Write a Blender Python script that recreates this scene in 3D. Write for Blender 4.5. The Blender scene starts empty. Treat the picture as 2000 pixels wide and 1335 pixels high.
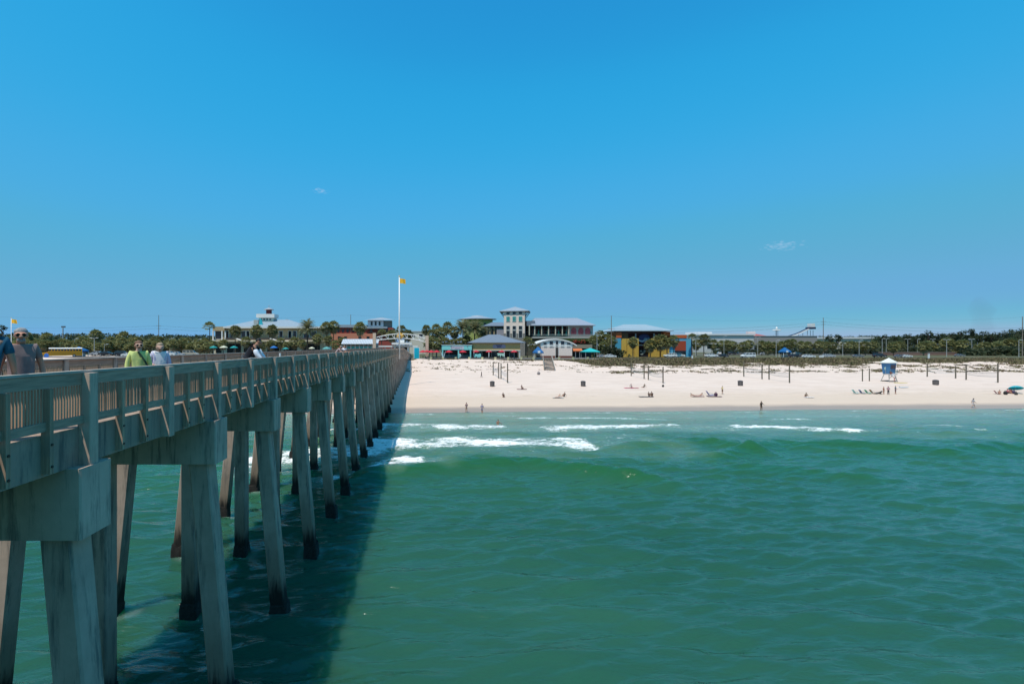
import bpy, math, random
import numpy as np
from mathutils import Vector, Matrix

SC = bpy.context.scene
COL = SC.collection
R = math.radians
random.seed(7)

# ------------------------------------------------------------------ camera, sky, sun, exposure
CAM_H = 11.2
F = 950.0          # focal length in photo pixels (photo 2000 wide)
HZ = 676.0         # horizon row in the photo
PPX = 830.0        # column the camera faces (the pier's vanishing point; the frame is shifted to the right of it)
cd = bpy.data.cameras.new('camera')
cam = bpy.data.objects.new('camera', cd)
COL.objects.link(cam)
cam.location = (0, 0, CAM_H)
cam.rotation_euler = (R(90), 0, 0)
cd.sensor_width = 36.0
cd.lens = F / 2000 * 36
cd.shift_x = (1000 - PPX) / 2000
cd.shift_y = (HZ - 667.5) / 2000
cd.clip_start = 0.1
cd.clip_end = 12000
SC.camera = cam

SUN_DIR = Vector((-0.29, -0.34, 1.0)).normalized()
w = bpy.data.worlds.new('World')
SC.world = w
w.use_nodes = True
nt = w.node_tree
nt.nodes.clear()
out = nt.nodes.new('ShaderNodeOutputWorld')
bg = nt.nodes.new('ShaderNodeBackground')
sky = nt.nodes.new('ShaderNodeTexSky')
sky.sky_type = 'NISHITA'
sky.sun_disc = False
sky.sun_elevation = math.asin(SUN_DIR.z)
sky.sun_rotation = math.atan2(SUN_DIR.x, SUN_DIR.y) % (2 * math.pi)
sky.altitude = 0
sky.air_density = 1.0
sky.dust_density = 0.25
sky.ozone_density = 2.2
bg.inputs[1].default_value = 0.14
# one tone curve for the whole dome: the deep polarised blue of the day
def vscale(src, f):
    n = nt.nodes.new('ShaderNodeVectorMath'); n.operation = 'SCALE'
    nt.links.new(src, n.inputs[0]); n.inputs['Scale'].default_value = f
    return n.outputs[0]
cur = nt.nodes.new('ShaderNodeRGBCurve')
CURVES = ([(0, 0), (.13, .018), (.172, .029), (.253, .066), (.52, .135), (.72, .155), (.86, .165), (1, .30), (1.3, .60), (2, .95)],
          [(0, 0), (.15, .17), (.244, .318), (.284, .375), (.408, .415), (.743, .42), (.92, .425), (1, .465), (1.3, .68), (2, .96)],
          [(0, 0), (.3, .50), (.452, .70), (.509, .75), (.662, .765), (.80, .675), (.90, .66), (1, .72), (1.3, .86), (2, 1.0)])
for ch, pts in zip((0, 1, 2), CURVES):
    c = cur.mapping.curves[ch]
    pts = [(x_ / 2, y_) for x_, y_ in pts]
    c.points[0].location = pts[0]; c.points[1].location = pts[-1]
    for p in pts[1:-1]: c.points.new(*p)
cur.mapping.update()
# two small fair weather wisps, part of the sky itself (fixed directions, far away)
tc = nt.nodes.new('ShaderNodeTexCoord')
def wisp(px, py, rad_x, rad_y, seed):
    d = Vector(((px - PPX) / F, 1, (HZ - py) / F)).normalized()
    right = d.cross(Vector((0, 0, 1))).normalized()
    up = right.cross(d)
    def dot(v):
        n = nt.nodes.new('ShaderNodeVectorMath'); n.operation = 'DOT_PRODUCT'
        nt.links.new(tc.outputs['Generated'], n.inputs[0]); n.inputs[1].default_value = v
        return n.outputs['Value']
    def m(op, a, b=None):
        n = nt.nodes.new('ShaderNodeMath'); n.operation = op
        for i, s in enumerate((a, b)):
            if s is None: continue
            if isinstance(s, (int, float)): n.inputs[i].default_value = s
            else: nt.links.new(s, n.inputs[i])
        return n.outputs[0]
    rx = m('DIVIDE', dot(right), rad_x); ry = m('DIVIDE', dot(up), rad_y)
    r2 = m('ADD', m('MULTIPLY', rx, rx), m('MULTIPLY', ry, ry))
    front = m('GREATER_THAN', dot(d), 0.9)
    ns = nt.nodes.new('ShaderNodeTexNoise'); ns.inputs['Scale'].default_value = 150; ns.inputs['Detail'].default_value = 4
    mp = nt.nodes.new('ShaderNodeMapping'); mp.inputs['Scale'].default_value = (1, 1, 2.2); mp.inputs['Location'].default_value = (seed, 0, 0)
    nt.links.new(tc.outputs['Generated'], mp.inputs[0]); nt.links.new(mp.outputs[0], ns.inputs['Vector'])
    a = m('SUBTRACT', ns.outputs['Fac'], m('ADD', m('MULTIPLY', r2, 0.16), 0.36))
    n = nt.nodes.new('ShaderNodeMath'); n.operation = 'MULTIPLY'; n.use_clamp = True
    nt.links.new(a, n.inputs[0]); n.inputs[1].default_value = 1.35
    return m('MULTIPLY', n.outputs[0], front)
nt.links.new(vscale(sky.outputs[0], 0.07), cur.inputs['Color'])
last = vscale(cur.outputs[0], 1 / 0.14)
for args in ((626, 373, 0.016, 0.0055, 3.0), (1527, 480, 0.030, 0.0075, 8.0)):
    fac = wisp(*args)
    mx = nt.nodes.new('ShaderNodeMix'); mx.data_type = 'RGBA'
    nt.links.new(fac, mx.inputs[0]); nt.links.new(last, mx.inputs[6])
    mx.inputs[7].default_value = (3.2, 4.5, 6.1, 1)
    last = mx.outputs[2]
nt.links.new(last, bg.inputs[0])
nt.links.new(bg.outputs[0], out.inputs[0])

sd = bpy.data.lights.new('sun', 'SUN')
sun = bpy.data.objects.new('sun', sd)
COL.objects.link(sun)
sd.energy = 4.3
sd.angle = R(0.53)
sd.color = (1.0, 0.93, 0.83)
sun.rotation_euler = SUN_DIR.to_track_quat('Z', 'Y').to_euler()
sun.location = (0, 0, 60)

SC.view_settings.view_transform = 'Standard'
SC.view_settings.look = 'None'
SC.view_settings.exposure = 0.0
SC.view_settings.gamma = 1.0
SC.view_settings.use_curve_mapping = False
SC.render.engine = 'CYCLES'
SC.cycles.use_denoising = True
SC.cycles.max_bounces = 5
SC.cycles.diffuse_bounces = 3
SC.cycles.glossy_bounces = 2
SC.cycles.transmission_bounces = 2
SC.cycles.volume_bounces = 0
SC.cycles.caustics_reflective = False
SC.cycles.caustics_refractive = False
SC.cycles.sample_clamp_indirect = 4.0
SC.cycles.sample_clamp_direct = 3.0

# ------------------------------------------------------------------ helpers
def W(px, py, Y):
    """the real point that stands Y metres away where the photo shows pixel (px, py)"""
    return Vector(((px - PPX) / F * Y, Y, CAM_H - (py - HZ) / F * Y))

def tag(o, label=None, cat=None, group=None, kind=None):
    if label: o['label'] = label
    if cat: o['category'] = cat
    if group: o['group'] = group
    if kind: o['kind'] = kind
    return o

def empty(name, loc=(0, 0, 0), rz=0.0, label=None, cat=None, group=None, parent=None):
    o = bpy.data.objects.new(name, None)
    o.empty_display_size = 0.3
    COL.objects.link(o)
    o.location = loc
    o.rotation_euler = (0, 0, rz)
    if parent: o.parent = parent
    return tag(o, label, cat, group)

def inst(name, me, parent=None, loc=(0, 0, 0), rot=(0, 0, 0), scale=(1, 1, 1)):
    o = bpy.data.objects.new(name, me)
    COL.objects.link(o)
    if parent: o.parent = parent
    o.location = loc
    o.rotation_euler = rot
    o.scale = scale
    return o

class MB:
    def __init__(s):
        s.v = []; s.f = []; s.mi = []; s.cur = 0; s.smooth = []; s.sm = False
    def add(s, vs, fs):
        b = len(s.v)
        s.v += [tuple(v) for v in vs]
        for f in fs:
            s.f.append(tuple(b + i for i in f)); s.mi.append(s.cur); s.smooth.append(s.sm)
        return s
    def box(s, x0, x1, y0, y1, z0, z1):
        return s.add([(x0, y0, z0), (x1, y0, z0), (x1, y1, z0), (x0, y1, z0), (x0, y0, z1), (x1, y0, z1), (x1, y1, z1), (x0, y1, z1)],
                     [(3, 2, 1, 0), (4, 5, 6, 7), (0, 1, 5, 4), (1, 2, 6, 5), (2, 3, 7, 6), (3, 0, 4, 7)])
    def cbox(s, x0, x1, y0, y1, z0, z1, c=0.01):
        """box with its four vertical edges chamfered"""
        p = [(x0 + c, y0), (x1 - c, y0), (x1, y0 + c), (x1, y1 - c), (x1 - c, y1), (x0 + c, y1), (x0, y1 - c), (x0, y0 + c)]
        return s.prism(p, z0, z1)
    def prism(s, poly, z0, z1, top=None):
        n = len(poly); t = top or poly
        vs = [(p[0], p[1], z0) for p in poly] + [(p[0], p[1], z1) for p in t]
        return s.add(vs, [tuple(range(n - 1, -1, -1)), tuple(range(n, 2 * n))] + [(i, (i + 1) % n, n + (i + 1) % n, n + i) for i in range(n)])
    def xprism(s, prof, y0, y1, inset=None):
        """profile of (x, z) extruded along y; inset shrinks nothing, kept plain"""
        n = len(prof)
        vs = [(p[0], y0, p[1]) for p in prof] + [(p[0], y1, p[1]) for p in prof]
        return s.add(vs, [tuple(range(n)), tuple(range(2 * n - 1, n - 1, -1))] + [(i, n + i, n + (i + 1) % n, (i + 1) % n) for i in range(n)])
    def tube(s, p0, p1, r0, r1=None, n=8, caps=True):
        r1 = r0 if r1 is None else r1
        p0 = Vector(p0); p1 = Vector(p1); d = (p1 - p0)
        if d.length < 1e-6: return s
        d.normalize()
        a = d.orthogonal().normalized(); b = d.cross(a)
        vs = []
        for p, r in ((p0, r0), (p1, r1)):
            for i in range(n):
                t = 2 * math.pi * i / n
                vs.append(p + a * (r * math.cos(t)) + b * (r * math.sin(t)))
        fs = [(i, (i + 1) % n, n + (i + 1) % n, n + i) for i in range(n)]
        if caps: fs += [tuple(range(n - 1, -1, -1)), tuple(range(n, 2 * n))]
        return s.add(vs, fs)
    def path(s, pts, r, n=6):
        for a, b in zip(pts[:-1], pts[1:]): s.tube(a, b, r, r, n)
        return s
    def lathe(s, prof, n=12, c=(0, 0)):
        """prof: (radius, z) from the bottom up"""
        vs = []; fs = []
        for r, z in prof:
            for i in range(n):
                t = 2 * math.pi * i / n
                vs.append((c[0] + r * math.cos(t), c[1] + r * math.sin(t), z))
        for k in range(len(prof) - 1):
            for i in range(n):
                j = (i + 1) % n
                fs.append((k * n + i, k * n + j, (k + 1) * n + j, (k + 1) * n + i))
        fs += [tuple(range(n - 1, -1, -1)), tuple((len(prof) - 1) * n + i for i in range(n))]
        return s.add(vs, fs)
    def hip(s, x0, x1, y0, y1, z0, z1, rx0, rx1, th=0.15, ry=None):
        """hip roof with a ridge from rx0 to rx1 and an eave board of thickness th"""
        ym = (y0 + y1) / 2 if ry is None else ry
        vs = [(x0, y0, z0), (x1, y0, z0), (x1, y1, z0), (x0, y1, z0), (x0, y0, z0 - th), (x1, y0, z0 - th), (x1, y1, z0 - th), (x0, y1, z0 - th), (rx0, ym, z1), (rx1, ym, z1)]
        return s.add(vs, [(0, 1, 9, 8), (1, 2, 9), (2, 3, 8, 9), (3, 0, 8), (0, 4, 5, 1), (1, 5, 6, 2), (2, 6, 7, 3), (3, 7, 4, 0), (4, 7, 6, 5)])
    def tri(s, a, b, c):
        return s.add([a, b, c], [(0, 1, 2)])
    def mesh(s, name, mats):
        me = bpy.data.meshes.new(name)
        me.from_pydata(s.v, [], s.f)
        if not isinstance(mats, (list, tuple)): mats = [mats]
        for m in mats: me.materials.append(m)
        if len(mats) > 1: me.polygons.foreach_set('material_index', s.mi)
        if any(s.smooth): me.polygons.foreach_set('use_smooth', s.smooth)
        me.update()
        return me
    def build(s, name, mats, parent=None, loc=(0, 0, 0), rz=0.0, **kw):
        o = inst(name, s.mesh(name, mats), parent, loc, (0, 0, rz))
        tag(o, **kw)
        return o

def B(name, mats, parent, *boxes, **kw):
    m = MB()
    for b in boxes: m.box(*b)
    return m.build(name, mats, parent, **kw)

# ------------------------------------------------------------------ materials
MATS = {}
def M(name, col, rough=0.65, var=0.18, scale=4.0, bump=0.0, metal=0.0, stretch=(1, 1, 1), spec=0.4, space='Object'):
    if name in MATS: return MATS[name]
    m = bpy.data.materials.new(name); m.use_nodes = True
    t = m.node_tree; p = t.nodes['Principled BSDF']
    p.inputs['Roughness'].default_value = rough
    p.inputs['Metallic'].default_value = metal
    p.inputs['Specular IOR Level'].default_value = spec
    co = t.nodes.new('ShaderNodeTexCoord')
    mp = t.nodes.new('ShaderNodeMapping'); mp.inputs['Scale'].default_value = stretch
    src = co.outputs['Object']
    if space == 'World':
        g = t.nodes.new('ShaderNodeNewGeometry'); src = g.outputs['Position']
    t.links.new(src, mp.inputs[0])
    n = t.nodes.new('ShaderNodeTexNoise'); n.inputs['Scale'].default_value = scale; n.inputs['Detail'].default_value = 5; n.inputs['Roughness'].default_value = 0.62
    t.links.new(mp.outputs[0], n.inputs['Vector'])
    r = t.nodes.new('ShaderNodeValToRGB')
    r.color_ramp.elements[0].position = 0.3; r.color_ramp.elements[1].position = 0.72
    r.color_ramp.elements[0].color = tuple(min(1, c * (1 - var)) for c in col) + (1,)
    r.color_ramp.elements[1].color = tuple(min(1, c * (1 + var)) for c in col) + (1,)
    t.links.new(n.outputs['Fac'], r.inputs[0]); t.links.new(r.outputs[0], p.inputs['Base Color'])
    if bump:
        b = t.nodes.new('ShaderNodeBump'); b.inputs['Strength'].default_value = bump; b.inputs['Distance'].default_value = 0.02
        t.links.new(n.outputs['Fac'], b.inputs['Height']); t.links.new(b.outputs[0], p.inputs['Normal'])
    MATS[name] = m
    return m

class NT:
    """tiny node helper"""
    def __init__(s, name):
        s.m = bpy.data.materials.new(name); s.m.use_nodes = True
        s.t = s.m.node_tree; s.p = s.t.nodes['Principled BSDF']
        s.g = s.t.nodes.new('ShaderNodeNewGeometry')
        s.pos = s.g.outputs['Position']
    def link(s, a, b): s.t.links.new(a, b)
    def setin(s, sock, v):
        if isinstance(v, (int, float, tuple, list)): sock.default_value = v
        else: s.link(v, sock)
    def math(s, op, a, b=0.0, c=None, clamp=False):
        n = s.t.nodes.new('ShaderNodeMath'); n.operation = op; n.use_clamp = clamp
        s.setin(n.inputs[0], a); s.setin(n.inputs[1], b)
        if c is not None: s.setin(n.inputs[2], c)
        return n.outputs[0]
    def noise(s, scale, stretch=(1, 1, 1), detail=4, rough=0.55, loc=(0, 0, 0), vec=None, dist=0.0):
        mp = s.t.nodes.new('ShaderNodeMapping'); mp.inputs['Scale'].default_value = stretch; mp.inputs['Location'].default_value = loc
        s.link(vec or s.pos, mp.inputs[0])
        n = s.t.nodes.new('ShaderNodeTexNoise'); n.inputs['Scale'].default_value = scale; n.inputs['Detail'].default_value = detail
        n.inputs['Roughness'].default_value = rough; n.inputs['Distortion'].default_value = dist
        s.link(mp.outputs[0], n.inputs['Vector'])
        return n.outputs['Fac']
    def ramp(s, f, *stops):
        n = s.t.nodes.new('ShaderNodeValToRGB'); e = n.color_ramp.elements
        while len(e) < len(stops): e.new(0.5)
        for el, (p, c) in zip(e, stops):
            el.position = p; el.color = (c if len(c) == 4 else tuple(c) + (1,)) if isinstance(c, (tuple, list)) else (c, c, c, 1)
        s.setin(n.inputs[0], f)
        return n.outputs[0]
    def mix(s, f, a, b, mode='MIX'):
        n = s.t.nodes.new('ShaderNodeMix'); n.data_type = 'RGBA'; n.blend_type = mode
        s.setin(n.inputs[0], f)
        for i, v in ((6, a), (7, b)):
            if isinstance(v, (tuple, list)): n.inputs[i].default_value = tuple(v) + ((1,) if len(v) == 3 else ())
            else: s.link(v, n.inputs[i])
        return n.outputs[2]
    def attr(s, name):
        n = s.t.nodes.new('ShaderNodeAttribute'); n.attribute_name = name
        return n.outputs['Fac']
    def sep(s, i):
        n = s.t.nodes.new('ShaderNodeSeparateXYZ'); s.link(s.pos, n.inputs[0])
        return n.outputs[i]
    def smooth(s, x, a, b):
        n = s.t.nodes.new('ShaderNodeMapRange'); n.interpolation_type = 'SMOOTHSTEP'
        s.setin(n.inputs[0], x); n.inputs[1].default_value = a; n.inputs[2].default_value = b
        return n.outputs[0]
    def bump(s, h, strength, dist, prev=None):
        n = s.t.nodes.new('ShaderNodeBump'); n.inputs['Strength'].default_value = strength; n.inputs['Distance'].default_value = dist
        s.link(h, n.inputs['Height'])
        if prev is not None: s.link(prev, n.inputs['Normal'])
        return n.outputs[0]

# ------------------------------------------------------------------ numpy noise and grids
def vnoise(x, y, seed=0):
    xi = np.floor(x).astype(np.int64); yi = np.floor(y).astype(np.int64)
    fx = x - xi; fy = y - yi
    fx = fx * fx * fx * (fx * (fx * 6 - 15) + 10); fy = fy * fy * fy * (fy * (fy * 6 - 15) + 10)
    def h(a, b):
        n = (a * 374761393 + b * 668265263 + seed * 974711) & 0x7fffffff
        n = ((n ^ (n >> 13)) * 1274126177) & 0x7fffffff
        n = (n ^ (n >> 16)) & 0xffff
        return n / 65535.0
    return (h(xi, yi) * (1 - fx) + h(xi + 1, yi) * fx) * (1 - fy) + (h(xi, yi + 1) * (1 - fx) + h(xi + 1, yi + 1) * fx) * fy

def fbm(x, y, seed=0, octs=4, gain=0.5):
    s = 0.0; a = 1.0; t = 0.0
    for k in range(octs):
        s = s + a * vnoise(x * 2 ** k + 17.3 * k, y * 2 ** k - 9.1 * k, seed + k); t += a; a *= gain
    return s / t

def sstep(x, a, b):
    t = np.clip((x - a) / (b - a), 0, 1)
    return t * t * (3 - 2 * t)

def gridmesh(name, xs, ys, Z, mat, attrs=None):
    nx, ny = len(xs), len(ys)
    X, Y = np.meshgrid(xs, ys)
    co = np.stack([X, Y, Z], -1).reshape(-1, 3).astype(np.float32)
    me = bpy.data.meshes.new(name)
    me.vertices.add(nx * ny); me.vertices.foreach_set('co', co.ravel())
    i = (np.arange(ny - 1)[:, None] * nx + np.arange(nx - 1)[None, :]).ravel()
    q = np.stack([i, i + 1, i + nx + 1, i + nx], -1).astype(np.int32)
    me.loops.add(q.size); me.loops.foreach_set('vertex_index', q.ravel())
    me.polygons.add(len(q)); me.polygons.foreach_set('loop_start', np.arange(0, q.size, 4, dtype=np.int32))
    me.polygons.foreach_set('use_smooth', np.ones(len(q), dtype=bool))
    me.update(calc_edges=True)
    for k, a in (attrs or {}).items():
        at = me.attributes.new(k, 'FLOAT', 'POINT'); at.data.foreach_set('value', np.asarray(a, dtype=np.float32).ravel())
    me.materials.append(mat)
    return me

def spaced(*segs):
    """coordinates from (start, stop, step) runs"""
    out = []
    for a, b, st in segs: out += list(np.arange(a, b - st * 0.5, st))
    return np.array(out + [segs[-1][1]])

# ------------------------------------------------------------------ terrain
def shore(x):
    return 82.0 + 0.056 * np.clip(x, -80, 200) + 0.7 * np.sin(np.asarray(x) * 0.11) * 0.4

PD = [-90, -30, -12, 0, 6, 20, 45, 66, 80, 98, 112, 125, 9000]
PE = [-6, -3, -1.3, 0, 0.75, 1.5, 2.35, 2.75, 3.4, 4.9, 5.8, 6.0, 6.0]
def ground(x, y):
    x = np.asarray(x, dtype=float); y = np.asarray(y, dtype=float)
    d = y - shore(x)
    e = np.interp(d, PD, PE)
    e = e + (7.6 - e) * sstep(-x, 30, 60) * sstep(y, 118, 155)
    dune = sstep(d, 62, 80) * (1 - sstep(d, 118, 132))
    e = e + dune * 1.1 * (fbm(x / 13, y / 9, 5, 4) - 0.5)
    beach = sstep(d, 2, 14) * (1 - sstep(d, 120, 130))
    e = e + beach * 0.16 * (fbm(x / 5, y / 2.6, 9, 4) - 0.5)
    e = e + 0.10 * np.exp(-((d - 17 - 2 * np.sin(x * .13)) / 3.0) ** 2) * beach
    return e
def gz(x, y): return float(ground(np.array([x]), np.array([y]))[0])

def veg(x, y):
    """how densely dune plants grow, 0..1"""
    d = y - shore(x)
    n = fbm(x / 9, y / 5, 31, 4); n2 = fbm(x / 3.0, y / 2.0, 41, 3)
    right = sstep(x, 52, 64)
    far = sstep(x, 126, 160)
    start = 111 - right * 21 + far * 5
    v = sstep(d + (n - .5) * 22, start - 3, start + 5)
    spars = sstep(d + (n - .5) * 12, 66, 76) * (0.24 + 0.26 * right + 0.12 * far) * sstep(n2 * .5 + n * .5, 0.50, 0.64)
    foot = 0.75 * right * np.exp(-((d - 70 - (n - .5) * 10) / 2.6) ** 2) * sstep(n2, 0.42, 0.6)
    return np.clip(np.maximum(np.maximum(v, spars), foot), 0, 1)

sand = NT('beach_sand')
yy = sand.sep(1); zz = sand.sep(2)
n1 = sand.noise(0.35, (0.5, 1.6, 1), 5, 0.6)
n2 = sand.noise(2.2, (0.6, 1.4, 1), 5, 0.65)
n3 = sand.noise(9.0, (1, 1, 1), 4, 0.6)
c = sand.ramp(n1, (0.30, (0.63, 0.485, 0.395)), (0.52, (0.70, 0.55, 0.455)), (0.75, (0.745, 0.60, 0.505)))
c = sand.mix(sand.math('MULTIPLY', sand.smooth(n2, 0.50, 0.74), 0.22), c, (0.44, 0.36, 0.29))
trk = sand.smooth(sand.noise(0.55, (0.07, 1.9, 1), 5, 0.65, (3, 1, 0)), 0.52, 0.70)
c = sand.mix(sand.math('MULTIPLY', trk, 0.30), c, (0.50, 0.42, 0.36))
# wrack line of broken shell and damp, trampled sand
low = sand.smooth(sand.math('ADD', zz, sand.math('MULTIPLY', n1, 0.5)), 2.15, 1.15)
c = sand.mix(sand.math('MULTIPLY', low, 0.85), c, (0.60, 0.465, 0.355))
wrk = sand.math('MULTIPLY', sand.math('MULTIPLY', sand.smooth(zz, 1.02, 1.25), sand.smooth(zz, 1.62, 1.38)), sand.smooth(sand.noise(0.9, (0.35, 1.5, 1), 5, 0.7), 0.52, 0.7))
c = sand.mix(sand.math('MULTIPLY', wrk, 0.5), c, (0.34, 0.26, 0.19))
wet = sand.smooth(sand.math('ADD', zz, sand.math('MULTIPLY', n1, 0.22)), 0.72, 0.34)
c = sand.mix(sand.math('MULTIPLY', wet, 0.78), c, (0.27, 0.205, 0.16))
vg = sand.attr('veg')
soil = sand.ramp(sand.noise(0.9, (1, 1, 1), 5, 0.7), (0.3, (0.085, 0.075, 0.038)), (0.55, (0.155, 0.125, 0.075)), (0.8, (0.27, 0.22, 0.16)))
vf = sand.smooth(sand.math('ADD', vg, sand.math('MULTIPLY', sand.math('SUBTRACT', sand.noise(1.3, (1, 1, 1), 5, 0.7), 0.5), 0.9)), 0.42, 0.66)
c = sand.mix(vf, c, soil)
# beyond the dunes: turf and scrub
turf = sand.ramp(sand.noise(0.12, (1, 1, 1), 5, 0.65), (0.3, (0.05, 0.06, 0.025)), (0.5, (0.10, 0.10, 0.05)), (0.72, (0.17, 0.14, 0.085)))
c = sand.mix(sand.smooth(yy, 204, 214), c, turf)
sand.link(c, sand.p.inputs['Base Color'])
sand.setin(sand.p.inputs['Roughness'], sand.math('SUBTRACT', 0.95, sand.math('MULTIPLY', wet, 0.55)))
sand.p.inputs['Specular IOR Level'].default_value = 0.25
bm_ = sand.bump(n2, 0.5, 0.25)
bm_ = sand.bump(n3, 0.45, 0.06, bm_)
sand.link(bm_, sand.p.inputs['Normal'])

gx = spaced((-6000, -800, 400), (-800, -160, 32), (-160, -32, 4), (-32, 250, 1.0), (250, 400, 10), (400, 6000, 400))
gy = spaced((-300, 60, 20), (60, 205, 0.75), (205, 420, 5), (420, 1500, 60), (1500, 9000, 500))
GX, GY = np.meshgrid(gx, gy)
GZ = ground(GX, GY)
GV = veg(GX, GY)
tag(inst('ground', gridmesh('ground', gx, gy, GZ, sand.m, {'veg': GV})), kind='structure')

# roads and car parks behind the dunes
asph = M('asphalt', (0.06, 0.06, 0.06), 0.9, 0.25, 1.5)
asph2 = M('old_asphalt', (0.13, 0.115, 0.105), 0.9, 0.2, 0.6)
paint_w = M('road_paint', (0.7, 0.7, 0.68), 0.7, 0.1)
def strip(name, x0, x1, y0, y1, z, mat, n=1):
    m = MB(); m.box(x0, x1, y0, y1, z - 0.3, z)
    return m.build(name, mat, kind='structure')
strip('road', 60, 480, 214, 223, 6.06, asph)
m = MB()
for k in range(70): m.box(64 + k * 6, 67 + k * 6, 218.4, 218.6, 6.02, 6.064)
m.build('road_marking', paint_w, kind='structure')
strip('car_park', 140, 570, 292, 312, 6.05, asph2)
strip('pavement', -14, 72, 196.5, 213.5, 6.12, M('patio_concrete', (0.20, 0.185, 0.165), 0.9, 0.2, 1.0))
strip('parking_lot', -300, -62, 160, 186, 7.66, asph2)

# ------------------------------------------------------------------ the sea
wm = NT('sea_water')
sh = wm.attr('shal'); fo = wm.attr('foam'); cr = wm.attr('crest')
nb = wm.noise(0.05, (0.6, 1.4, 1), 4, 0.6)
deep = wm.ramp(nb, (0.3, (0.014, 0.068, 0.042)), (0.7, (0.025, 0.098, 0.060)))
col = wm.mix(wm.smooth(sh, 0.0, 0.5), deep, (0.024, 0.105, 0.052))
col = wm.mix(wm.smooth(sh, 0.4, 1.0), col, (0.18, 0.25, 0.155))
col = wm.mix(wm.math('MULTIPLY', cr, 0.8, clamp=True), col, (0.016, 0.095, 0.026))
f1 = wm.noise(1.1, (0.55, 1.1, 1), 8, 0.72, dist=0.8)
f2 = wm.noise(5.0, (0.6, 1.0, 1), 5, 0.7, dist=0.5)
fn = wm.math('ADD', wm.math('MULTIPLY', f1, 0.62), wm.math('MULTIPLY', f2, 0.38))
fth = wm.math('SUBTRACT', wm.math('ADD', fn, wm.math('MULTIPLY', fo, 0.36)), 0.765)
fm = wm.math('MULTIPLY', wm.smooth(fth, -0.03, 0.10), wm.smooth(fo, 0.02, 0.2))
milky = wm.math('MULTIPLY', wm.smooth(fo, 0.05, 0.9), 0.30)
col = wm.mix(milky, col, (0.34, 0.45, 0.40))
col = wm.mix(fm, col, (0.80, 0.82, 0.80))
wm.link(col, wm.p.inputs['Base Color'])
wm.setin(wm.p.inputs['Roughness'], wm.math('ADD', 0.14, wm.math('MULTIPLY', fm, 0.72)))
wm.p.inputs['IOR'].default_value = 1.333
wm.p.subsurface_method = 'BURLEY'
wm.setin(wm.p.inputs['Subsurface Weight'], wm.math('SUBTRACT', 1.0, fm))
wm.p.inputs['Subsurface Radius'].default_value = (0.35, 1.0, 0.7)
wm.p.inputs['Subsurface Scale'].default_value = 1.7
wm.p.inputs['Specular IOR Level'].default_value = 0.5
b1 = wm.noise(1.15, (0.42, 1.0, 1), 3, 0.5, dist=0.7)
b2 = wm.noise(4.2, (0.40, 1.0, 1), 3, 0.5, dist=0.6)
h = wm.bump(b1, 1.0, 0.095)
h = wm.bump(b2, 1.0, 0.036, h)
h = wm.bump(fm, 0.5, 0.12, h)
wm.link(h, wm.p.inputs['Normal'])

wx = spaced((-2500, -300, 220), (-300, -75, 7.5), (-76, -40, 0.3), (-40, 60, 0.19), (60, 112, 0.25), (112, 304, 8), (300, 2500, 220))
wy = spaced((-2500, -200, 230), (-200, 10, 4), (10, 42, 0.11), (42, 92, 0.17), (92, 110, 3))
WX, WY = np.meshgrid(wx, wy)
rng = np.random.RandomState(3)
H = np.zeros_like(WX)
wob = (fbm(WX / 11, WY / 11, 71, 3) - .5) * 2.4
for k in range(9):
    lam = 3.2 * 1.28 ** k
    th = (rng.rand() - 0.5) * 0.9 - 0.12
    kx, ky = math.sin(th) * 2 * math.pi / lam, math.cos(th) * 2 * math.pi / lam
    ph = rng.rand() * 6.28
    ampm = 0.35 + 1.3 * fbm(WX / (lam * 2.2) + k * 7, WY / (lam * 1.6), 80 + k, 2)
    a = 0.0070 * lam ** 0.78
    s = np.sin(kx * WX + ky * WY + ph + wob * (0.8 + 1.4 / lam))
    H += a * ampm * (s + 0.35 * s * s)
chop = 1 - np.sqrt((2 * fbm(WX / 2.6 + WY * .08, WY / 1.0, 163, 2, 0.4) - 1) ** 2 + 0.06)
H += 0.10 * (chop - 0.75)
for k in range(10):         # short steep wind waves
    lam = 0.55 * 1.21 ** k
    th = (rng.rand() - 0.5) * 1.0 - 0.12
    kx, ky = math.sin(th) * 2 * math.pi / lam, math.cos(th) * 2 * math.pi / lam
    ampm = sstep(fbm(WX / (lam * 2.6) + k * 3, WY / (lam * 1.5), 310 + k, 2), 0.25, 0.70)
    s = np.sin(kx * WX + ky * WY + rng.rand() * 6.28 + wob * 1.6)
    H += 0.023 * lam * ampm * (1.12 - 0.45 * sstep(WY, 45, 72)) * (s + 0.4 * s * s)
chop2 = 1 - np.sqrt((2 * fbm(WX / 1.1 - WY * .1, WY / 0.5, 57, 2) - 1) ** 2 + 0.02)
H += 0.016 * (chop2 - 0.75) * (1 - sstep(WY, 35, 60))
SHORE = shore(WX)
dsh = SHORE - WY
calm = 0.25 + 0.75 * sstep(dsh, 2, 30)
H *= calm
foam = np.zeros_like(H); crest = np.zeros_like(H)
def Zc(xs, pts, A=0.0):
    """crest distance for world x from photo points (px, py)"""
    X = []; Yv = []
    for px, py in pts:
        Y = (CAM_H - A) * F / (py - HZ); X.append((px - PPX) / F * Y); Yv.append(Y)
    return np.interp(xs, X, Yv)
def ends(xs, pts, soft=3.0):
    X = [(px - PPX) / F * (CAM_H * F / (py - HZ)) for px, py in pts]
    return sstep(xs, X[0], X[0] + soft) * (1 - sstep(xs, X[-1] - soft, X[-1]))
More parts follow.
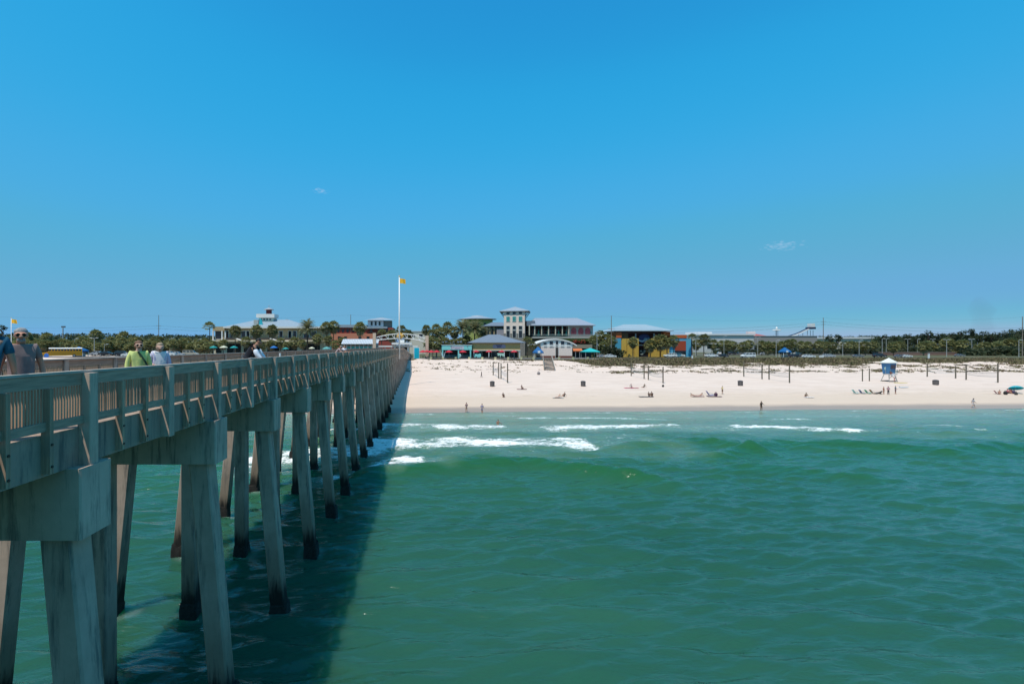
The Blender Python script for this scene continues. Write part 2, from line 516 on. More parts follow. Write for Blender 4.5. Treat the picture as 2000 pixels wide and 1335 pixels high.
def wave(pts, A, wf, wb, soft=4.0, seed=1, cgain=1.0):
    global H, crest
    yc = Zc(WX, pts, A * 0.9) + (fbm(WX / 5, WX * 0 + seed, seed, 3) - .5) * 1.6
    e = ends(WX, pts, soft) * (0.75 + 0.5 * fbm(WX / 6, WX * 0 + 3.3, seed + 9, 2))
    t = WY - yc
    g = np.where(t < 0, np.exp(-(t / wb) ** 2), np.exp(-(t / wf) ** 2))
    H = H * (1 - 0.2 * g * e) + A * e * g - 0.12 * A * e * np.exp(-((t + 1.9 * wb) / wb) ** 2)
    crest = np.maximum(crest, cgain * e * np.where(t < 0, np.exp(-((t + wb * .45) / (wb * .65)) ** 2), 0.2 * g))
def foamband(pts, half, strength, soft=2.5, seed=1, rag=1.2, tail=1.0):
    global foam
    yc = Zc(WX, pts) + (fbm(WX / 3.0, WY / 3.0 + seed, seed, 4) - .5) * 2 * rag
    e = ends(WX, pts, soft)
    t = (WY - yc) / half
    t = np.where(t < 0, t / tail, t)
    foam = np.maximum(foam, strength * e * np.exp(-t * t * t * t) * (0.6 + 0.8 * fbm(WX / 3.4, WY / 1.7, seed + 50, 4)))
# breakers, from the photo's crest rows
wave([(640, 925), (760, 908), (880, 899), (1010, 894), (1100, 902), (1200, 910), (1290, 924), (1330, 930)], 0.85, 0.40, 1.6, 5, 3, 0.9)
wave([(1120, 870), (1190, 866), (1250, 864), (1350, 856), (1420, 860), (1500, 872)], 0.70, 0.5, 2.0, 5, 5, 0.7)
wave([(1290, 884), (1400, 873), (1510, 859), (1620, 861), (1720, 866), (1830, 874), (1900, 870), (2000, 864), (2150, 866)], 0.75, 0.5, 2.1, 6, 8, 0.9)
wave([(1330, 915), (1450, 908), (1550, 912), (1650, 922), (1760, 930)], 0.50, 0.6, 2.2, 6, 12, 0.6)
wave([(1500, 836), (1700, 839), (1850, 843), (2000, 846), (2150, 850)], 0.33, 0.9, 2.2, 6, 14, 0.7)
wave([(1560, 960), (1700, 955), (1850, 962), (2000, 975), (2150, 985)], 0.22, 1.6, 3.0, 6, 16, 0.25)
foamband([(690, 862), (780, 864), (900, 862), (1000, 862), (1100, 864), (1180, 866)], 2.9, 0.93, 2.5, 3, 0.9, 1.6)
foamband([(430, 905), (560, 895), (700, 882), (790, 875)], 5.0, 0.97, 3, 4, 2.0)
foamband([(690, 930), (745, 912), (790, 903), (845, 905)], 2.4, 0.96, 1.2, 6, 1.2)
foamband([(560, 950), (640, 940), (700, 925), (740, 915)], 1.4, 0.72, 2, 16, 1.0)
foamband([(700, 832), (800, 832), (900, 834), (1015, 834)], 2.6, 0.84, 3, 7, 1.1)
foamband([(1030, 837), (1130, 833), (1250, 832), (1355, 833)], 2.0, 0.86, 3, 8, 1.0, 1.7)
foamband([(1390, 831), (1480, 834), (1570, 838), (1660, 841), (1715, 843)], 1.5, 0.92, 3, 9, 0.9, 1.6)
foamband([(980, 817), (1080, 815), (1200, 817), (1330, 819)], 0.7, 0.78, 3, 10, 0.6)
foamband([(1480, 818), (1540, 818), (1610, 819)], 1.0, 0.72, 3, 11, 0.6)
foamband([(1740, 830), (1840, 832), (1950, 836)], 0.9, 0.62, 5, 12, 0.7)
foamband([(1355, 854), (1385, 857), (1412, 861)], 0.6, 1.0, 0.6, 13, 0.3)
foamband([(1895, 840), (1915, 841), (1940, 842)], 0.35, 1.0, 0.6, 15, 0.2)
foamband([(955, 896), (985, 900), (1010, 898)], 0.4, 0.85, 0.8, 17, 0.3)
for pts_, hw_, st_, sd_ in (([(720, 882), (900, 880), (1100, 882), (1300, 886), (1420, 880)], 4.2, 0.40, 41), ([(1400, 845), (1600, 848), (1800, 852), (2000, 850)], 3.4, 0.40, 42), ([(640, 868), (800, 862), (1000, 861), (1200, 862), (1330, 860)], 5.2, 0.52, 31), ([(680, 838), (900, 837), (1200, 836), (1500, 836), (1760, 842)], 3.8, 0.50, 32),
                            ([(380, 930), (520, 905), (700, 888), (830, 880)], 6.5, 0.55, 33), ([(690, 935), (760, 915), (850, 908), (940, 906)], 2.6, 0.60, 34), ([(820, 812), (1200, 813), (1600, 812), (2000, 812)], 1.6, 0.46, 35)):
    foamband(pts_, hw_, st_, 4, sd_, 1.5)
swash = np.exp(-((dsh - 1.2 - 1.5 * fbm(WX / 6, WX * 0, 23, 3)) / 0.5) ** 2) * sstep(fbm(WX / 7, WY / 9, 29, 3), 0.42, 0.62) * 0.78
foam = np.maximum(foam, np.where(WX > -60, swash, 0))
# water stirred up among the piles
th_ = 0.0
def pierxy(s, t): return (s * math.cos(th_) - t * math.sin(th_), s * math.sin(th_) + t * math.cos(th_))
for k in range(0, 12):
    t = 9.15 + 5.62 * (k - 1)
    for s in (-6.36, -9.8, -12.95):
        x, y = pierxy(s, t)
        r = np.hypot(WX - x - .2, WY - y - .15)
        foam = np.maximum(foam, (0.40 + 0.045 * k) * np.exp(-((r - 0.5) / 0.35) ** 2))
H += 0.20 * sstep(foam, 0.5, 1.0) * fbm(WX / 0.7, WY / 0.5, 91, 3)
H *= np.clip(0.15 + dsh / 8, 0.0, 1)
H = np.where((WX < -280) | (WX > 280) | (WY < -180), 0, H)
shal = np.clip(1 - dsh / 62, 0, 1) ** 1.2
shal = np.clip(shal + 0.10 * (fbm(WX / 14, WY / 6, 19, 3) - .5), 0, 1)
tag(inst('sea', gridmesh('sea', wx, wy, H, wm.m, {'foam': foam, 'shal': shal, 'crest': np.clip(crest, 0, 1)})), kind='structure')

# ------------------------------------------------------------------ dune plants (nobody could count the tufts)
def dune_plants():
    rg = np.random.RandomState(11)
    N = 62000
    x = rg.uniform(-12, 270, N); y = rg.uniform(140, 216, N)
    keep = rg.rand(N) < veg(x, y) * 0.95
    onroad = (y > 213.5) & (y < 223.5) | ((x < 72) & (y > 196))
    keep &= ~onroad & (np.abs(x - 45.0) > 2.0 + 3 * (y < 150))
    keep &= np.abs(x) < y * 1.30
    x = x[keep]; y = y[keep]; z = ground(x, y); vg_ = veg(x, y)
    n = len(x)
    vs = []; fs = []; mi = []
    for i in range(n):
        k = 5
        dn_ = vg_[i]; hgt = rg.uniform(0.20, 0.45) * (0.75 + 0.75 * dn_); kind = rg.randint(0, 3)
        for j in range(k):
            a = rg.uniform(0, 6.283); l = rg.uniform(0.15, 0.65); wd = rg.uniform(0.10, 0.24)
            ox, oy = rg.normal(0, .28, 2)
            b = len(vs)
            px, py = math.cos(a + 1.57) * wd, math.sin(a + 1.57) * wd
            bx, by = x[i] + ox, y[i] + oy
            vs += [(bx - px, by - py, z[i] - 0.05), (bx + px, by + py, z[i] - 0.05), (bx + math.cos(a) * l, by + math.sin(a) * l, z[i] + hgt * rg.uniform(.6, 1.0))]
            fs.append((b, b + 1, b + 2)); mi.append(kind)
    me = bpy.data.meshes.new('dune_plants')
    me.from_pydata(vs, [], fs)
    for m in (M('sea_oats', (0.21, 0.18, 0.085), 0.9, 0.35, 0.6), M('dune_shrub', (0.085, 0.085, 0.036), 0.9, 0.4, 0.6), M('dry_stems', (0.19, 0.13, 0.085), 0.9, 0.35, 0.6)): me.materials.append(m)
    me.polygons.foreach_set('material_index', mi)
    me.update()
    tag(inst('dune_plants', me), 'low dune grass and scrub on the sand ridge', 'dune plants', kind='stuff')
dune_plants()

# ------------------------------------------------------------------ the pier
PT0 = 9.15; PS = 5.62; NB = 41
TH = 0.0
DECK = 9.7
pier = empty('pier', (0, 0, 0), TH, 'long concrete fishing pier with slatted wooden railings running to the beach', 'pier')
def P(s, t, z=0.0):
    return Vector((s * math.cos(TH) - t * math.sin(TH), s * math.sin(TH) + t * math.cos(TH), z))
def dz(t): return -max(0.0, t - 145.0) / 85.0 * 3.35

def concrete(name, base, pile=False):
    k = NT(name)
    z = k.sep(2)
    n1 = k.noise(0.8, (1, 1, 1), 5, 0.65)
    st = k.noise(5.0, (1, 1, 0.10), 5, 0.7)
    n3 = k.noise(14, (1, 1, 1), 3, 0.6)
    c = k.ramp(n1, (0.3, tuple(b * .78 for b in base)), (0.7, tuple(b * 1.12 for b in base)))
    c = k.mix(k.math('MULTIPLY', k.smooth(st, 0.47, 0.68), 0.72), c, (0.075, 0.080, 0.078))
    c = k.mix(k.math('MULTIPLY', k.smooth(k.noise(3.0, (1, 1, .2), 4, .6, (5, 2, 0)), 0.62, 0.75), 0.35), c, (0.42, 0.40, 0.36))
    if pile:
        zz = k.math('ADD', z, k.math('MULTIPLY', k.math('SUBTRACT', st, 0.5), 2.4))
        c = k.mix(k.math('MULTIPLY', k.smooth(zz, 3.9, 1.7), 0.62), c, (0.17, 0.115, 0.07))
        c = k.mix(k.smooth(zz, 1.75, 0.85), c, (0.020, 0.017, 0.014))
    k.link(c, k.p.inputs['Base Color'])
    k.p.inputs['Roughness'].default_value = 0.85
    k.p.inputs['Specular IOR Level'].default_value = 0.25
    k.link(k.bump(k.math('ADD', n1, k.math('MULTIPLY', n3, 0.4)), 0.35, 0.02), k.p.inputs['Normal'])
    return k.m
con_pile = concrete('pile_concrete', (0.45, 0.335, 0.265), True)
con_cap = concrete('cap_concrete', (0.54, 0.395, 0.31))
con_slab = concrete('slab_concrete', (0.37, 0.275, 0.215))
def timber(name, base, along):
    k = NT(name)
    stx = {'z': (1, 1, .06), 'y': (1, .06, 1)}[along]
    co = k.t.nodes.new('ShaderNodeTexCoord').outputs['Object']
    oi = k.t.nodes.new('ShaderNodeObjectInfo')
    g = k.noise(26, stx, 5, 0.65, vec=co)
    b = k.noise(1.1, (1, 1, 1), 4, 0.6)
    c = k.ramp(g, (0.28, tuple(x * .62 for x in base)), (0.55, base), (0.8, tuple(x * 1.18 for x in base)))
    v = k.math('ADD', 0.78, k.math('MULTIPLY', oi.outputs['Random'], 0.36))
    vv = k.ramp(v, (0.0, 0.0), (1.0, 1.0))
    c = k.mix(1.0, c, vv, 'MULTIPLY')
    c = k.mix(k.math('MULTIPLY', k.smooth(b, 0.5, 0.72), 0.4), c, (0.16, 0.15, 0.14))
    k.link(c, k.p.inputs['Base Color']); k.p.inputs['Roughness'].default_value = 0.85
    k.p.inputs['Specular IOR Level'].default_value = 0.2
    k.link(k.bump(g, 0.4, 0.006), k.p.inputs['Normal'])
    return k.m
wood_v = timber('weathered_timber_upright', (0.48, 0.32, 0.22), 'z')
wood_h = timber('weathered_timber_rail', (0.47, 0.32, 0.235), 'y')
cap_wood = timber('bleached_timber_rail_cap', (0.46, 0.41, 0.35), 'y')
post_m = concrete('rail_post_concrete', (0.54, 0.395, 0.305))
bolt_m = M('bolt_iron', (0.03, 0.025, 0.02), 0.6, 0.2)
crust_m = M('barnacles', (0.022, 0.018, 0.015), 0.9, 0.6, 9, bump=1.0)

def rough_prism(poly, z0, z1, seed, amp=0.05, rings=5):
    rr = random.Random(seed); m = MB(); vs = []; n = len(poly)
    for k in range(rings + 1):
        z = z0 + (z1 - z0) * k / rings
        for (x, y) in poly:
            f = 1 + (rr.random() - .3) * amp * 2 - (0.06 if k == rings else 0)
            vs.append((x * f, y * f, z + (rr.random() - .5) * (0.22 if k == rings else 0.05)))
    fs = []
    for k in range(rings):
        for i in range(n):
            j = (i + 1) % n
            fs.append((k * n + i, k * n + j, (k + 1) * n + j, (k + 1) * n + i))
    fs.append(tuple(rings * n + i for i in range(n)))
    return m.add(vs, fs)
def octo(h, c): return [(-h + c, -h), (h - c, -h), (h, -h + c), (h, h - c), (h - c, h), (-h + c, h), (-h, h - c), (-h, -h + c)]
def oct2(h, c, n=3):
    """chamfered square with extra points along each side"""
    p = octo(h, c); o = []
    for i in range(8):
        a, b = p[i], p[(i + 1) % 8]; o.append(a)
        if i % 2 == 0:
            for k in range(1, n): o.append((a[0] + (b[0] - a[0]) * k / n, a[1] + (b[1] - a[1]) * k / n))
    return o
# piles: square, chamfered, the outer ones raked outwards
CAPB = 7.72
pile_me = {}
for kind, (xt, xb) in {'r': (-6.76, -6.08), 'c': (-9.8, -9.8), 'l': (-12.35, -13.10)}.items():
    m = MB(); p = octo(0.292, 0.045)
    zb = -2.0; sl = (xb - xt) / CAPB
    m.prism([(x + xt - sl * (zb - CAPB), y) for x, y in p], zb, CAPB + 0.05, [(x + xt, y) for x, y in p])
    pile_me[kind] = (m.mesh('pile', con_pile), xb)
crust_me = [rough_prism(oct2(0.345, 0.06), -0.8, 0.55 + 0.12 * i, 40 + i).mesh('barnacle_crust', crust_m) for i in range(3)]
m = MB(); m.cbox(-13.23, -6.17, -0.435, 0.435, CAPB, 9.0, 0.03); cap_me = m.mesh('pile_cap', con_cap)
m = MB(); m.box(-12.975, -6.425, 0.012, PS - 0.012, 9.0, DECK); slab_me = m.mesh('deck_slab', con_slab)
for k in range(-1, NB):
    t = PT0 + PS * (k - 1)
    z = dz(t)
    inst('pile_cap', cap_me, pier, (0, t, z))
    inst('deck_slab', slab_me, pier, (0, t, dz(t + PS / 2)))
    for kind in 'rcl':
        me, xb = pile_me[kind]
        o = inst('pile', me, pier, (0, t, z))
        if t < 92:
            inst('barnacle_crust', crust_me[k % 3], o, (xb, 0, -z + random.uniform(-.06, .12)), (0, 0, random.choice((0, 1.5708))))

# railings
BAY = PS / 2
m = MB(); m.cbox(-6.46, -6.215, -0.12, 0.12, 9.003, 10.705, 0.014); post_me = m.mesh('rail_post', post_m)
m = MB(); m.box(-6.505, -6.345, 0, BAY - 0.004, 10.707, 10.75); rcap_me = m.mesh('rail_cap', cap_wood)
m = MB(); m.box(-6.40, -6.362, 0.122, BAY - 0.122, 10.49, 10.704); top_me = m.mesh('top_board', wood_h)
m = MB(); m.box(-6.408, -6.33, 0.122, BAY - 0.122, 9.775, 9.925); bot_me = m.mesh('bottom_board', wood_h)
m = MB(); m.box(-6.423, -6.27, -0.042, 0.042, 9.06, 10.486)
m.cur = 1
for z in (9.18, 9.55): m.tube((-6.275, 0, z), (-6.253, 0, z), 0.022, 0.022, 8)
stud_me = m.mesh('rail_stud', [wood_v, bolt_m])
m = MB(); m.box(-6.405, -6.363, -0.0125, 0.0125, 9.927, 10.487); pick_me = m.mesh('picket', wood_v)
clear = BAY - 0.24; sub = clear / 3
pick_y = []
for q in range(3):
    y0 = 0.12 + q * sub + (0.045 if q else 0.0); y1 = 0.12 + (q + 1) * sub - (0.045 if q < 2 else 0.0)
    n = 12
    for i in range(n): pick_y.append(y0 + (y1 - y0) * (i + 0.5) / n)
stud_y = [0.12 + sub, 0.12 + 2 * sub]
T_START = PT0 - PS * 2
bays = [(side, T_START + BAY * i) for side in (1, -1) for i in range(int(NB * 2))]
far_pick = MB(); far_stud = MB()
npick = nstud = 0
MID = -9.70
def mir(side, x): return x if side > 0 else 2 * MID - x
rp = random.Random(5)
for side, t in bays:
    z = dz(t + BAY / 2)
    ox = 0 if side > 0 else 2 * MID
    sc = (1 if side > 0 else -1, 1, 1)
    for nm, me in (('rail_post', post_me), ('rail_cap', rcap_me), ('top_board', top_me), ('bottom_board', bot_me)):
        o = inst(nm, me, pier, (ox, t, z + (rp.uniform(-.006, .006) if nm == 'rail_cap' else 0)), (0, 0, 0), sc)
        if nm == 'rail_cap': o.rotation_euler = (rp.uniform(-.0008, .0008), 0, rp.uniform(-.0012, .0012))
    for y in stud_y:
        if nstud < 300:
            inst('rail_stud', stud_me, pier, (ox, t + y, z), (0, 0, 0), sc); nstud += 1
        else:
            a, b = sorted((mir(side, -6.423), mir(side, -6.27)))
            far_stud.box(a, b, t + y - 0.042, t + y + 0.042, 9.06 + z, 10.486 + z)
    for y in pick_y:
        if side > 0 and t > 7.0 and npick < 300:
            inst('picket', pick_me, pier, (ox + rp.uniform(-.004, .004), t + y + rp.uniform(-.006, .006), z), (0, 0, rp.uniform(-.0012, .0012)), sc); npick += 1
        else:
            a, b = sorted((mir(side, -6.405), mir(side, -6.363)))
            far_pick.box(a, b, t + y - 0.0125, t + y + 0.0125, 9.927 + z, 10.487 + z)
far_pick.build('picket_run', wood_v, pier, kind='stuff')
if far_stud.v: far_stud.build('rail_stud_run', wood_v, pier, kind='stuff')

# flagpoles
white_paint = M('white_paint', (0.78, 0.78, 0.76), 0.5, 0.05)
def flag_cloth(parent, w_, h_, z, mat, seed=0.0, rz=0.0):
    m = MB(); m.sm = True; nx, nz = 10, 5
    vs = []; fs = []
    for j in range(nz + 1):
        for i in range(nx + 1):
            u = i / nx
            vs.append((0.1 + u * w_, 0.22 * w_ * u * math.sin(u * 7 + seed + j * .25), z - h_ + h_ * j / nz - 0.16 * w_ * u * u))
    for j in range(nz):
        for i in range(nx): fs.append((j * (nx + 1) + i, j * (nx + 1) + i + 1, (j + 1) * (nx + 1) + i + 1, (j + 1) * (nx + 1) + i))
    m.add(vs, fs)
    return m.build('flag', mat, parent, (0, 0, 0), rz)
yel = M('yellow_flag_cloth', (0.80, 0.42, 0.02), 0.8, 0.12)
def flagpole(x, y, z0, z1, r, fw, fh, label, rz=0.0):
    t = empty('flagpole', (x, y, z0), 0, label, 'flagpole')
    m = MB(); m.sm = True; m.tube((0, 0, 0), (0, 0, z1 - z0), r, r * 0.62, 10); m.build('pole', white_paint, t)
    m = MB(); m.sm = True; m.lathe([(0.01, z1 - z0), (r * 1.1, z1 - z0 + r), (0.01, z1 - z0 + 2 * r)], 8); m.build('finial', M('gilt', (0.7, .5, .15), .3, .1), t)
    flag_cloth(t, fw, fh, z1 - z0 - 0.35, yel, 1.0, rz)
tp = 114.0
a = P(-6.0, tp)
flagpole(a.x, a.y, 8.2, CAM_H + (HZ - 541) * a.y / F, 0.20, 1.35, 1.1, 'tall white flagpole with a small yellow flag rising beside the pier rail', -0.2)
b = W(22, 700, 150)
flagpole(b.x, 150, gz(b.x, 150), CAM_H + (HZ - 621) * 150 / F, 0.13, 1.4, 1.2, 'white flagpole with a yellow flag behind the man in the grey shirt', 0.1)

# ------------------------------------------------------------------ buildings behind the dunes
roof_w = M('pale_metal_roof', (0.30, 0.34, 0.38), 0.45, 0.08, 1.0, metal=0.0)
roof_g = M('grey_metal_roof', (0.17, 0.20, 0.24), 0.45, 0.08, 1.0)
glass_d = M('dark_window_glass', (0.015, 0.02, 0.028), 0.08, 0.3, 0.5, spec=0.5)
glass_t = M('teal_window_glass', (0.06, 0.28, 0.26), 0.15, 0.2, 0.5)
cream = M('cream_stucco', (0.62, 0.55, 0.42), 0.85, 0.08)
olive = M('olive_stucco', (0.46, 0.35, 0.21), 0.85, 0.12)
trimw = M('white_trim', (0.74, 0.73, 0.70), 0.6, 0.05)
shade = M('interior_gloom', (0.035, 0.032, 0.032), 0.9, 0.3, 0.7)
brick = M('red_wall_render', (0.30, 0.06, 0.045), 0.85, 0.15)
coral = M('coral_stucco', (0.55, 0.20, 0.12), 0.85, 0.12)
tan_m = M('tan_stucco', (0.50, 0.35, 0.15), 0.85, 0.12)
aqua = M('aqua_paint', (0.22, 0.62, 0.60), 0.7, 0.1)
stone = M('grey_stone', (0.22, 0.20, 0.18), 0.9, 0.3, 2.0)
pinkw = M('pinkish_white_tile', (0.76, 0.62, 0.55), 0.8, 0.12, 3.0)
steel = M('grey_steel', (0.35, 0.36, 0.38), 0.5, 0.1)

class Bld:
    def __init__(s, name, label, px, Y, cat='building', zb=None, group=None, rz=0.0):
        s.Y = Y; s.X = (px - PPX) / F * Y
        s.zb = gz(s.X, Y) if zb is None else zb
        s.root = empty(name, (s.X, Y, s.zb), rz, label, cat, group)
    def x(s, px): return (px - PPX) / F * s.Y - s.X
    def z(s, py): return CAM_H - (py - HZ) / F * s.Y - s.zb
    def box(s, name, mat, px0, px1, py0, py1, y0=0.0, y1=10.0, parent=None):
        """py0 is the top row, py1 the bottom row (None: down to the ground)"""
        zb = -0.3 if py1 is None else s.z(py1)
        m = MB(); m.box(s.x(px0), s.x(px1), y0, y1, zb, s.z(py0))
        return m.build(name, mat, parent or s.root)
    def win(s, px0, px1, py0, py1, y=0.0, frame=trimw, pane=glass_d, fr=0.16, name='window', bars=0):
        x0, x1 = s.x(px0), s.x(px1); z0, z1 = s.z(py1), s.z(py0)
        m = MB()
        m.box(x0, x0 + fr, y - 0.12, y + 0.02, z0, z1); m.box(x1 - fr, x1, y - 0.12, y + 0.02, z0, z1)
        m.box(x0 + fr, x1 - fr, y - 0.119, y + 0.02, z1 - fr, z1); m.box(x0 + fr, x1 - fr, y - 0.119, y + 0.02, z0, z0 + fr)
        for k in range(bars):
            xb = x0 + (x1 - x0) * (k + 1) / (bars + 1); m.box(xb - .06, xb + .06, y - 0.118, y + 0.02, z0 + fr, z1 - fr)
        f = m.build(name, frame, s.root)
        m = MB(); m.box(x0 + fr * .9, x1 - fr * .9, y - 0.05, y + 0.03, z0 + fr * .9, z1 - fr * .9); m.build('pane', pane, f)
        return f
    def hip(s, name, mat, px0, px1, pye, pyr, pr0, pr1, y0, y1, th=0.25):
        m = MB(); m.hip(s.x(px0), s.x(px1), y0, y1, s.z(pye), s.z(pyr), s.x(pr0), s.x(pr1), th)
        return m.build(name, mat, s.root)
    def col(s, name, mat, px, py0, py1=None, y=0.0, r=0.15, n=8):
        m = MB(); m.tube((s.x(px), y, -0.2 if py1 is None else s.z(py1)), (s.x(px), y, s.z(py0)), r, r, n)
        return m.build(name, mat, s.root)

# seaside restaurant with a lantern on its roof
b = Bld('lighthouse_restaurant', 'cream two-storey restaurant with a lighthouse lantern on its grey hip roof', 525, 232)
b.box('lower_wall', cream, 416, 636, 666, None, 1.0, 16)
b.box('upper_wall', olive, 419, 634, 640.6, 666, 0.6, 15.5)
b.box('fascia', trimw, 438, 640, 637.5, 640.8, -1.2, 16)
b.hip('roof', M('blue_grey_roof', (.27, .33, .38), .45, .08, 1), 440, 604, 637.4, 622.5, 492, 556, -1.0, 16)
b.box('parapet', olive, 416, 440, 637.6, 646, -0.4, 3)
for px in (416.5, 434, 440.5): b.box('column', trimw, px - 1, px + 1.4, 646, 664, -0.5, -0.1)
for (p0, p1) in ((419.5, 432.5), (437.5, 446), (448, 455), (470, 479), (480, 487), (492, 500), (524, 531), (544, 552), (562, 569), (571, 579), (592, 604), (607, 618)): b.win(p0, p1, 645.5, 662.5, 0.6)
b.box('balcony_rail', M('dark_rail', (0.07, 0.06, 0.055), .7, .2), 441, 636, 659.5, 663.5, -0.6, -0.45)
b.box('balcony_floor', cream, 415, 636, 664, 666.8, -1.4, 1)
for (p0, p1) in ((419, 432), (441, 470), (474, 500), (520, 545), (552, 580), (590, 625)): b.win(p0, p1, 670, 690, 1.0, cream, shade, name='shopfront')
for (p0, p1, y0_, y1_) in ((466, 496, 660.5, 667.5), (533, 566, 660.5, 668)):
    m = MB(); n = 8
    for k in range(n):
        u0, u1 = k / n, (k + 1) / n
        xa, xb = b.x(p0 + (p1 - p0) * u0), b.x(p0 + (p1 - p0) * u1)
        za, zb_ = b.z(y0_ + (y1_ - y0_) * math.sin(u0 * 1.5)), b.z(y0_ + (y1_ - y0_) * math.sin(u1 * 1.5))
        m.add([(xa, -5, za), (xb, -5, zb_), (xb, -1.5, zb_), (xa, -1.5, za), (xa, -5, za - .3), (xb, -5, zb_ - .3), (xb, -1.5, zb_ - .3), (xa, -1.5, za - .3)],
              [(0, 1, 2, 3), (7, 6, 5, 4), (0, 4, 5, 1), (2, 6, 7, 3)] + ([(0, 3, 7, 4)] if k == 0 else []) + ([(1, 5, 6, 2)] if k == n - 1 else []))
    m.build('sail_awning', trimw, b.root)
b.box('lantern_gallery', trimw, 494, 530, 611.5, 619, 4.5, 11.5)
b.box('lantern_base', M('pale_green_wall', (0.55, 0.60, 0.50), .8, .08), 499, 527, 619, 626, 5.2, 10.8)
for p in (503, 509, 515, 521): b.win(p - 2, p + 2, 620, 624.5, 5.2, trimw, glass_d, 0.1)
m = MB(); m.lathe([(1.4, b.z(611.6)), (1.4, b.z(602.6))], 12, (b.x(514.8), 8)); m.build('lantern_drum', M('dark_red_paint', (0.09, 0.012, 0.018), .5, .2), b.root)
m = MB(); m.lathe([(2.4, b.z(602.6)), (2.4, b.z(601.6)), (0.25, b.z(598.2)), (0.1, b.z(597.9))], 12, (b.x(514.8), 8)); m.build('lantern_roof', steel, b.root)
m = MB(); m.tube((b.x(514.8), 8, b.z(598.5)), (b.x(514.8), 8, b.z(594)), 0.12, 0.05); m.lathe([(0.02, b.z(595.6)), (0.32, b.z(594.4)), (0.02, b.z(593.2))], 8, (b.x(514.8), 8)); m.build('finial', steel, b.root)
m = MB(); m.add([(b.x(504), 1.2, b.z(634)), (b.x(511.5), 1.2, b.z(633)), (b.x(509.5), 1.2, b.z(625)), (b.x(506), 1.2, b.z(619.5)), (b.x(504), 1.5, b.z(634)), (b.x(511.5), 1.5, b.z(633)), (b.x(509.5), 1.5, b.z(625)), (b.x(506), 1.5, b.z(619.5))],
                 [(0, 1, 2, 3), (7, 6, 5, 4), (0, 4, 5, 1), (1, 5, 6, 2), (2, 6, 7, 3), (3, 7, 4, 0)]); m.build('roof_sign', M('turquoise_paint', (0.03, 0.45, 0.52), .6, .1), b.root)
m = MB(); m.box(b.x(494), b.x(503), 1.0, 4, b.z(636), b.z(624)); m.build('roof_stair', M('pale_frame', (.40, .42, .40), .7, .2), b.root)
m = MB(); m.box(b.x(548), b.x(553), 8, 9.5, b.z(625), b.z(621.5)); m.build('roof_vent', steel, b.root)

# red shop block with the white cupola
b = Bld('red_shop_block', 'dark red shop block with a white tower with three windows behind the palms', 700, 285)
b.box('wall', brick, 622, 768, 639.5, None, 0, 20)
b.box('lower_wall', coral, 620, 731, 651, None, -1.5, -0.02)
b.box('roof', roof_w, 655, 716, 634, 639.4, -1.0, 21)
b.box('canopy_roof', roof_w, 714, 757, 638, 641.5, -2.5, 21)
b.box('tower', M('white_stucco', (0.66, 0.62, 0.64), .8, .06), 717, 748, 624.5, 638, 3, 10)
b.box('tower_side', M('shaded_white_stucco', (0.20, 0.22, 0.20), .8, .15), 748.2, 764, 625, 640, 4, 10)  # right side of the white tower, its shade put into the colour
for p in (722.3, 730.2, 738): b.win(p, p + 5, 626.5, 635.5, 3, trimw, glass_d, 0.15)
m = MB(); m.add([(b.x(711), 1, b.z(624.4)), (b.x(746), 1, b.z(624.2)), (b.x(770), 2, b.z(623.8)), (b.x(770), 12, b.z(622.6)), (b.x(744), 12, b.z(619)), (b.x(711), 12, b.z(622.4)), (b.x(743), 5, b.z(618.8))],
                 [(0, 1, 6), (1, 2, 6), (2, 3, 6), (3, 4, 6), (4, 5, 6), (5, 0, 6), (5, 4, 3, 2, 1, 0)]); m.build('tower_roof', roof_w, b.root)
for p in (658, 667, 676, 687, 697, 722, 737, 752): b.win(p, p + 6, 642, 650, 0, brick, glass_d, 0.2)
for p in (628, 640, 660, 672, 700, 716): b.win(p, p + 7, 656, 664, -1.5, coral, shade, 0.2)

# long metal-roofed pavilion by the pier entrance
b = Bld('pavilion', 'low pavilion with a ribbed silver roof and glazed front beside the pier', 702, 205)
m = MB()
for k in range(22):
    xa, xb = b.x(666.5 + k * 3.27), b.x(666.5 + (k + 1) * 3.27)
    m.add([(xa, 0, b.z(671)), (xb, 0, b.z(671)), (xb, 5, b.z(661.5)), (xa, 5, b.z(661.5)), (xa, 0, b.z(671.7)), (xb, 0, b.z(671.7)), (xb, 5, b.z(662.3)), (xa, 5, b.z(662.3))], [(0, 1, 2, 3), (7, 6, 5, 4), (0, 4, 5, 1), (2, 6, 7, 3), (0, 3, 7, 4), (1, 5, 6, 2)])
    m.box(xa - .05, xa + .05, -0.02, 0.1, b.z(671.6), b.z(670.2))
    m.add([(xa - .06, -.02, b.z(671)), (xa + .06, -.02, b.z(671)), (xa + .06, 5, b.z(661.2)), (xa - .06, 5, b.z(661.2)), (xa, -.02, b.z(670.3)), (xa, 5, b.z(660.6))], [(0, 4, 5, 3), (1, 2, 5, 4), (0, 1, 4), (2, 3, 5)])
m.build('roof', M('silver_metal_roof', (.52, .55, .58), .4, .06, 1), b.root)
b.box('back_wall', M('pale_wall', (.45, .47, .46), .8, .1), 668, 737, 671.5, None, 4.5, 5)
for k in range(9): b.box('post', steel, 668 + k * 8.3, 669 + k * 8.3, 671.2, None, 0.3, 0.5)
for k in range(8): b.win(670 + k * 8.3, 676 + k * 8.3, 671.9, 674, 4.4, trimw, glass_d, 0.1)
b.box('counter', M('teal_paint', (0.05, 0.32, 0.30), .7, .15), 672, 732, 676.5, 681, 0.8, 1.4)

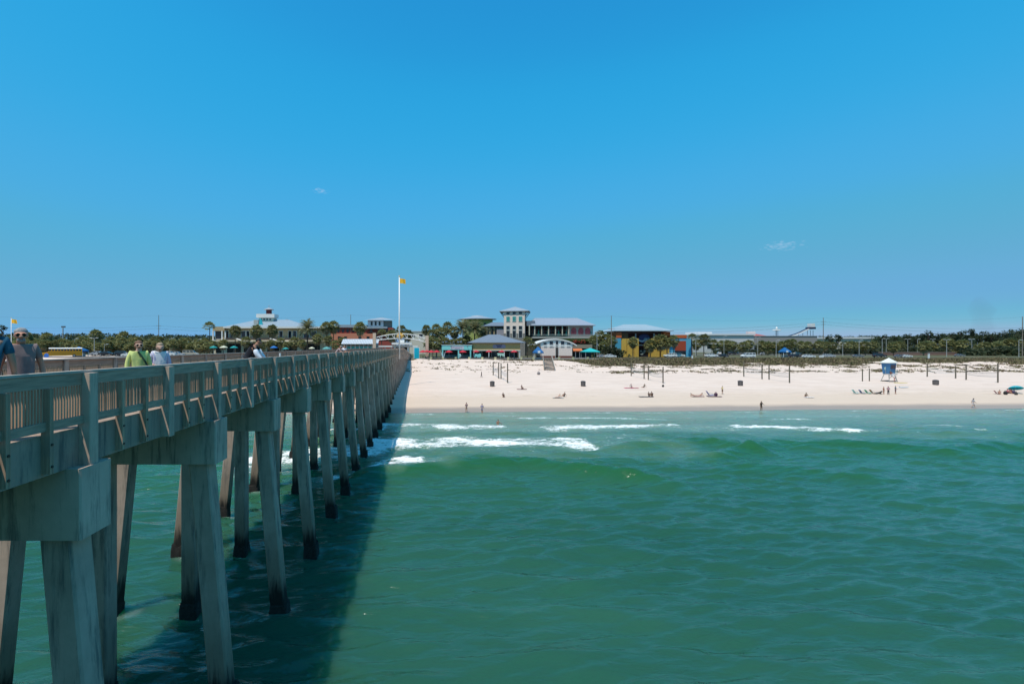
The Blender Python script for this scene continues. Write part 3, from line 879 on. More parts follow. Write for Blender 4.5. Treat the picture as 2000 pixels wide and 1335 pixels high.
# entrance arch with a gilt sun
b = Bld('entrance_arch', 'curved white truss arch with a gilded sun at its crown over the plaza', 785, 203, 'arch')
for px in (731, 834):
    b.box('pillar', M('sand_stucco', (.55, .42, .32), .85, .1), px - 3, px + 3, 650 if px < 800 else 655, None, 0, 1.4)
def arch(py_end0, py_mid, py_end1, r):
    pts = []
    for k in range(17):
        u = k / 16; px = 733 + 100 * u
        base = py_end0 * (1 - u) + py_end1 * u
        pts.append((b.x(px), 0.7, b.z(base - (base - py_mid) * 4 * u * (1 - u) if True else 0)))
    return pts
top = arch(659, 651.5, 662, .1); bot = arch(664.5, 660.5, 669, .1)
m = MB(); m.path(top, 0.16); m.build('top_chord', white_paint, b.root)
m = MB(); m.path(bot, 0.16); m.build('bottom_chord', white_paint, b.root)
for k in range(16):
    m = MB(); m.tube(top[k], bot[k + 1] if k % 2 else bot[k], 0.09, 0.09, 6); m.build('web_strut', white_paint, b.root)
m = MB(); c0 = (b.x(781.5), 0.4, b.z(655.5)); n = 14
vs = [(c0[0], -0.1, c0[2])]
for i in range(2 * n):
    r_ = 1.75 if i % 2 == 0 else 1.05; a_ = math.pi * i / n
    vs.append((c0[0] + r_ * math.cos(a_), 0.3, c0[2] + r_ * math.sin(a_)))
vs.append((c0[0], 0.6, c0[2]))
m.add(vs, [(0, 1 + (i + 1) % (2 * n), 1 + i) for i in range(2 * n)] + [(2 * n + 1, 1 + i, 1 + (i + 1) % (2 * n)) for i in range(2 * n)])
m.build('sun_emblem', M('gilded_sun', (0.62, 0.36, 0.06), .4, .15), b.root)
m = MB(); m.lathe([(0.02, 0), (0.38, 0.02), (0.38, 0.1), (0.02, 0.12)], 12); o = m.build('sun_face', M('dark_bronze', (.10, .04, .02), .5, .2), b.root); o.location = (c0[0] - .1, -0.12, c0[2] - .1); o.rotation_euler = (R(90), 0, 0)

# white entrance gate at the landward end of the pier
b = Bld('pier_gatehouse', 'white stepped gatehouse canopy at the land end of the pier', 786, 216)
b.box('roof_slab', trimw, 765.5, 804, 668.6, 672.8, -1.5, 5)
b.box('roof_tower', trimw, 778.5, 789.5, 663.4, 668.6, 0.5, 3)
b.box('lower_beam', trimw, 736, 816, 674.6, 677.4, -0.4, 3)
for px in (771, 797): b.box('column', trimw, px - 1.8, px + 1.8, 672.8, None, 0, 1)
b.box('dark_opening', shade, 773, 795, 674, None, 1.4, 3)
for px in (740, 752, 764): b.box('pier', trimw, px - .8, px + .8, 677.3, None, 0.2, .8)
s_ = Bld('banner_sign', 'tall plain turquoise banner board with white edges at the end of the pier', 813.5, 203, 'sign')
s_.box('board', trimw, 808, 819.3, 677.8, 706, 0, 0.3)
s_.box('banner', M('turquoise_print', (0.0, 0.42, 0.56), .6, .05), 809, 818.6, 678.8, 703.4, -0.02, -0.006)

b = Bld('cream_shop', 'plain cream flat-roofed block between the palms behind the gilded sun', 818, 330)
b.box('wall', M('pale_cream', (.62, .57, .48), .85, .06), 800, 838, 647.5, None, 0, 12); b.box('coping', trimw, 799, 839, 646.3, 647.5, -.3, 12.3)
b.win(803, 811, 652, 658, 0); b.win(818, 826, 652, 658, 0)

# aqua snack bar
b = Bld('snack_bar', 'aqua snack bar with a wide painted sign board over its open counter', 893, 208)
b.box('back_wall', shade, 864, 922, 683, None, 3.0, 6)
b.box('sign_parapet', aqua, 863.5, 921.5, 673.6, 683.2, 0, 6)
b.box('parapet_cap', trimw, 862.5, 922.5, 672.9, 673.6, -.15, 6.1)
b.box('sign_panel', M('pale_sign_print', (.52, .56, .60), .6, .1), 880, 906, 675.6, 682.0, -0.06, -0.002)
m = MB()
for k, (p0, p1, q0, q1) in enumerate(((882, 884, 676.6, 679), (885, 887.5, 676.6, 679), (888.5, 890, 676.6, 679), (891, 893.5, 676.6, 679), (894.5, 896, 676.6, 679), (897, 899.5, 676.6, 679), (900.5, 903, 676.6, 679), (888, 898, 680, 681.2))): m.box(b.x(p0), b.x(p1), -0.085, -0.062, b.z(q1), b.z(q0))
m.build('sign_lettering', M('mauve_print', (.40, .28, .36), .6, .1), b.root)
for px in (880.6, 912.8):
    m = MB(); m.tube((b.x(px), -0.9, b.z(675.4)), (b.x(px), 0, b.z(674.6)), .07); m.lathe([(.32, b.z(677)), (.12, b.z(675))], 8, (b.x(px), -.9)); m.build('sign_lamp', M('lamp_grey', (.10, .12, .13), .6, .1), b.root)
for px in (864.5, 895.5, 919): b.box('post', aqua, px - 1.2, px + 1.2, 683.2, None, 0.1, 0.7)
b.box('counter', M('dark_teal_counter', (.03, .12, .13), .7, .2), 866, 919, 693, None, 2.2, 2.9)

# tan pavilion with the hip roof
b = Bld('tan_pavilion', 'tan souvenir pavilion with a grey hip roof and open front', 971, 212)
b.box('upper_wall', tan_m, 924, 1016, 668, 683.6, 0, 12)
b.box('trim', trimw, 923.4, 1016.6, 683.4, 684.6, -0.12, 12.1)
b.hip('roof', roof_g, 916.5, 1026, 668.4, 652.3, 958, 979, -0.9, 14, 0.22)
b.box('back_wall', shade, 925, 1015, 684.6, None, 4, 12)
for px in (925.5, 955, 985, 1015.3): b.box('post', M('pale_post', (.62, .66, .66), .7, .06), px - .8, px + .8, 684.5, None, 0.1, 0.6)
m = MB(); cx, cz = b.x(975), b.z(675.8)
m.add([(cx - 2.6, -.10, cz - .9), (cx + 2.6, -.10, cz - .9), (cx + 2.9, -.10, cz), (cx + 2.3, -.10, cz + .8), (cx - 2.3, -.10, cz + .8), (cx - 2.9, -.10, cz), (cx - 2.6, 0, cz - .9), (cx + 2.6, 0, cz - .9), (cx + 2.9, 0, cz), (cx + 2.3, 0, cz + .8), (cx - 2.3, 0, cz + .8), (cx - 2.9, 0, cz)],
      [(0, 1, 2, 3, 4, 5), (0, 6, 7, 1), (1, 7, 8, 2), (2, 8, 9, 3), (3, 9, 10, 4), (4, 10, 11, 5), (5, 11, 6, 0)])
m.build('sign_panel', M('mauve_sign', (.34, .28, .36), .6, .1), b.root)
m = MB()
for k in range(6): m.box(cx - 1.35 + k * .45, cx - 1.0 + k * .45, -.13, -.103, cz + .25, cz + .6)
for k in range(4): m.box(cx - 1.0 + k * .5, cx - .6 + k * .5, -.13, -.103, cz - .45, cz + .05)
m.build('sign_lettering', M('navy_print', (.03, .025, .10), .6, .1), b.root)
for p in (934, 962, 998): b.win(p, p + 10, 687, 700, 4, trimw, glass_d, .12, 'doorway')

# round-roofed hall and its lower roof
b = Bld('round_hall', 'yellow-green round hall with a shallow cone roof behind the date palms', 936, 300)
m = MB(); m.lathe([(9.2, -0.3), (9.2, b.z(622))], 24, (b.x(938), 11)); m.build('drum_wall', M('lime_stucco', (.30, .34, .10), .85, .12), b.root)
m = MB(); m.lathe([(12.2, b.z(622.2)), (12.2, b.z(621.3)), (4.0, b.z(615.6)), (3.6, b.z(614.4)), (0.4, b.z(613.4))], 28, (b.x(936), 11)); m.build('cone_roof', roof_w, b.root)
for k in range(5):
    a_ = R(-150 + k * 26); m = MB(); cx_, cy_ = b.x(938) + 9.25 * math.cos(a_), 11 + 9.25 * math.sin(a_)
    m.box(cx_ - .8, cx_ + .8, cy_ - .1, cy_ + .2, b.z(640), b.z(630)); m.build('window', glass_d, b.root)
b = Bld('link_block', 'low grey-roofed block with dark columns left of the square tower', 966, 285)
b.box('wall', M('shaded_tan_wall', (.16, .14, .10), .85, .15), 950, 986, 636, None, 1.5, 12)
b.hip('roof', roof_g, 943, 990, 636, 628, 964, 984, -1, 13, .3)
for px in (951, 957, 965): b.box('column', olive, px - 1, px + 1, 636.5, None, 0, .6)
for p in (953, 960, 968, 976): b.win(p, p + 5, 641, 655, 1.5, trimw, glass_d, .12)
b.box('lower_front', M('lilac_grey_wall', (.36, .34, .38), .85, .1), 970, 986, 642, 660, -0.3, 1.3)

# the square tower, turned a little to the left
TW = R(-15)
b = Bld('square_tower', 'square stone tower with a flared pyramid roof and teal windows', 1006, 268, rz=TW)
hw = 5.6; tw = M('warm_white_tower_stucco', (.76, .62, .53), .85, .08)
z_ = b.z
m = MB(); m.box(-hw, hw, -hw, hw, z_(651), z_(609)); m.build('shaft', tw, b.root)
m = MB(); m.box(-hw - .15, hw + .15, -hw - .15, hw + .15, -.3, z_(651)); m.build('stone_base', stone, b.root)
m = MB(); m.hip(-8.0, 8.0, -6.5, 8.0, z_(608.2), z_(598.8), -.05, .05, .3, 0); m.tube((0, 0, z_(599.2)), (0, 0, z_(597)), .12, .04); m.build('pyramid_roof', roof_w, b.root)
for sgn in (-1, 0, 1):
    x0 = sgn * 3.3
    for (p0, p1, gm, nm) in ((609.6, 615.2, glass_d, 'window'), (618.4, 628.6, glass_t, 'window'), (636.5, 644.3, glass_d, 'window'), (645.4, 660, glass_d, 'window')):
        for face in (0, 1):
            m = MB()
            if face == 0: m.box(x0 - 1.05, x0 + 1.05, -hw - .22, -hw - .03, z_(p1), z_(p0))
            else: m.box(hw + .03, hw + .22, x0 - 1.05, x0 + 1.05, z_(p1), z_(p0))
            f = m.build(nm, trimw if face == 0 else steel, b.root)
            m = MB()
            if face == 0: m.box(x0 - .9, x0 + .9, -hw - .25, -hw - .06, z_(p1) + .15, z_(p0) - .15)
            else: m.box(hw + .06, hw + .25, x0 - .9, x0 + .9, z_(p1) + .15, z_(p0) - .15)
            m.build('pane', gm, f)
for sx in (-1, 1):
    for sy in (-1, 1):
        m = MB()
        m.tube((sx * hw, sy * hw, z_(620)), (sx * 7.8, sy * 6.4, z_(608.6)), .16); m.tube((sx * hw, sy * (hw - 2), z_(617)), (sx * 7.8, sy * (hw - 2), z_(608.6)), .12); m.build('eave_bracket', M('dark_bracket', (.05, .07, .06), .7, .1), b.root)

# long gallery building
b = Bld('gallery_building', 'long building with an upper gallery, pale roof and three arched red panels', 1098, 260)
b.box('lower_wall', M('dark_olive_wall', (.09, .085, .06), .9, .2), 1028, 1164, 661, None, 2, 18)
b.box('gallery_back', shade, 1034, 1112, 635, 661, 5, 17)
b.box('end_wall', M('pinkish_stucco', (.58, .43, .37), .85, .1), 1111, 1160, 634.5, 661, 1.4, 17)
b.hip('roof', M('lilac_metal_roof', (.28, .315, .37), .45, .06, 1), 1037, 1163, 634.6, 618.8, 1052, 1138, -0.6, 19, .35)
b.box('roof_wing', roof_g, 1030, 1046, 626, 636, 1, 10)
for px in (1034, 1044.5, 1058, 1071.5, 1085, 1098.5, 1111): b.box('gallery_column', cream, px - .8, px + .8, 634.8, 654.5, 0, .5)
b.box('gallery_floor', M('pale_concrete', (.42, .40, .37), .85, .1), 1040, 1165, 657.6, 660.4, -.6, 5)
m = MB()
for k in range(100): xx = b.x(1041 + k * 1.24); m.box(xx - .03, xx + .03, -.52, -.46, b.z(657.7), b.z(653.4))
m.build('balusters', M('sage_rail', (.30, .38, .36), .7, .1), b.root)
b.box('handrail', M('sage_rail', (.30, .38, .36)), 1040, 1165, 652.7, 653.4, -.56, -.42)
for k, px in enumerate((1122, 1136, 1149.5)):
    m = MB(); x0, x1 = b.x(px - 5), b.x(px + 5); zb_, zt = b.z(653), b.z(644.5); n = 8
    pr = [(x0, zb_), (x1, zb_)] + [((x0 + x1) / 2 + (x1 - x0) / 2 * math.cos(math.pi * i / n), zt + 1.4 * math.sin(math.pi * i / n)) for i in range(n + 1)]
    m.xprism(pr, 1.15, 1.38); m.build('arched_panel', M('watermelon_print', (.62, .10, .11), .7, .3, 1.3), b.root)
b.win(1153.5, 1158, 645, 653, 1.4, trimw, glass_t, .2)
for px in (1048, 1064, 1078, 1092, 1105): b.win(px - 4, px + 4, 640, 654, 5, M('dark_red_frame', (.16, .04, .04), .7, .2), glass_d, .3)
b.box('planter', M('planter_hedge', (.05, .075, .02), .95, .5, 1.2, bump=1.0), 1088, 1166, 660.8, 666, -1.6, .2)
m = MB(); rr = random.Random(3)
for k in range(70):
    xx = b.x(rr.uniform(1116, 1142)); zz_ = b.z(rr.uniform(664, 670)); r_ = rr.uniform(.10, .24)
    m.add([(xx - r_, -1.8 - rr.random(), zz_), (xx + r_, -1.8 - rr.random(), zz_ + .1), (xx, -1.9 - rr.random() * .6, zz_ + 1.5 * r_)], [(0, 1, 2)])
m.build('red_flowers', M('bougainvillea', (.42, .05, .04), .8, .4), b.root)
for px in (1124, 1134, 1147): b.box('lower_window', glass_d, px, px + 6, 672, 688, 1.85, 1.99)

# restroom with the curved roof
b = Bld('bathhouse', 'white bathhouse with a curved roof, clerestory windows and a brick base', 1084, 210)
pts = [(1040, 673.5), (1050, 668.6), (1060, 665), (1072, 662.2), (1085, 661), (1098, 662.4), (1110, 665.6), (1119, 669.4), (1126, 673.6)]
m = MB(); top_ = [(b.x(p), b.z(q)) for p, q in pts]; lo = [(x_, z1 - .45) for x_, z1 in top_][::-1]
for k in range(len(top_) - 1):
    (xa, za), (xb, zb_) = top_[k], top_[k + 1]
    m.xprism([(xa, za - .45), (xb, zb_ - .45), (xb, zb_), (xa, za)], -0.5, 10)
m.build('curved_roof', trimw, b.root)
cl = [(b.x(1056), b.z(677.4)), (b.x(1118), b.z(677.4)), (b.x(1118), b.z(670.6)), (b.x(1110), b.z(667.8)), (b.x(1098), b.z(664.9)), (b.x(1085), b.z(663.6)), (b.x(1072), b.z(664.8)), (b.x(1062), b.z(667.4)), (b.x(1056), b.z(670))]
m = MB(); m.xprism(cl, 0, 9); m.build('clerestory_wall', trimw, b.root)
b.box('wall', pinkw, 1057, 1117.6, 677.4, 694.5, 0.05, 9)
b.box('brick_base', M('dark_brick', (.17, .06, .045), .9, .2, 3), 1056.7, 1117.9, 694.5, None, 0, 9.05)
for (p0, p1, q0, q1) in ((1061, 1068, 668.4, 673), (1073, 1080.5, 665.8, 672.8), (1085, 1090.5, 665, 673), (1095, 1102.5, 666, 672.8), (1107, 1114.5, 668.6, 672.8), (1062, 1068, 675.5, 677.2), (1073, 1081, 675.5, 677.2), (1085, 1090, 674.6, 677), (1095, 1102, 675.5, 677.2), (1107, 1114, 675.5, 677.2)): b.win(p0, p1, q0, q1, 0, trimw, glass_d, .08)
b.win(1084.5, 1091, 677.8, 699, 0.05, trimw, M('dark_door', (.06, .05, .045), .7, .2), .1, 'door')

# cafe terrace: awning and hip tent, flat roof
b = Bld('cafe', 'small tan flat-roofed cafe with an orange awning behind the bathhouse', 1136, 222)
b.box('wall', shade, 1118, 1156, 680, None, 1, 8); b.box('roof', M('tan_roof', (.26, .22, .16), .85, .15), 1116, 1156, 672.5, 680, -.5, 9)
m = MB(); m.add([(b.x(1118), -1.5, b.z(684)), (b.x(1136), -1.5, b.z(684)), (b.x(1134), .9, b.z(676)), (b.x(1118), .9, b.z(676)), (b.x(1118), -1.5, b.z(686)), (b.x(1136), -1.5, b.z(686))], [(0, 1, 2, 3), (0, 4, 5, 1), (0, 3, 4), (1, 5, 2)]); m.build('awning', M('orange_canvas', (.62, .17, .06), .8, .1), b.root)
for px in (1122, 1130): b.box('post', steel, px, px + .8, 684, None, -1.4, -1.2)
t = Bld('hip_tent', 'turquoise hip-roofed shade tent standing right of the orange awning', 1152.5, 212, 'tent')
m = MB(); m.hip(t.x(1138), t.x(1167), -3.2, 3.2, t.z(686), t.z(679.2), t.x(1152), t.x(1153), .35); m.build('canopy', M('turquoise_canvas', (.02, .40, .40), .8, .08), t.root)
for px in (1139.5, 1165.5):
    for yy_ in (-3, 3): m = MB(); m.tube((t.x(px), yy_, -.2), (t.x(px), yy_, t.z(686.5)), .09); m.build('leg', steel, t.root)

# colourful restaurant
b = Bld('yellow_restaurant', 'yellow, orange and blue restaurant with a pale hip roof and round emblem', 1278, 238)
yw = M('golden_stucco', (.58, .37, .07), .85, .14, 1.2); ow = M('orange_stucco', (.52, .11, .03), .85, .12); bw = M('blue_stucco', (.07, .34, .50), .85, .12)
b.box('core_wall', M('maroon_wall', (.07, .022, .02), .9, .2), 1212, 1306, 647, None, 3, 18)
b.hip('roof', M('sky_metal_roof', (.30, .38, .42), .45, .06, 1), 1199, 1314, 645.2, 631.6, 1233, 1277, -1.1, 20, .35)
for (p0, p1) in ((1213, 1224), (1225, 1238), (1239, 1247.5), (1271.5, 1288), (1290, 1303), (1304.5, 1307)): b.box('yellow_wall', yw, p0, p1, 660.8, None, 0, 2.98)
b.box('orange_corner', ow, 1203, 1213.5, 648.5, 659.4, -.4, 6); b.box('blue_corner', bw, 1201, 1212.6, 659.5, None, -.3, 6)
b.box('gable_panel', M('brown_panel', (.16, .09, .05), .85, .2), 1214, 1229, 650, 660.6, 1.2, 3)
b.box('orange_corner', ow, 1297, 1310, 647.5, 656, 0.4, 3)
for px in (1242.5, 1278.5): b.box('column', M('grey_column', (.34, .32, .33), .8, .1), px - 1, px + 1, 651, 671, .4, 1)
m = MB(); m.lathe([(0.05, 0), (2.9, .02), (2.9, .2), (0.05, .22)], 24); o = m.build('emblem', M('navy_emblem', (.05, .05, .16), .6, .3, .8), b.root); o.location = (b.x(1263), 2.7, b.z(661)); o.rotation_euler = (R(90), 0, 0); o.scale = (1.0, .8, 1)
cx, cz = b.x(1258), b.z(664.6)
m = MB(); n = 10
for k in range(n):
    a0, a1 = R(200 + k * 14), R(200 + (k + 1) * 14)
    f = lambda a_, r_: (cx + r_ * 1.25 * math.cos(a_), 2.3, cz + 1.6 + r_ * math.sin(a_))
    m.add([f(a0, 1.55), f(a1, 1.55), f(a1, 2.3), f(a0, 2.3)], [(0, 1, 2, 3)]); g_ = len(m.v)
m2 = MB()
for q in m.f: vs = [m.v[i] for i in q]; m2.add(vs + [(x_, 2.46, z1) for x_, _, z1 in vs], [(0, 1, 2, 3), (0, 4, 5, 1), (2, 6, 7, 3), (1, 5, 6, 2), (3, 7, 4, 0)])
m2.build('emblem_crescent', M('white_sign_face', (.66, .64, .70), .6, .08), b.root)
m = MB()
for k in range(7): xx = b.x(1262 + k * 1.7); m.box(xx, xx + .28, 2.25, 2.47, b.z(667 - (k % 3) * .9), b.z(660.5 - (k % 2) * 1.4))
m.build('emblem_lettering', M('pale_blue_letters', (.34, .42, .48), .6, .1), b.root)
b.box('sign_shelf', M('pink_sign_shelf', (.55, .38, .34), .7, .1), 1248.5, 1259, 672.5, 674.6, 1.6, 2.9)
b.win(1251, 1271, 678, 696, 2.9, M('dark_doorframe', (.03, .025, .05), .6, .2), glass_d, .25, 'entrance', 2)
for (p0, p1, q0, q1) in ((1255, 1258.5, 684, 687), (1262, 1265.5, 684, 687), (1254, 1261, 690.5, 692.5), (1259, 1264, 687.8, 689.4)): b.box('door_poster', M('pale_poster', (.34, .40, .38), .7, .2), p0, p1, q0, q1, 2.6, 2.72)
b.box('right_wing', M('blue_wing', (.10, .38, .58), .85, .1), 1309, 1354, 659.8, None, 2, 14)
b.box('wing_band', ow, 1312, 1345, 653.6, 659.8, 1.8, 14.2)
b.box('wing_panel', M('brick_red_panel', (.36, .06, .03), .85, .15), 1322, 1343.5, 665.4, 684.6, 1.75, 1.98)
b.box('wing_shopfront', glass_d, 1322, 1343.5, 685.2, 695, 1.8, 1.97)
b.box('wing_side', M('dark_blue_wall', (.03, .09, .18), .85, .2), 1345, 1358, 662, None, 3, 13)
b.box('wing_stripe', trimw, 1309, 1312, 672, None, 1.9, 2.0)

# big stores and water park far behind
b = Bld('white_store', 'broad white flat-roofed store far behind the car park palms', 1420, 430)
b.box('wall', M('off_white_cladding', (.52, .50, .49), .85, .08), 1356, 1472, 654.5, None, 0, 40)
b.box('roof', M('white_membrane_roof', (.68, .68, .68), .6, .04), 1355, 1474, 651.5, 654.4, -1, 60)
b.box('roof_box', M('white_membrane_roof', (.68, .68, .68)), 1386, 1417, 646.6, 651.4, 20, 40)
b.box('entrance', M('shade_grey_wall', (.30, .30, .32), .85, .1), 1412, 1470, 668, None, -1.5, -.02)
for p in (1380, 1396, 1418, 1436, 1452): b.win(p, p + 9, 671, 682, -1.5 if p > 1411 else 0, trimw, glass_d, .4)
b = Bld('red_roof_hall', 'low hall with a red roof and a white ridge behind the white store', 1480, 470)
b.box('wall', M('grey_cladding', (.36, .36, .37), .85, .1), 1458, 1500, 656, None, 0, 20)
b.hip('roof', M('red_roof', (.42, .10, .08), .7, .15), 1455, 1502, 656.5, 651, 1466, 1490, -1, 22); b.box('ridge_box', trimw, 1474, 1488, 646.4, 651.5, 9, 13)
b = Bld('tan_store', 'long grey-brown store block behind the blue kiosk', 1535, 440)
b.box('wall', M('greige_cladding', (.27, .25, .24), .85, .1), 1468, 1596, 656.3, None, 0, 40)
b.box('coping', steel, 1467, 1597, 655.4, 656.3, -.4, 40.4)
b.box('cream_bay', M('store_cream', (.46, .38, .30), .85, .1), 1566, 1580, 671, None, -2, -.02)
for p in (1472, 1486, 1502, 1518, 1533, 1549, 1584): b.win(p, p + 8, 672, 684, 0, steel, glass_d, .4)
b = Bld('warehouse', 'low white-roofed warehouse far off on the right', 1655, 480)
b.box('wall', M('cream_cladding', (.56, .50, .42), .85, .08), 1606, 1704, 661, None, 0, 30); b.box('roof', M('white_membrane_roof', (.68, .68, .68)), 1604, 1706, 658, 661.2, -1, 50)
for p in (1612, 1630, 1650, 1672, 1690): b.win(p, p + 8, 667, 676, 0, trimw, glass_d, .4)
b = Bld('water_slide', 'tall white and navy water slide with its launch tower far behind the stores', 1572, 450, 'slide')
m = MB(); navy = M('navy_structure', (.02, .03, .07), .6, .2)
pth = [(1540, 657.5), (1552, 654), (1562, 650), (1572, 645), (1582, 641)]
for k in range(len(pth) - 1):
    (p0, q0), (p1, q1) = pth[k], pth[k + 1]
    m.xprism([(b.x(p0), b.z(q0 + 1)), (b.x(p1), b.z(q1 + 1)), (b.x(p1), b.z(q1 - 1)), (b.x(p0), b.z(q0 - 1))], -1.5, 1.5)
m.build('flume', trimw, b.root)
m = MB()
for k in range(len(pth) - 1):
    (p0, q0), (p1, q1) = pth[k], pth[k + 1]
    m.xprism([(b.x(p0 + 2), b.z(q0 - 1.2)), (b.x(p1 + 2), b.z(q1 - 1.2)), (b.x(p1 + 2), b.z(q1 - 2.4)), (b.x(p0 + 2), b.z(q0 - 2.4))], -1, 2)
m.build('covered_stair', navy, b.root)
b.box('launch_deck', navy, 1578, 1589.5, 638.6, 642.4, -2.5, 3); b.box('launch_hut', trimw, 1581, 1588.5, 631.6, 638.6, -2, 2.5)
for px in (1560, 1568, 1577, 1583, 1588): b.col('support', steel, px, 645 if px > 1570 else 650, None, 0, .22)
b = Bld('spire', 'slim silver spire with a ring of white lights above the far stores', 1517, 445, 'tower')
b.col('mast', steel, 1517, 640, None, 0, .35)
m = MB(); m.lathe([(3.0, b.z(645.4)), (3.3, b.z(644.4)), (3.0, b.z(643.4))], 14, (b.x(1517), 0)); m.build('ring', trimw, b.root)
m = MB(); m.lathe([(.8, b.z(642)), (.9, b.z(640.5)), (.05, b.z(637.6))], 10, (b.x(1517), 0)); m.build('cap', trimw, b.root)
b.col('brace', steel, 1514.5, 643.6, None, 0, .15); b.col('brace', steel, 1519.5, 643.6, None, 0, .15)
b = Bld('reddish_pavement', 'long reddish pavement band along the far car park', 1790, 285, 'wall')  # band of pavement, built as a low upright panel
b.box('panel', M('reddish_paving', (.20, .12, .10), .9, .15), 1706, 1868, 687.6, None, 0, 1)
b.box('coping', M('pale_pavement_edge', (.30, .24, .21), .9, .1), 1705, 1869, 687.0, 687.6, -.1, 1.1)  # pale top edge of the pavement band

# ------------------------------------------------------------------ palms and trees
def leafmat(name, col, var=0.35, scale=0.9, trans=True):
    k = NT(name)
    oi = k.t.nodes.new('ShaderNodeObjectInfo')
    n = k.noise(scale, (1, 1, 1), 3, 0.6)
    c = k.ramp(n, (0.3, tuple(x * (1 - var) for x in col)), (0.7, tuple(x * (1 + var) for x in col)))
    v = k.ramp(k.math('ADD', 0.72, k.math('MULTIPLY', oi.outputs['Random'], 0.5)), (0.0, 0.0), (1.0, 1.0))
    c = k.mix(1.0, c, v, 'MULTIPLY')
    k.link(c, k.p.inputs['Base Color']); k.p.inputs['Roughness'].default_value = 0.6
    k.p.inputs['Specular IOR Level'].default_value = 0.3
    tl = k.t.nodes.new('ShaderNodeBsdfTranslucent'); k.link(c, tl.inputs[0])
    ad = k.t.nodes.new('ShaderNodeMixShader'); ad.inputs[0].default_value = 0.38
    k.link(k.p.outputs[0], ad.inputs[1]); k.link(tl.outputs[0], ad.inputs[2])
    k.link(ad.outputs[0], [n for n in k.t.nodes if n.type == 'OUTPUT_MATERIAL'][0].inputs[0])
    return k.m
palm_green = leafmat('palm_leaf', (0.27, 0.265, 0.11))
palm_dead = leafmat('dead_palm_leaf', (0.50, 0.39, 0.23))
date_green = leafmat('date_palm_leaf', (0.22, 0.215, 0.105))
bark = M('palm_bark', (0.11, 0.085, 0.065), 0.95, 0.35, 2.0, bump=0.8, stretch=(1, 1, 4))
pine_green = leafmat('pine_needles', (0.055, 0.072, 0.034), 0.4, 0.3)
pine_bark = M('pine_bark', (0.07, 0.05, 0.04), 0.95, 0.3)
hedge_m = leafmat('scrub_leaf', (0.11, 0.115, 0.05), 0.45, 0.5)

def fan_crown(seed, n=44, el0=-42, el1=80, droop=0.35, rad=1.0):
    rr = random.Random(seed); m = MB()
    for i in range(n):
        az = i * 2.39996 + rr.uniform(-.25, .25); el = R(el0 + (el1 - el0) * ((i + rr.random()) / n))
        d = Vector((math.cos(az) * math.cos(el), math.sin(az) * math.cos(el), math.sin(el)))
        pl = rad * rr.uniform(0.38, 0.52); fl = rad * rr.uniform(0.44, 0.6)
        hub = d * pl
        m.tri(Vector((0, 0, 0)) + d.orthogonal().normalized() * .012, hub, d.orthogonal().normalized() * -.012)
        side = d.cross(Vector((0, 0, 1)))
        side = side.normalized() if side.length > .05 else Vector((1, 0, 0))
        up = side.cross(d).normalized()
        for j in range(7):
            a = R(-66 + 22 * j + rr.uniform(-6, 6))
            t = (d * math.cos(a) + side * math.sin(a)).normalized()
            tip = hub + t * fl * (1 - .12 * abs(j - 3) / 3) + Vector((0, 0, -droop * fl * (0.4 + rr.random()))) + up * fl * .10
            wd = t.cross(up).normalized() * fl * 0.175
            mid = hub + t * fl * .55 + up * fl * .07 + Vector((0, 0, -droop * fl * .15))
            m.add([hub, mid + wd, tip, mid - wd], [(0, 1, 2, 3)])
    return m
def skirt(seed, n=30, rad=1.0):
    return fan_crown(seed, n, -86, -34, 0.6, rad * 0.95)
def feather_crown(seed, n=46, rad=1.0):
    rr = random.Random(seed); m = MB()
    for i in range(n):
        az = i * 2.39996 + rr.uniform(-.2, .2); u = (i + rr.random()) / n
        el = R(-28 + 112 * u); L = rad * rr.uniform(.92, 1.08)
        d = Vector((math.cos(az), math.sin(az), 0)); pts = []
        for k in range(8):
            s = k / 7
            e = el - s * s * R(52)
            pts.append((pts[-1] if pts else Vector((0, 0, 0))) + (d * math.cos(e) + Vector((0, 0, math.sin(e)))) * (L / 7.4 if k else 0.001))
        side = d.cross(Vector((0, 0, 1))).normalized()
        for k in range(7):
            a, b = pts[k], pts[k + 1]; t = (b - a).normalized()
            m.add([a + side * .012 * rad, b + side * .008 * rad, b - side * .008 * rad, a - side * .012 * rad], [(0, 1, 2, 3)])
            for sg in (-1, 1):
                for q in (0.0, 0.5):
                    o = a.lerp(b, q); l = rad * .26 * math.sin(math.pi * min(1, max(.12, (k + q + .8) / 8.2))) + .05 * rad
                    tip = o + (side * sg * .75 + t * .6 + Vector((0, 0, .12 - .5 * rr.random()))).normalized() * l
                    m.tri(o, o + t * (L / 16), tip)
    return m
FAN = [fan_crown(s).mesh('crown', palm_green) for s in (1, 2, 3, 4)]
FAN2 = [fan_crown(s, 26, -20, 85, .2).mesh('crown', palm_green) for s in (11, 12)]
SKIRT = [skirt(s).mesh('dead_frond_skirt', palm_dead) for s in (5, 6, 7)]
DATE = [feather_crown(s).mesh('crown', date_green) for s in (8, 9)]
def trunk_mesh(seed, r0, r1):
    rr = random.Random(seed); m = MB(); pr = []
    for k in range(15): pr.append(((r0 + (r1 - r0) * k / 14) * (1.1 if k % 2 else .93), k / 14))
    m.sm = False; m.lathe(pr, 9); return m.mesh('trunk', bark)
TR = [trunk_mesh(s, .20, .17) for s in (1, 2)]
TRD = trunk_mesh(4, .34, .28)
rpalm = random.Random(77)
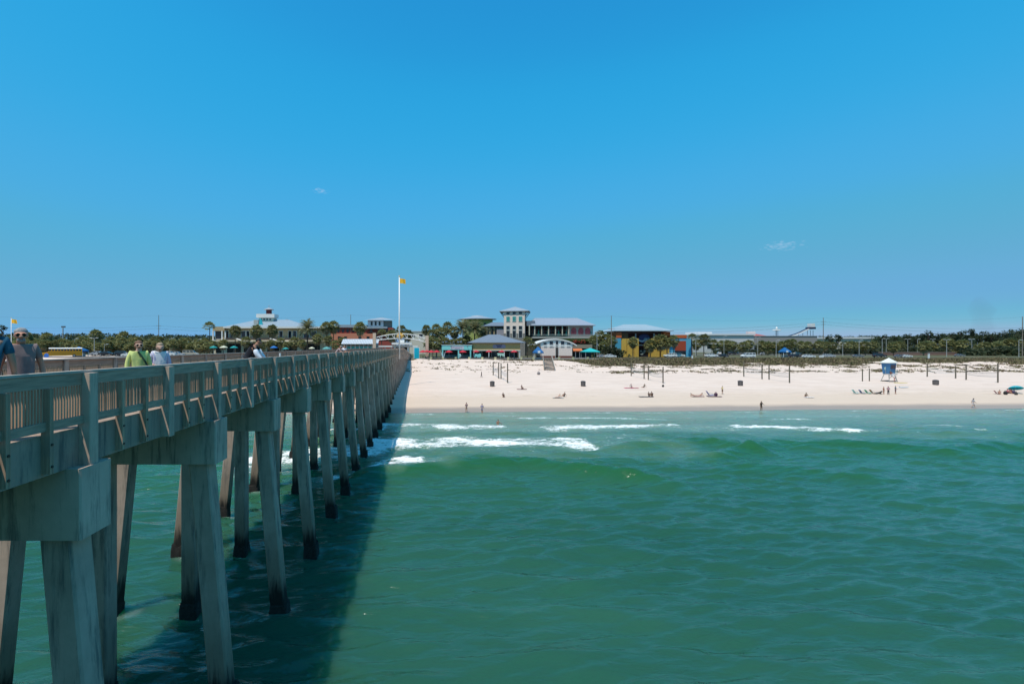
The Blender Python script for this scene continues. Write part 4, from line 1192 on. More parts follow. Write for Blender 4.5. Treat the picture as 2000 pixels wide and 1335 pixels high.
def palm(kind, px, py_top, Y, wpx, label, group=None, zb=None, cat='palm tree'):
    x = (px - PPX) / F * Y
    g = gz(x, Y) if zb is None else zb
    rad = wpx / F * Y / 2 * 1.12
    ztop = CAM_H - (py_top - HZ) / F * Y
    hub = max(g + 0.6, ztop - rad * (0.92 if kind != 'date' else .80))
    t = empty('date_palm' if kind == 'date' else 'sabal_palm', (x, Y, g), rpalm.uniform(0, 6.28), label, cat, group)
    lean = rpalm.uniform(-.03, .03)
    inst('trunk', TRD if kind == 'date' else rpalm.choice(TR), t, (0, 0, -0.3), (lean, rpalm.uniform(-.03, .03), 0), (1, 1, hub - g + .3))
    me = rpalm.choice(DATE if kind == 'date' else (FAN if kind == 'sabal' else FAN2))
    inst('crown', me, t, (0, 0, hub - g), (rpalm.uniform(-.1, .1), rpalm.uniform(-.1, .1), rpalm.uniform(0, 6)), (rad, rad, rad * (rpalm.uniform(.85, 1.0))))
    if kind == 'sabal':
        inst('dead_frond_skirt', rpalm.choice(SKIRT), t, (0, 0, hub - g + .1), (0, 0, rpalm.uniform(0, 6)), (rad * .85, rad * .85, rad * .95))
    return t
# individual palms one can point at
palm('thin', 409, 625, 224, 27, 'tall fan palm at the left corner of the cream restaurant')
palm('sabal', 460, 631, 222, 27, 'fan palm in front of the cream restaurant, left of its lantern')
palm('sabal', 501, 631, 222, 28, 'fan palm in front of the cream restaurant, right below its lantern')
palm('sabal', 532, 631, 221, 26, 'fan palm in front of the cream restaurant, right of its lantern')
palm('date', 600, 622, 216, 42, 'big feathery date palm at the right end of the cream restaurant')
palm('sabal', 637, 624, 218, 27, 'left one of two touching tall palms before the red shop block')
palm('sabal', 651, 622, 223, 28, 'right one of two touching tall palms before the red shop block')
palm('sabal', 703, 625, 220, 28, 'single tall fan palm in front of the red shop block wall')
palm('sabal', 765, 640, 240, 26, 'fan palm behind the left half of the entrance arch')
palm('sabal', 784, 632, 244, 24, 'dark fan palm right behind the white flagpole')
palm('sabal', 797, 640, 240, 24, 'fan palm behind the right half of the entrance arch')
palm('thin', 746, 640, 242, 20, 'small fan palm by the shaded side of the white shop tower')
SHORT = ['short palm at the left end of the silver pavilion roof', 'short palm left of the two touching tall palms', 'short palm left of the big date palm trunk', 'short palm above the blue terrace umbrella, to its right', 'short palm above and right of the second teal umbrella', 'short palm above the pale cream terrace umbrella', 'short palm under the left one of the two touching palms', 'low palm hugging the trunk of the big date palm', 'low wide palm right behind the bent fisherman', 'low palm under the right one of the two touching palms', 'low palm above the pale teal umbrella', 'low palm just left of the blue terrace umbrella']
for i, (px, py, Y, wp) in enumerate(((668, 655, 212, 20), (620, 648, 214, 24), (575, 655, 210, 24), (548, 656, 208, 22), (480, 655, 210, 22), (436, 660, 212, 22), (641, 652, 208, 22), (590, 660, 207, 20), (508, 662, 206, 26), (655, 662, 206, 20), (560, 664, 205, 18), (528, 662, 205, 20))):
    palm('sabal', px, py, Y, wp, SHORT[i], 'short palms in front of the restaurant and red shops')
for i, (px, py, Y, wp, k, lab) in enumerate(((833, 632, 236, 22, 'sabal', 'leftmost fan palm of the dense clump left of the tan pavilion'), (845, 640, 230, 24, 'sabal', 'lower fan palm second from the left in the dense clump by the snack bar'),
        (852, 630, 240, 22, 'sabal', 'dark fan palm in the left half of the dense clump behind the snack bar'), (862, 636, 228, 25, 'sabal', 'brown skirted fan palm in the middle of the dense clump'),
        (874, 626, 238, 24, 'sabal', 'tallest dark fan palm of the dense clump behind the snack bar'), (888, 634, 230, 26, 'sabal', 'fan palm just left of the date palms in the dense clump'),
        (903, 622, 226, 42, 'date', 'left date palm with brownish fronds below the round hall roof'), (927, 622, 232, 44, 'date', 'right date palm with wide dark fronds below the round hall roof'), (945, 636, 236, 34, 'date', 'lower date palm between the round hall and the link block'),
        (838, 655, 222, 26, 'sabal', 'low palm under the leftmost palm of the dense clump'), (868, 654, 222, 28, 'sabal', 'low palm right above the aqua snack bar sign'), (898, 656, 222, 24, 'sabal', 'low palm above the right end of the aqua snack bar'),
        (853, 657, 221, 26, 'sabal', 'low palm above the left end of the aqua snack bar'), (884, 658, 221, 24, 'sabal', 'low palm behind the middle of the aqua snack bar'), (912, 652, 226, 24, 'sabal', 'low palm touching the left eave of the tan pavilion'))): palm(k, px, py, Y, wp, lab)
for px, py, Y, wp, lab in ((1030, 655, 216, 24, 'fan palm squeezed between the tan pavilion and the bathhouse'), (1040, 664, 206, 18, 'low fan palm behind the blue kiosk'), (1172, 642, 240, 26, 'fan palm left of the yellow restaurant utility pole'), (1186, 648, 238, 26, 'fan palm right behind the utility pole by the yellow restaurant'),
        (1160, 652, 236, 22, 'fan palm at the right end of the gallery building'), (1197, 655, 232, 20, 'low fan palm beside the blue corner of the yellow restaurant'), (1178, 664, 230, 22, 'low bushy palm between the hip tent and the utility pole'),
        (1236, 656, 230, 22, 'fan palm before the left yellow panels of the colourful restaurant'), (1270, 660, 229, 26, 'fan palm before the emblem of the colourful restaurant'), (1290, 648, 230, 34, 'wide fan palm before the right yellow panels of the colourful restaurant'), (1316, 652, 229, 24, 'fan palm before the blue wing of the colourful restaurant'),
        (1303, 658, 228, 22, 'small palm tucked right of the wide palm at the colourful restaurant'),
        (1352, 649, 236, 20, 'dark fan palm at the right edge of the blue wing'), (1375, 648, 238, 26, 'tallest fan palm between the blue wing and the white store'), (1394, 660, 240, 22, 'fan palm in front of the left corner of the white store')): palm('sabal' if px not in (1352, 1030) else 'thin', px, py, Y, wp, lab)
# rows of palms in the car park and the belt on the left, alike to the eye
rows = [(1360, 660, 20), (1410, 662, 18), (1421, 661, 20), (1432, 663, 18), (1452, 664, 20), (1464, 661, 18), (1488, 662, 20), (1500, 664, 24), (1512, 666, 20), (1528, 663, 20), (1540, 661, 20), (1548, 660, 18), (1566, 663, 20), (1578, 664, 18),
        (1600, 662, 20), (1612, 663, 20), (1626, 664, 18), (1650, 664, 18), (1662, 663, 20), (1675, 665, 18), (1690, 664, 20), (1706, 663, 18), (1745, 665, 20), (1758, 663, 18), (1804, 664, 22), (1815, 662, 24), (1850, 656, 24), (1864, 666, 24), (1880, 660, 22), (1915, 668, 24), (1926, 664, 24), (1948, 664, 26), (1962, 660, 28), (1978, 656, 30), (1992, 660, 28)]
MARKS = [(1352, 'the blue wing of the yellow restaurant'), (1389, 'the lone white sport utility car'), (1461, 'the boxy white van'), (1517, 'the silver spire'), (1532, 'the blue roadside kiosk'), (1572, 'the water slide'), (1604, 'the white sign box'), (1655, 'the white warehouse'), (1678, 'the tall dark lamp post'), (1736, 'the lifeguard tower'), (1792, 'the lamp post amid the pines'), (1814, 'the white marker post'), (1849, 'the dark double lamp post'), (1898, 'the double lamp before the woods'), (1949, 'the last volleyball post'), (1984, 'the turquoise beach umbrella'), (2010, 'the right edge')]
used_marks = {}
def row_label(px, MARKS=MARKS, what='fan palm in the car park'):
    lo = max([m_ for m_ in MARKS if m_[0] <= px + 4], key=lambda m_: m_[0]); hi = min([m_ for m_ in MARKS if m_[0] > px + 4], key=lambda m_: m_[0])
    side = 'just right of' if px - lo[0] < (hi[0] - lo[0]) * .36 else 'just left of' if hi[0] - px < (hi[0] - lo[0]) * .36 else 'well right of'
    ref = hi[1] if side == 'just left of' else lo[1]
    s_ = what + ' %s %s' % (side, ref)
    used_marks[s_] = used_marks.get(s_, 0) + 1
    return s_ if used_marks[s_] == 1 else {2: 'second ', 3: 'third ', 4: 'fourth '}[used_marks[s_]] + s_
for px, py, wp in rows:
    palm('sabal', px, py, rpalm.uniform(268, 300), wp * 1.08, row_label(px), 'palms in rows across the far car park')
LMARKS = [(-30, 'the left edge'), (4, 'the lone thin pine'), (22, 'the yellow flagpole'), (41, 'the grey-haired man'), (84, 'the bus hood'), (123, 'the billboard mast'), (146, 'the lamp above the bus'), (184, 'the double lamp by the bus'), (204, 'the short lamp post'), (242, 'the dark dense palm'), (271, 'the woman in lime'), (312, 'the woman in lavender'), (331, 'the lamp beside her'), (387, 'the lamp left of the restaurant'), (440, 'the restaurant')]
for k in range(62):
    px = -10 + k * 7.0 + rpalm.uniform(-4, 4)
    near = k % 2
    py = rpalm.uniform(660, 667) if near else rpalm.uniform(652, 660)
    palm('sabal', px, py, rpalm.uniform(196, 215) if near else rpalm.uniform(228, 262), rpalm.uniform(20, 26), row_label(px, LMARKS, 'front belt palm' if near else 'rear belt palm'), 'palms in the dense belt left of the restaurant')
for px, py, wp, lab in ((187, 640, 30, 'taller round-headed palm rising above the belt right of the school bus'), (52, 645, 22, 'taller dark palm above the belt just right of the grey-haired man'), (92, 646, 24, 'taller dark palm above the belt over the school bus roof'), (242, 643, 28, 'dark dense palm above the belt left of the woman in lime')): palm('sabal', px, py, 240, wp, lab)

# pines
def pine_crown(seed, rad=1.0):
    rr = random.Random(seed); m = MB()
    for c in range(15):
        a = rr.uniform(0, 6.28); q = rr.uniform(.05, .85); zc = rr.uniform(-.7, .75)
        cx, cy = math.cos(a) * q * (1 - abs(zc) * .6), math.sin(a) * q * (1 - abs(zc) * .6)
        cr = rr.uniform(.22, .40)
        for k in range(24):
            d = Vector((rr.gauss(0, 1), rr.gauss(0, 1), rr.gauss(0, .8))).normalized() * cr * rr.uniform(.5, 1)
            t1 = Vector((rr.gauss(0, 1), rr.gauss(0, 1), rr.gauss(0, 1))).normalized() * .12; t2 = Vector((rr.gauss(0, 1), rr.gauss(0, 1), rr.gauss(0, 1))).normalized() * .12
            p = Vector((cx, cy, zc)) + d
            m.tri(p - t1, p + t1, p + t2 * 1.6)
    return m
PINE = [pine_crown(s).mesh('crown', pine_green) for s in (1, 2, 3)]
m = MB(); m.tube((0, 0, 0), (0, 0, 1), .22, .10, 7)
for k in range(5):
    a = k * 1.9; m.tube((0, 0, .62 + .06 * k), (math.cos(a) * 1.6, math.sin(a) * 1.6, .70 + .07 * k), .06, .02, 5)
PTR = m.mesh('trunk', pine_bark)
def pine(px, py_top, Y, wpx, label, group=None, asp=0.8):
    x = (px - PPX) / F * Y; g = gz(x, Y); rad = wpx / F * Y / 2; zt = CAM_H - (py_top - HZ) / F * Y
    t = empty('pine_tree', (x, Y, g), rpalm.uniform(0, 6.28), label, 'pine tree', group)
    inst('trunk', PTR, t, (0, 0, -.3), (0, 0, 0), (1, 1, zt - g - rad * .3))
    inst('crown', rpalm.choice(PINE), t, (0, 0, zt - g - rad * asp), (0, 0, rpalm.uniform(0, 6)), (rad, rad, rad * asp))
for px, py, wp in ((1726, 652, 18), (1748, 655, 20), (1775, 651, 20), (1790, 655, 22), (1802, 650, 22), (1814, 645, 24), (1832, 650, 26), (1846, 650, 26), (1858, 649, 24), (1876, 644, 24), (1886, 650, 24), (1898, 641, 26), (1912, 652, 22), (1925, 646, 24), (1936, 650, 24), (1950, 648, 28), (1966, 645, 28), (1978, 642, 28), (1990, 642, 30), (2004, 642, 30), (1638, 652, 20), (1620, 653, 22)):
    pine(px, py, rpalm.uniform(370, 420), wp * 1.1, row_label(px, MARKS, 'dark pine in the far woods'), 'pines along the woods on the right')
pine(4, 633, 300, 22, 'lone thin pine above the belt at the left edge of the view', None, .55)

def woods(name, label, spec, seed):
    """a far wood read as one mass: ragged crowns filled with leaf-sized faces"""
    rr = random.Random(seed); m = MB()
    for (px0, px1, py0, py1, Y0, Y1, n) in spec:
        for i in range(n):
            px = rr.uniform(px0, px1); Y = rr.uniform(Y0, Y1); u = (px - px0) / (px1 - px0)
            x = (px - PPX) / F * Y; zt = CAM_H - (py0 + (py1 - py0) * u + rr.uniform(-1.8, 3.2) - HZ) / F * Y; g = 6.0
            r_ = rr.uniform(2.6, 4.6)
            for k in range(46):
                zz_ = g + (zt - g) * rr.random() ** .8
                q = r_ * (1.0 if zz_ < zt - 2 else .55)
                p = Vector((x + rr.gauss(0, .55) * q, Y + rr.gauss(0, .55) * q, zz_))
                s_ = rr.uniform(.8, 1.5)
                t1 = Vector((rr.gauss(0, 1), rr.gauss(0, 1), rr.gauss(0, 1))).normalized() * s_; t2 = Vector((rr.gauss(0, 1), rr.gauss(0, 1), rr.gauss(0, 1))).normalized() * s_
                m.tri(p - t1, p + t1, p + t2)
    o = m.build(name, leafmat('far_wood_leaf', (0.068, 0.084, 0.040), .5, .12), kind='stuff')
    tag(o, label, 'woods')
woods('far_woods', 'dark far-off pine woods along the horizon', [(-260, 130, 650, 653, 400, 480, 300), (130, 420, 652, 655, 400, 480, 220), (420, 860, 658, 658, 480, 560, 150), (1150, 1620, 659, 657, 520, 600, 150), (1590, 1720, 658, 656, 560, 600, 110), (1700, 1860, 658, 655, 440, 520, 170), (1840, 2300, 655, 650, 420, 500, 330)], 3)
woods('car_park_scrub', 'low dark scrub and hedge along the car park edges', [(1600, 2060, 682, 676, 312, 335, 150), (1400, 1610, 683, 683, 320, 335, 60), (-60, 420, 680, 680, 262, 285, 130), (1880, 2060, 683, 674, 262, 285, 60), (1160, 1215, 676, 682, 226, 232, 10)], 9)

# ------------------------------------------------------------------ poles, lamps, wires
pole_m = M('grey_pole_wood', (0.20, 0.17, 0.14), .9, .2, 2); lampm = M('lamp_post_grey', (0.42, 0.43, 0.43), .5, .1)
poles = []
def upole(px, py_top, py_arm, Y, label):
    x = (px - PPX) / F * Y; g = gz(x, Y); zt = CAM_H - (py_top - HZ) / F * Y; za = CAM_H - (py_arm - HZ) / F * Y
    t = empty('utility_pole', (x, Y, g), 0, label, 'utility pole')
    m = MB(); m.tube((0, 0, -.3), (0, 0, zt - g), .24, .14, 8); m.build('pole', pole_m, t)
    for q, wd in ((za, 1.5), (za - 1.6, 1.2)):
        m = MB(); m.box(-wd, wd, -.22, -.06, q - g - .07, q - g + .07); m.build('crossarm', pole_m, t)
    for s in (-1.3, -.7, .7, 1.3):
        m = MB(); m.lathe([(.05, za - g + .07), (.09, za - g + .16), (.05, za - g + .3)], 6, (s, -.14)); m.build('insulator', lampm, t)
    poles.append((x, Y, zt - .3, za, za - 1.6))
upole(310, 615, 636, 290, 'tall grey utility pole rising behind the two women on the pier')
upole(685, 614, 640, 285, 'utility pole in front of the red shop block')
upole(1194, 616, 642, 226, 'utility pole left of the yellow restaurant')
upole(1608, 620, 628, 290, 'pale utility pole with crossarms right of the water slide')
upole(1997, 618, 640, 246, 'utility pole at the right edge of the view')
upole(-120, 612, 634, 290, 'utility pole beyond the left edge of the view')
wire_m = M('power_wire', (.12, .13, .15), .6, .1)
PWL = ['crossing the sky left of the pole behind the two women', 'between the pole behind the women and the red shop block', 'between the red shop block and the yellow restaurant', 'over the white store, right of the yellow restaurant', 'over the woods on the right']
wp_ = sorted(poles)
for a, b in zip(wp_[:-1], wp_[1:]):
    t = empty('power_line', ((a[0] + b[0]) / 2, (a[1] + b[1]) / 2, 0), 0, None, 'power line', 'power lines strung between the utility poles')
    t['label'] = 'thin sagging power wires ' + PWL.pop(0)
    for q in (2, 3, 4):
        for off in ((0,) if q == 2 else (-1.0, 1.0)):
            m = MB(); pts = []
            for k in range(13):
                u = k / 12
                pts.append((a[0] + (b[0] - a[0]) * u + off - t.location.x, a[1] + (b[1] - a[1]) * u - t.location.y, a[q] + (b[q] - a[q]) * u - 4 * 1.9 * u * (1 - u)))
            m.path(pts, .022, 3); m.build('wire', wire_m, t)
def lamp(px, py_top, Y, double, label, group=None):
    x = (px - PPX) / F * Y; g = gz(x, Y); zt = CAM_H - (py_top - HZ) / F * Y
    t = empty('street_lamp', (x, Y, g), 0, label, 'street lamp', group)
    m = MB(); m.tube((0, 0, -.2), (0, 0, zt - g), .11, .08, 7); m.build('post', lampm, t)
    for sg in ((-1, 1) if double else (1,)):
        m = MB(); m.tube((0, 0, zt - g - .1), (sg * .9, 0, zt - g), .05, .05, 6); m.build('arm', lampm, t)
        m = MB(); a_, b_ = sorted((sg * .7, sg * 1.6)); m.box(a_, b_, -.22, .22, zt - g - .02, zt - g + .2); m.build('lamp_head', M('lamp_head', (.55, .56, .56), .4, .05), t)
for px, py, Y, d, lab in ((146, 661, 205, False, 'lamp post above the middle of the school bus'), (184, 660, 190, True, 'double headed lamp post right of the school bus'), (331, 661, 215, False, 'lamp post right of the woman in lavender'), (387, 662, 220, False, 'lamp post left of the cream restaurant'), (204, 672, 200, False, 'short lamp post between the bus and the woman in lime'),
        (1166, 648, 222, True, 'lamp post beside the turquoise hip tent'), (1359, 662, 228, False, 'lamp post at the blue corner of the yellow restaurant'), (1414, 656, 270, False, 'lamp post before the white store front'), (1480, 659, 275, True, 'double lamp post before the tan store'), (1516, 664, 232, False, 'lamp post just left of the blue kiosk'),
        (1646, 670, 250, False, 'lamp post below the white warehouse'), (1678, 664, 238, False, 'tall dark lamp post left of the lifeguard tower'), (1723, 661, 262, False, 'lamp post above the lifeguard tower roof'), (1731, 661, 290, False, 'second lamp post above the lifeguard tower, farther off'), (1773, 662, 290, True, 'double lamp post right of the lifeguard tower'), (1792, 662, 295, False, 'lamp post amid the dark pines right of the tower'), (1822, 662, 300, True, 'lamp post half hidden in the palms on the right'), (1849, 663, 240, True, 'dark double lamp post in the grass on the right'), (1898, 662, 280, True, 'double lamp post in front of the woods at far right'), (1990, 664, 236, False, 'lamp post beside the utility pole at the right edge')):
    lamp(px, py, Y, d, lab)
t = Bld('billboard', 'high billboard on a slim mast above the left palm belt', 123, 330, 'billboard')
t.col('mast', steel, 123, 640, None, 0, .35); t.box('panel', M('dark_panel', (.10, .12, .14), .6, .2), 120, 127.5, 636.5, 639.5, -.3, .3)

# ------------------------------------------------------------------ vehicles
tyre_m = M('tyre_rubber', (.02, .02, .02), .8, .2); rim_m = M('wheel_rim', (.4, .4, .42), .35, .1); carglass = M('car_glass', (.02, .025, .03), .06, .1, spec=.6)
lightm = M('headlight', (.75, .75, .72), .2, .05); tailm = M('tail_light', (.35, .02, .02), .3, .1); blackp = M('black_plastic', (.025, .025, .025), .6, .1)
PROF = {  # lower body, glasshouse, length, height
    'sedan': ([(-2.3, .32), (2.3, .32), (2.35, .62), (2.28, .86), (1.2, .97), (-1.5, .98), (-2.25, .92), (-2.35, .6)], [(-1.75, .97), (1.15, .96), (.45, 1.42), (-.95, 1.44)], 1.44),
    'suv': ([(-2.35, .4), (2.35, .4), (2.4, .75), (2.3, 1.05), (1.15, 1.14), (-2.3, 1.14), (-2.4, .7)], [(-2.28, 1.14), (1.15, 1.13), (.55, 1.70), (-2.0, 1.74)], 1.74),
    'van': ([(-2.5, .4), (2.45, .4), (2.5, .8), (2.2, 1.1), (1.7, 1.22), (-2.48, 1.22)], [(-2.47, 1.22), (1.68, 1.21), (1.0, 1.98), (-2.42, 2.02)], 2.02),
    'pickup': ([(-2.8, .5), (2.75, .5), (2.8, .9), (2.7, 1.12), (1.3, 1.2), (-.7, 1.2), (-.7, 1.16), (-2.8, 1.16)], [(-.75, 1.2), (1.3, 1.19), (.7, 1.80), (-.5, 1.82)], 1.82)}
def paint(c): return M('car_paint_%d_%d_%d' % tuple(int(x * 99) for x in c), c, .3, .04, spec=.6)
def car(kind, col, px, Y, rz, label, group=None, dx=0, zb=None, sc=1.0):
    x = (px - PPX) / F * Y; g = gz(x, Y) + .06 if zb is None else zb
    t = empty({'sedan': 'parked_car', 'suv': 'parked_suv', 'van': 'parked_van', 'pickup': 'pickup_truck'}[kind], (x, Y, g), rz, label, 'van' if kind == 'van' else 'pickup truck' if kind == 'pickup' else 'car', group)
    if px > 1500: sc = sc * .88
    t.scale = (sc,) * 3
    lo, hi, hh = PROF[kind]; pm = paint(col)
    m = MB(); m.xprism(lo, -.88, .88); m.build('body', pm, t)
    zb_, zt = hi[0][1], hi[-1][1]
    m = MB()
    ins = [.85, .85, .68, .68]
    vs = [(p[0], -w_, p[1]) for p, w_ in zip(hi, ins)] + [(p[0], w_, p[1]) for p, w_ in zip(hi, ins)]
    m.add(vs, [(0, 1, 2, 3), (7, 6, 5, 4), (0, 4, 5, 1), (1, 5, 6, 2), (2, 6, 7, 3), (3, 7, 4, 0)]); m.build('cabin', pm, t)
    # windows stand just proud of the cabin
    def quad(a, b, c, d, off, name):
        m = MB(); o = Vector(off)
        P4 = [Vector(v) for v in (a, b, c, d)]
        m.add([v + o * .012 for v in P4] + [v - o * .02 for v in P4], [(0, 1, 2, 3), (7, 6, 5, 4), (0, 4, 5, 1), (1, 5, 6, 2), (2, 6, 7, 3), (3, 7, 4, 0)]); m.build(name, carglass, t)
    def lerp(a, b, u): return tuple(a[i] + (b[i] - a[i]) * u for i in range(3))
    for s in (0, 4):
        A, Bq, C_, D = vs[s], vs[s + 1], vs[s + 2], vs[s + 3]
        n = 3 if kind in ('suv', 'van') else 2
        for k in range(n):
            u0, u1 = (k + .07) / n, (k + .93) / n
            b0, b1, t0, t1 = lerp(A, Bq, u0), lerp(A, Bq, u1), lerp(D, C_, u0), lerp(D, C_, u1)
            quad(lerp(b0, t0, .12), lerp(b1, t1, .12), lerp(b1, t1, .86), lerp(b0, t0, .86), (0, -1 if s == 0 else 1, .3), 'side_window')
    def face(i, j, k, l, off, name):
        a, b, c, d = vs[i], vs[j], vs[k], vs[l]
        quad(lerp(lerp(a, b, .06), lerp(d, c, .06), .1), lerp(lerp(a, b, .94), lerp(d, c, .94), .1), lerp(lerp(a, b, .94), lerp(d, c, .94), .9), lerp(lerp(a, b, .06), lerp(d, c, .06), .9), off, name)
    face(1, 5, 6, 2, (1, 0, .6), 'windscreen'); face(4, 0, 3, 7, (-1, 0, .3), 'rear_window')
    L = lo[1][0]
    for sx in (-1, 1):
        for sy in (-1, 1):
            wx_ = sx * L * .63; r_ = .33 if kind == 'sedan' else .37
            m = MB(); m.tube((wx_, sy * .70, r_), (wx_, sy * .905, r_), r_, r_, 14); wh = m.build('tyre', tyre_m, t)
            m = MB(); m.tube((wx_, sy * .9, r_), (wx_, sy * .92, r_), r_ * .6, r_ * .6, 10); m.build('rim', rim_m, wh)
    for sy in (-.62, .62):
        m = MB(); m.box(L - .04, L + .055, sy - .2, sy + .2, .66, .8); m.build('headlight', lightm, t)
        m = MB(); m.box(-L - .06, -L + .08, sy - .16, sy + .16, .75, .95); m.build('tail_light', tailm, t)
    m = MB(); m.box(L - .1, L + .07, -.8, .8, .36, .52); m.build('bumper', blackp, t)
    return t
white = (.72, .72, .70); silver = (.42, .43, .45); dark = (.03, .032, .04); greyc = (.16, .17, .18); red = (.3, .03, .03); blue = (.03, .06, .14); tanc = (.4, .35, .27)
Yr = 219
for kind, c, px, Y, rz, lab, sc in (
    ('suv', white, 1309, 225.5, math.pi, 'white estate car parked before the yellow restaurant, nearest the road', 1.15), ('suv', white, 1325, 230, 0, 'white four by four behind the estate car by the yellow restaurant', 1.15), ('suv', white, 1389, 224, 0, 'white sport utility car alone right of the blue wing', 1.15),
    ('sedan', dark, 1410, 224.5, math.pi, 'low black car right of the lone white sport utility car', 1.15), ('van', white, 1461, 219, math.pi, 'boxy white van driving on the road left of the blue kiosk', 1.15), ('suv', dark, 1553, 222, 0, 'dark sport utility car right behind the blue kiosk', 1.15), ('sedan', white, 1579, 218.5, 0, 'long white car on the road right of the blue kiosk', 1.25), ('suv', silver, 1619, 218.5, 0, 'silver car on the road right of the white sign box', 1.15),
    ('sedan', greyc, 1676, 226, 0, 'grey car low in the grass left of the lifeguard tower', 1.1), ('suv', dark, 1718, 226, 0, 'black car behind the lifeguard tower roof', 1.25), ('sedan', greyc, 1757, 226, 0, 'grey car right of the lifeguard tower, half sunk in grass', 1.1), ('sedan', white, 1770, 225.5, 0, 'small white car right of the lifeguard tower', 1.1), ('sedan', greyc, 1874, 245, 0, 'dull green-grey car by the far double lamp post', 1.1),
    ('sedan', white, 1191, 219, 0, 'white car passing the foot of the utility pole by the yellow restaurant', 1.15), ('sedan', silver, 1176, 224, 0.3, 'small silver car beside the turquoise tent', 1.0),
    ('suv', white, 1405, 300, 1.2, 'white car in the far row before the white store entrance', 1.1), ('suv', dark, 1432, 300, 0, 'dark car in the far row before the white store', 1.1), ('sedan', silver, 1493, 302, .2, 'silver car in the far row before the tan store', 1.1), ('pickup', white, 1556, 300, 0, 'white pickup truck in the far row before the tan store', 1.1), ('sedan', greyc, 1446, 300, 0, 'grey car next to the dark car before the white store', 1.1),
    ('sedan', silver, 192, 176, .1, 'silver car roof just above the far pier rail beside the blue tent', 1.1), ('suv', dark, 239, 178, 0, 'dark car beyond the far rail, left of the woman in lime', 1.1), ('sedan', white, 251, 177, 0, 'white car beyond the far rail beside the woman in lime', 1.0), ('suv', white, 330, 178, 0, 'white car behind the woman in lavender', 1.1), ('suv', silver, 345, 180, 0, 'silver car right of the woman in lavender beyond the rail', 1.1), ('van', tanc, 372, 182, 0, 'tan van beyond the far rail left of the restaurant', 1.05), ('sedan', dark, 208, 176, 0, 'dark green car roof beyond the far rail right of the bus', 1.1)):
    car(kind, c, px, Y, rz, lab, None, sc=sc)

# school bus
def school_bus():
    Y = 165.0; x = (121 - PPX) / F * Y; g = gz(x, Y) + .05
    t = empty('school_bus', (x, Y, g), R(214), 'yellow school bus with a white roof parked beyond the far pier rail', 'bus')
    yb = M('school_bus_yellow', (.72, .31, .01), .45, .05)
    L = 5.6
    m = MB(); m.box(-L, 3.7, -1.2, 1.2, .55, 2.05); m.build('body', yb, t)
    m = MB(); m.xprism([(3.7, .55), (L, .55), (L + .1, 1.1), (L - .2, 1.55), (3.7, 1.75)], -1.0, 1.0); m.build('hood', yb, t)
    m = MB(); m.box(-L, 3.4, -1.18, 1.18, 2.05, 2.85); m.build('window_band', yb, t)
    m = MB(); prof = [(-1.22, 2.85), (1.22, 2.85), (1.12, 3.05), (.8, 3.18), (-.8, 3.18), (-1.12, 3.05)]
    m.add([(-L - .02, p[0], p[1]) for p in prof] + [(3.5, p[0], p[1]) for p in prof], [tuple(range(5, -1, -1)), tuple(range(6, 12))] + [(i, (i + 1) % 6, 6 + (i + 1) % 6, 6 + i) for i in range(6)]); m.build('roof', white_paint, t)
    for s in (-1, 1):
        for k in range(11):
            x0 = -L + .25 + k * .82; m = MB(); a, b = sorted((s * 1.17, s * 1.2)); m.box(x0, x0 + .62, a, b, 2.15, 2.72); m.build('side_window', carglass, t)
        for z in (1.05, 1.5, 1.9): m = MB(); a, b = sorted((s * 1.2, s * 1.22)); m.box(-L, 3.7, a, b, z, z + .06); m.build('rub_rail', blackp, t)
        for xx in (-3.4, 4.3):
            m = MB(); a, b = sorted((s * .85, s * 1.22)); m.tube((xx, a, .5), (xx, b, .5), .5, .5, 16); wh = m.build('tyre', tyre_m, t)
            m = MB(); m.tube((xx, s * 1.2, .5), (xx, s * 1.24, .5), .3, .3, 10); m.build('rim', rim_m, wh)
        m = MB(); m.box(L - .1, L + .12, s * .75 - .16, s * .75 + .16, 1.0, 1.3); m.build('headlight', lightm, t)
    m = MB(); m.box(3.4, 3.46, -1.05, 1.05, 1.95, 2.75); m.build('windscreen', carglass, t)
    m = MB(); m.box(L + .08, L + .25, -1.15, 1.15, .5, .75); m.build('bumper', blackp, t)
school_bus()

# ------------------------------------------------------------------ shade tents, umbrellas, kiosks, signs
def kiosk(px, Y, p0, p1, q0, q1, lab, rz=0.0, bits=True):
    t = Bld('canopy_kiosk', lab, px, Y, 'kiosk')
    c = M('royal_blue_canvas', (.008, .11, .30), .7, .1)
    m = MB(); m.hip(t.x(p0), t.x(p1), -1.6, 1.6, t.z(q1), t.z(q0), t.x(px - 1), t.x(px + 1), .5); m.build('canopy', c, t.root)
    m = MB(); xm = t.x(px); m.box(xm - .5, xm + .5, -1.66, -1.6, t.z(q1) - .45, t.z(q1) + .5); m.build('notice', M('pale_notice', (.60, .68, .74), .6, .05), t.root)
    for qx in (p0 + 1, p1 - 1):
        for qy in (-1.4, 1.4): m = MB(); m.tube((t.x(qx), qy, -.1), (t.x(qx), qy, t.z(q1) - .3), .09); m.build('post', trimw, t.root)
    m = MB(); m.box(t.x(p0 + 3), t.x(p1 - 3), -.6, .6, -.1, 1.1); m.build('counter', M('kiosk_counter', (.35, .33, .32), .8, .1), t.root)
    return t
kiosk(1051, 197, 1042, 1060, 677, 687, 'blue canopy kiosk with a white notice at the head of the beach stairs')
kiosk(1532.5, 226, 1525, 1541, 678, 686, 'blue canopy kiosk with pale notices on the roadside right of the white van')
kiosk(154, 172, 147, 168, 676.5, 684, 'blue domed tent at the tail of the school bus')
t = Bld('bus_side_sign', 'small round blue sign on a post beside the hood of the school bus', 91, 158, 'sign')
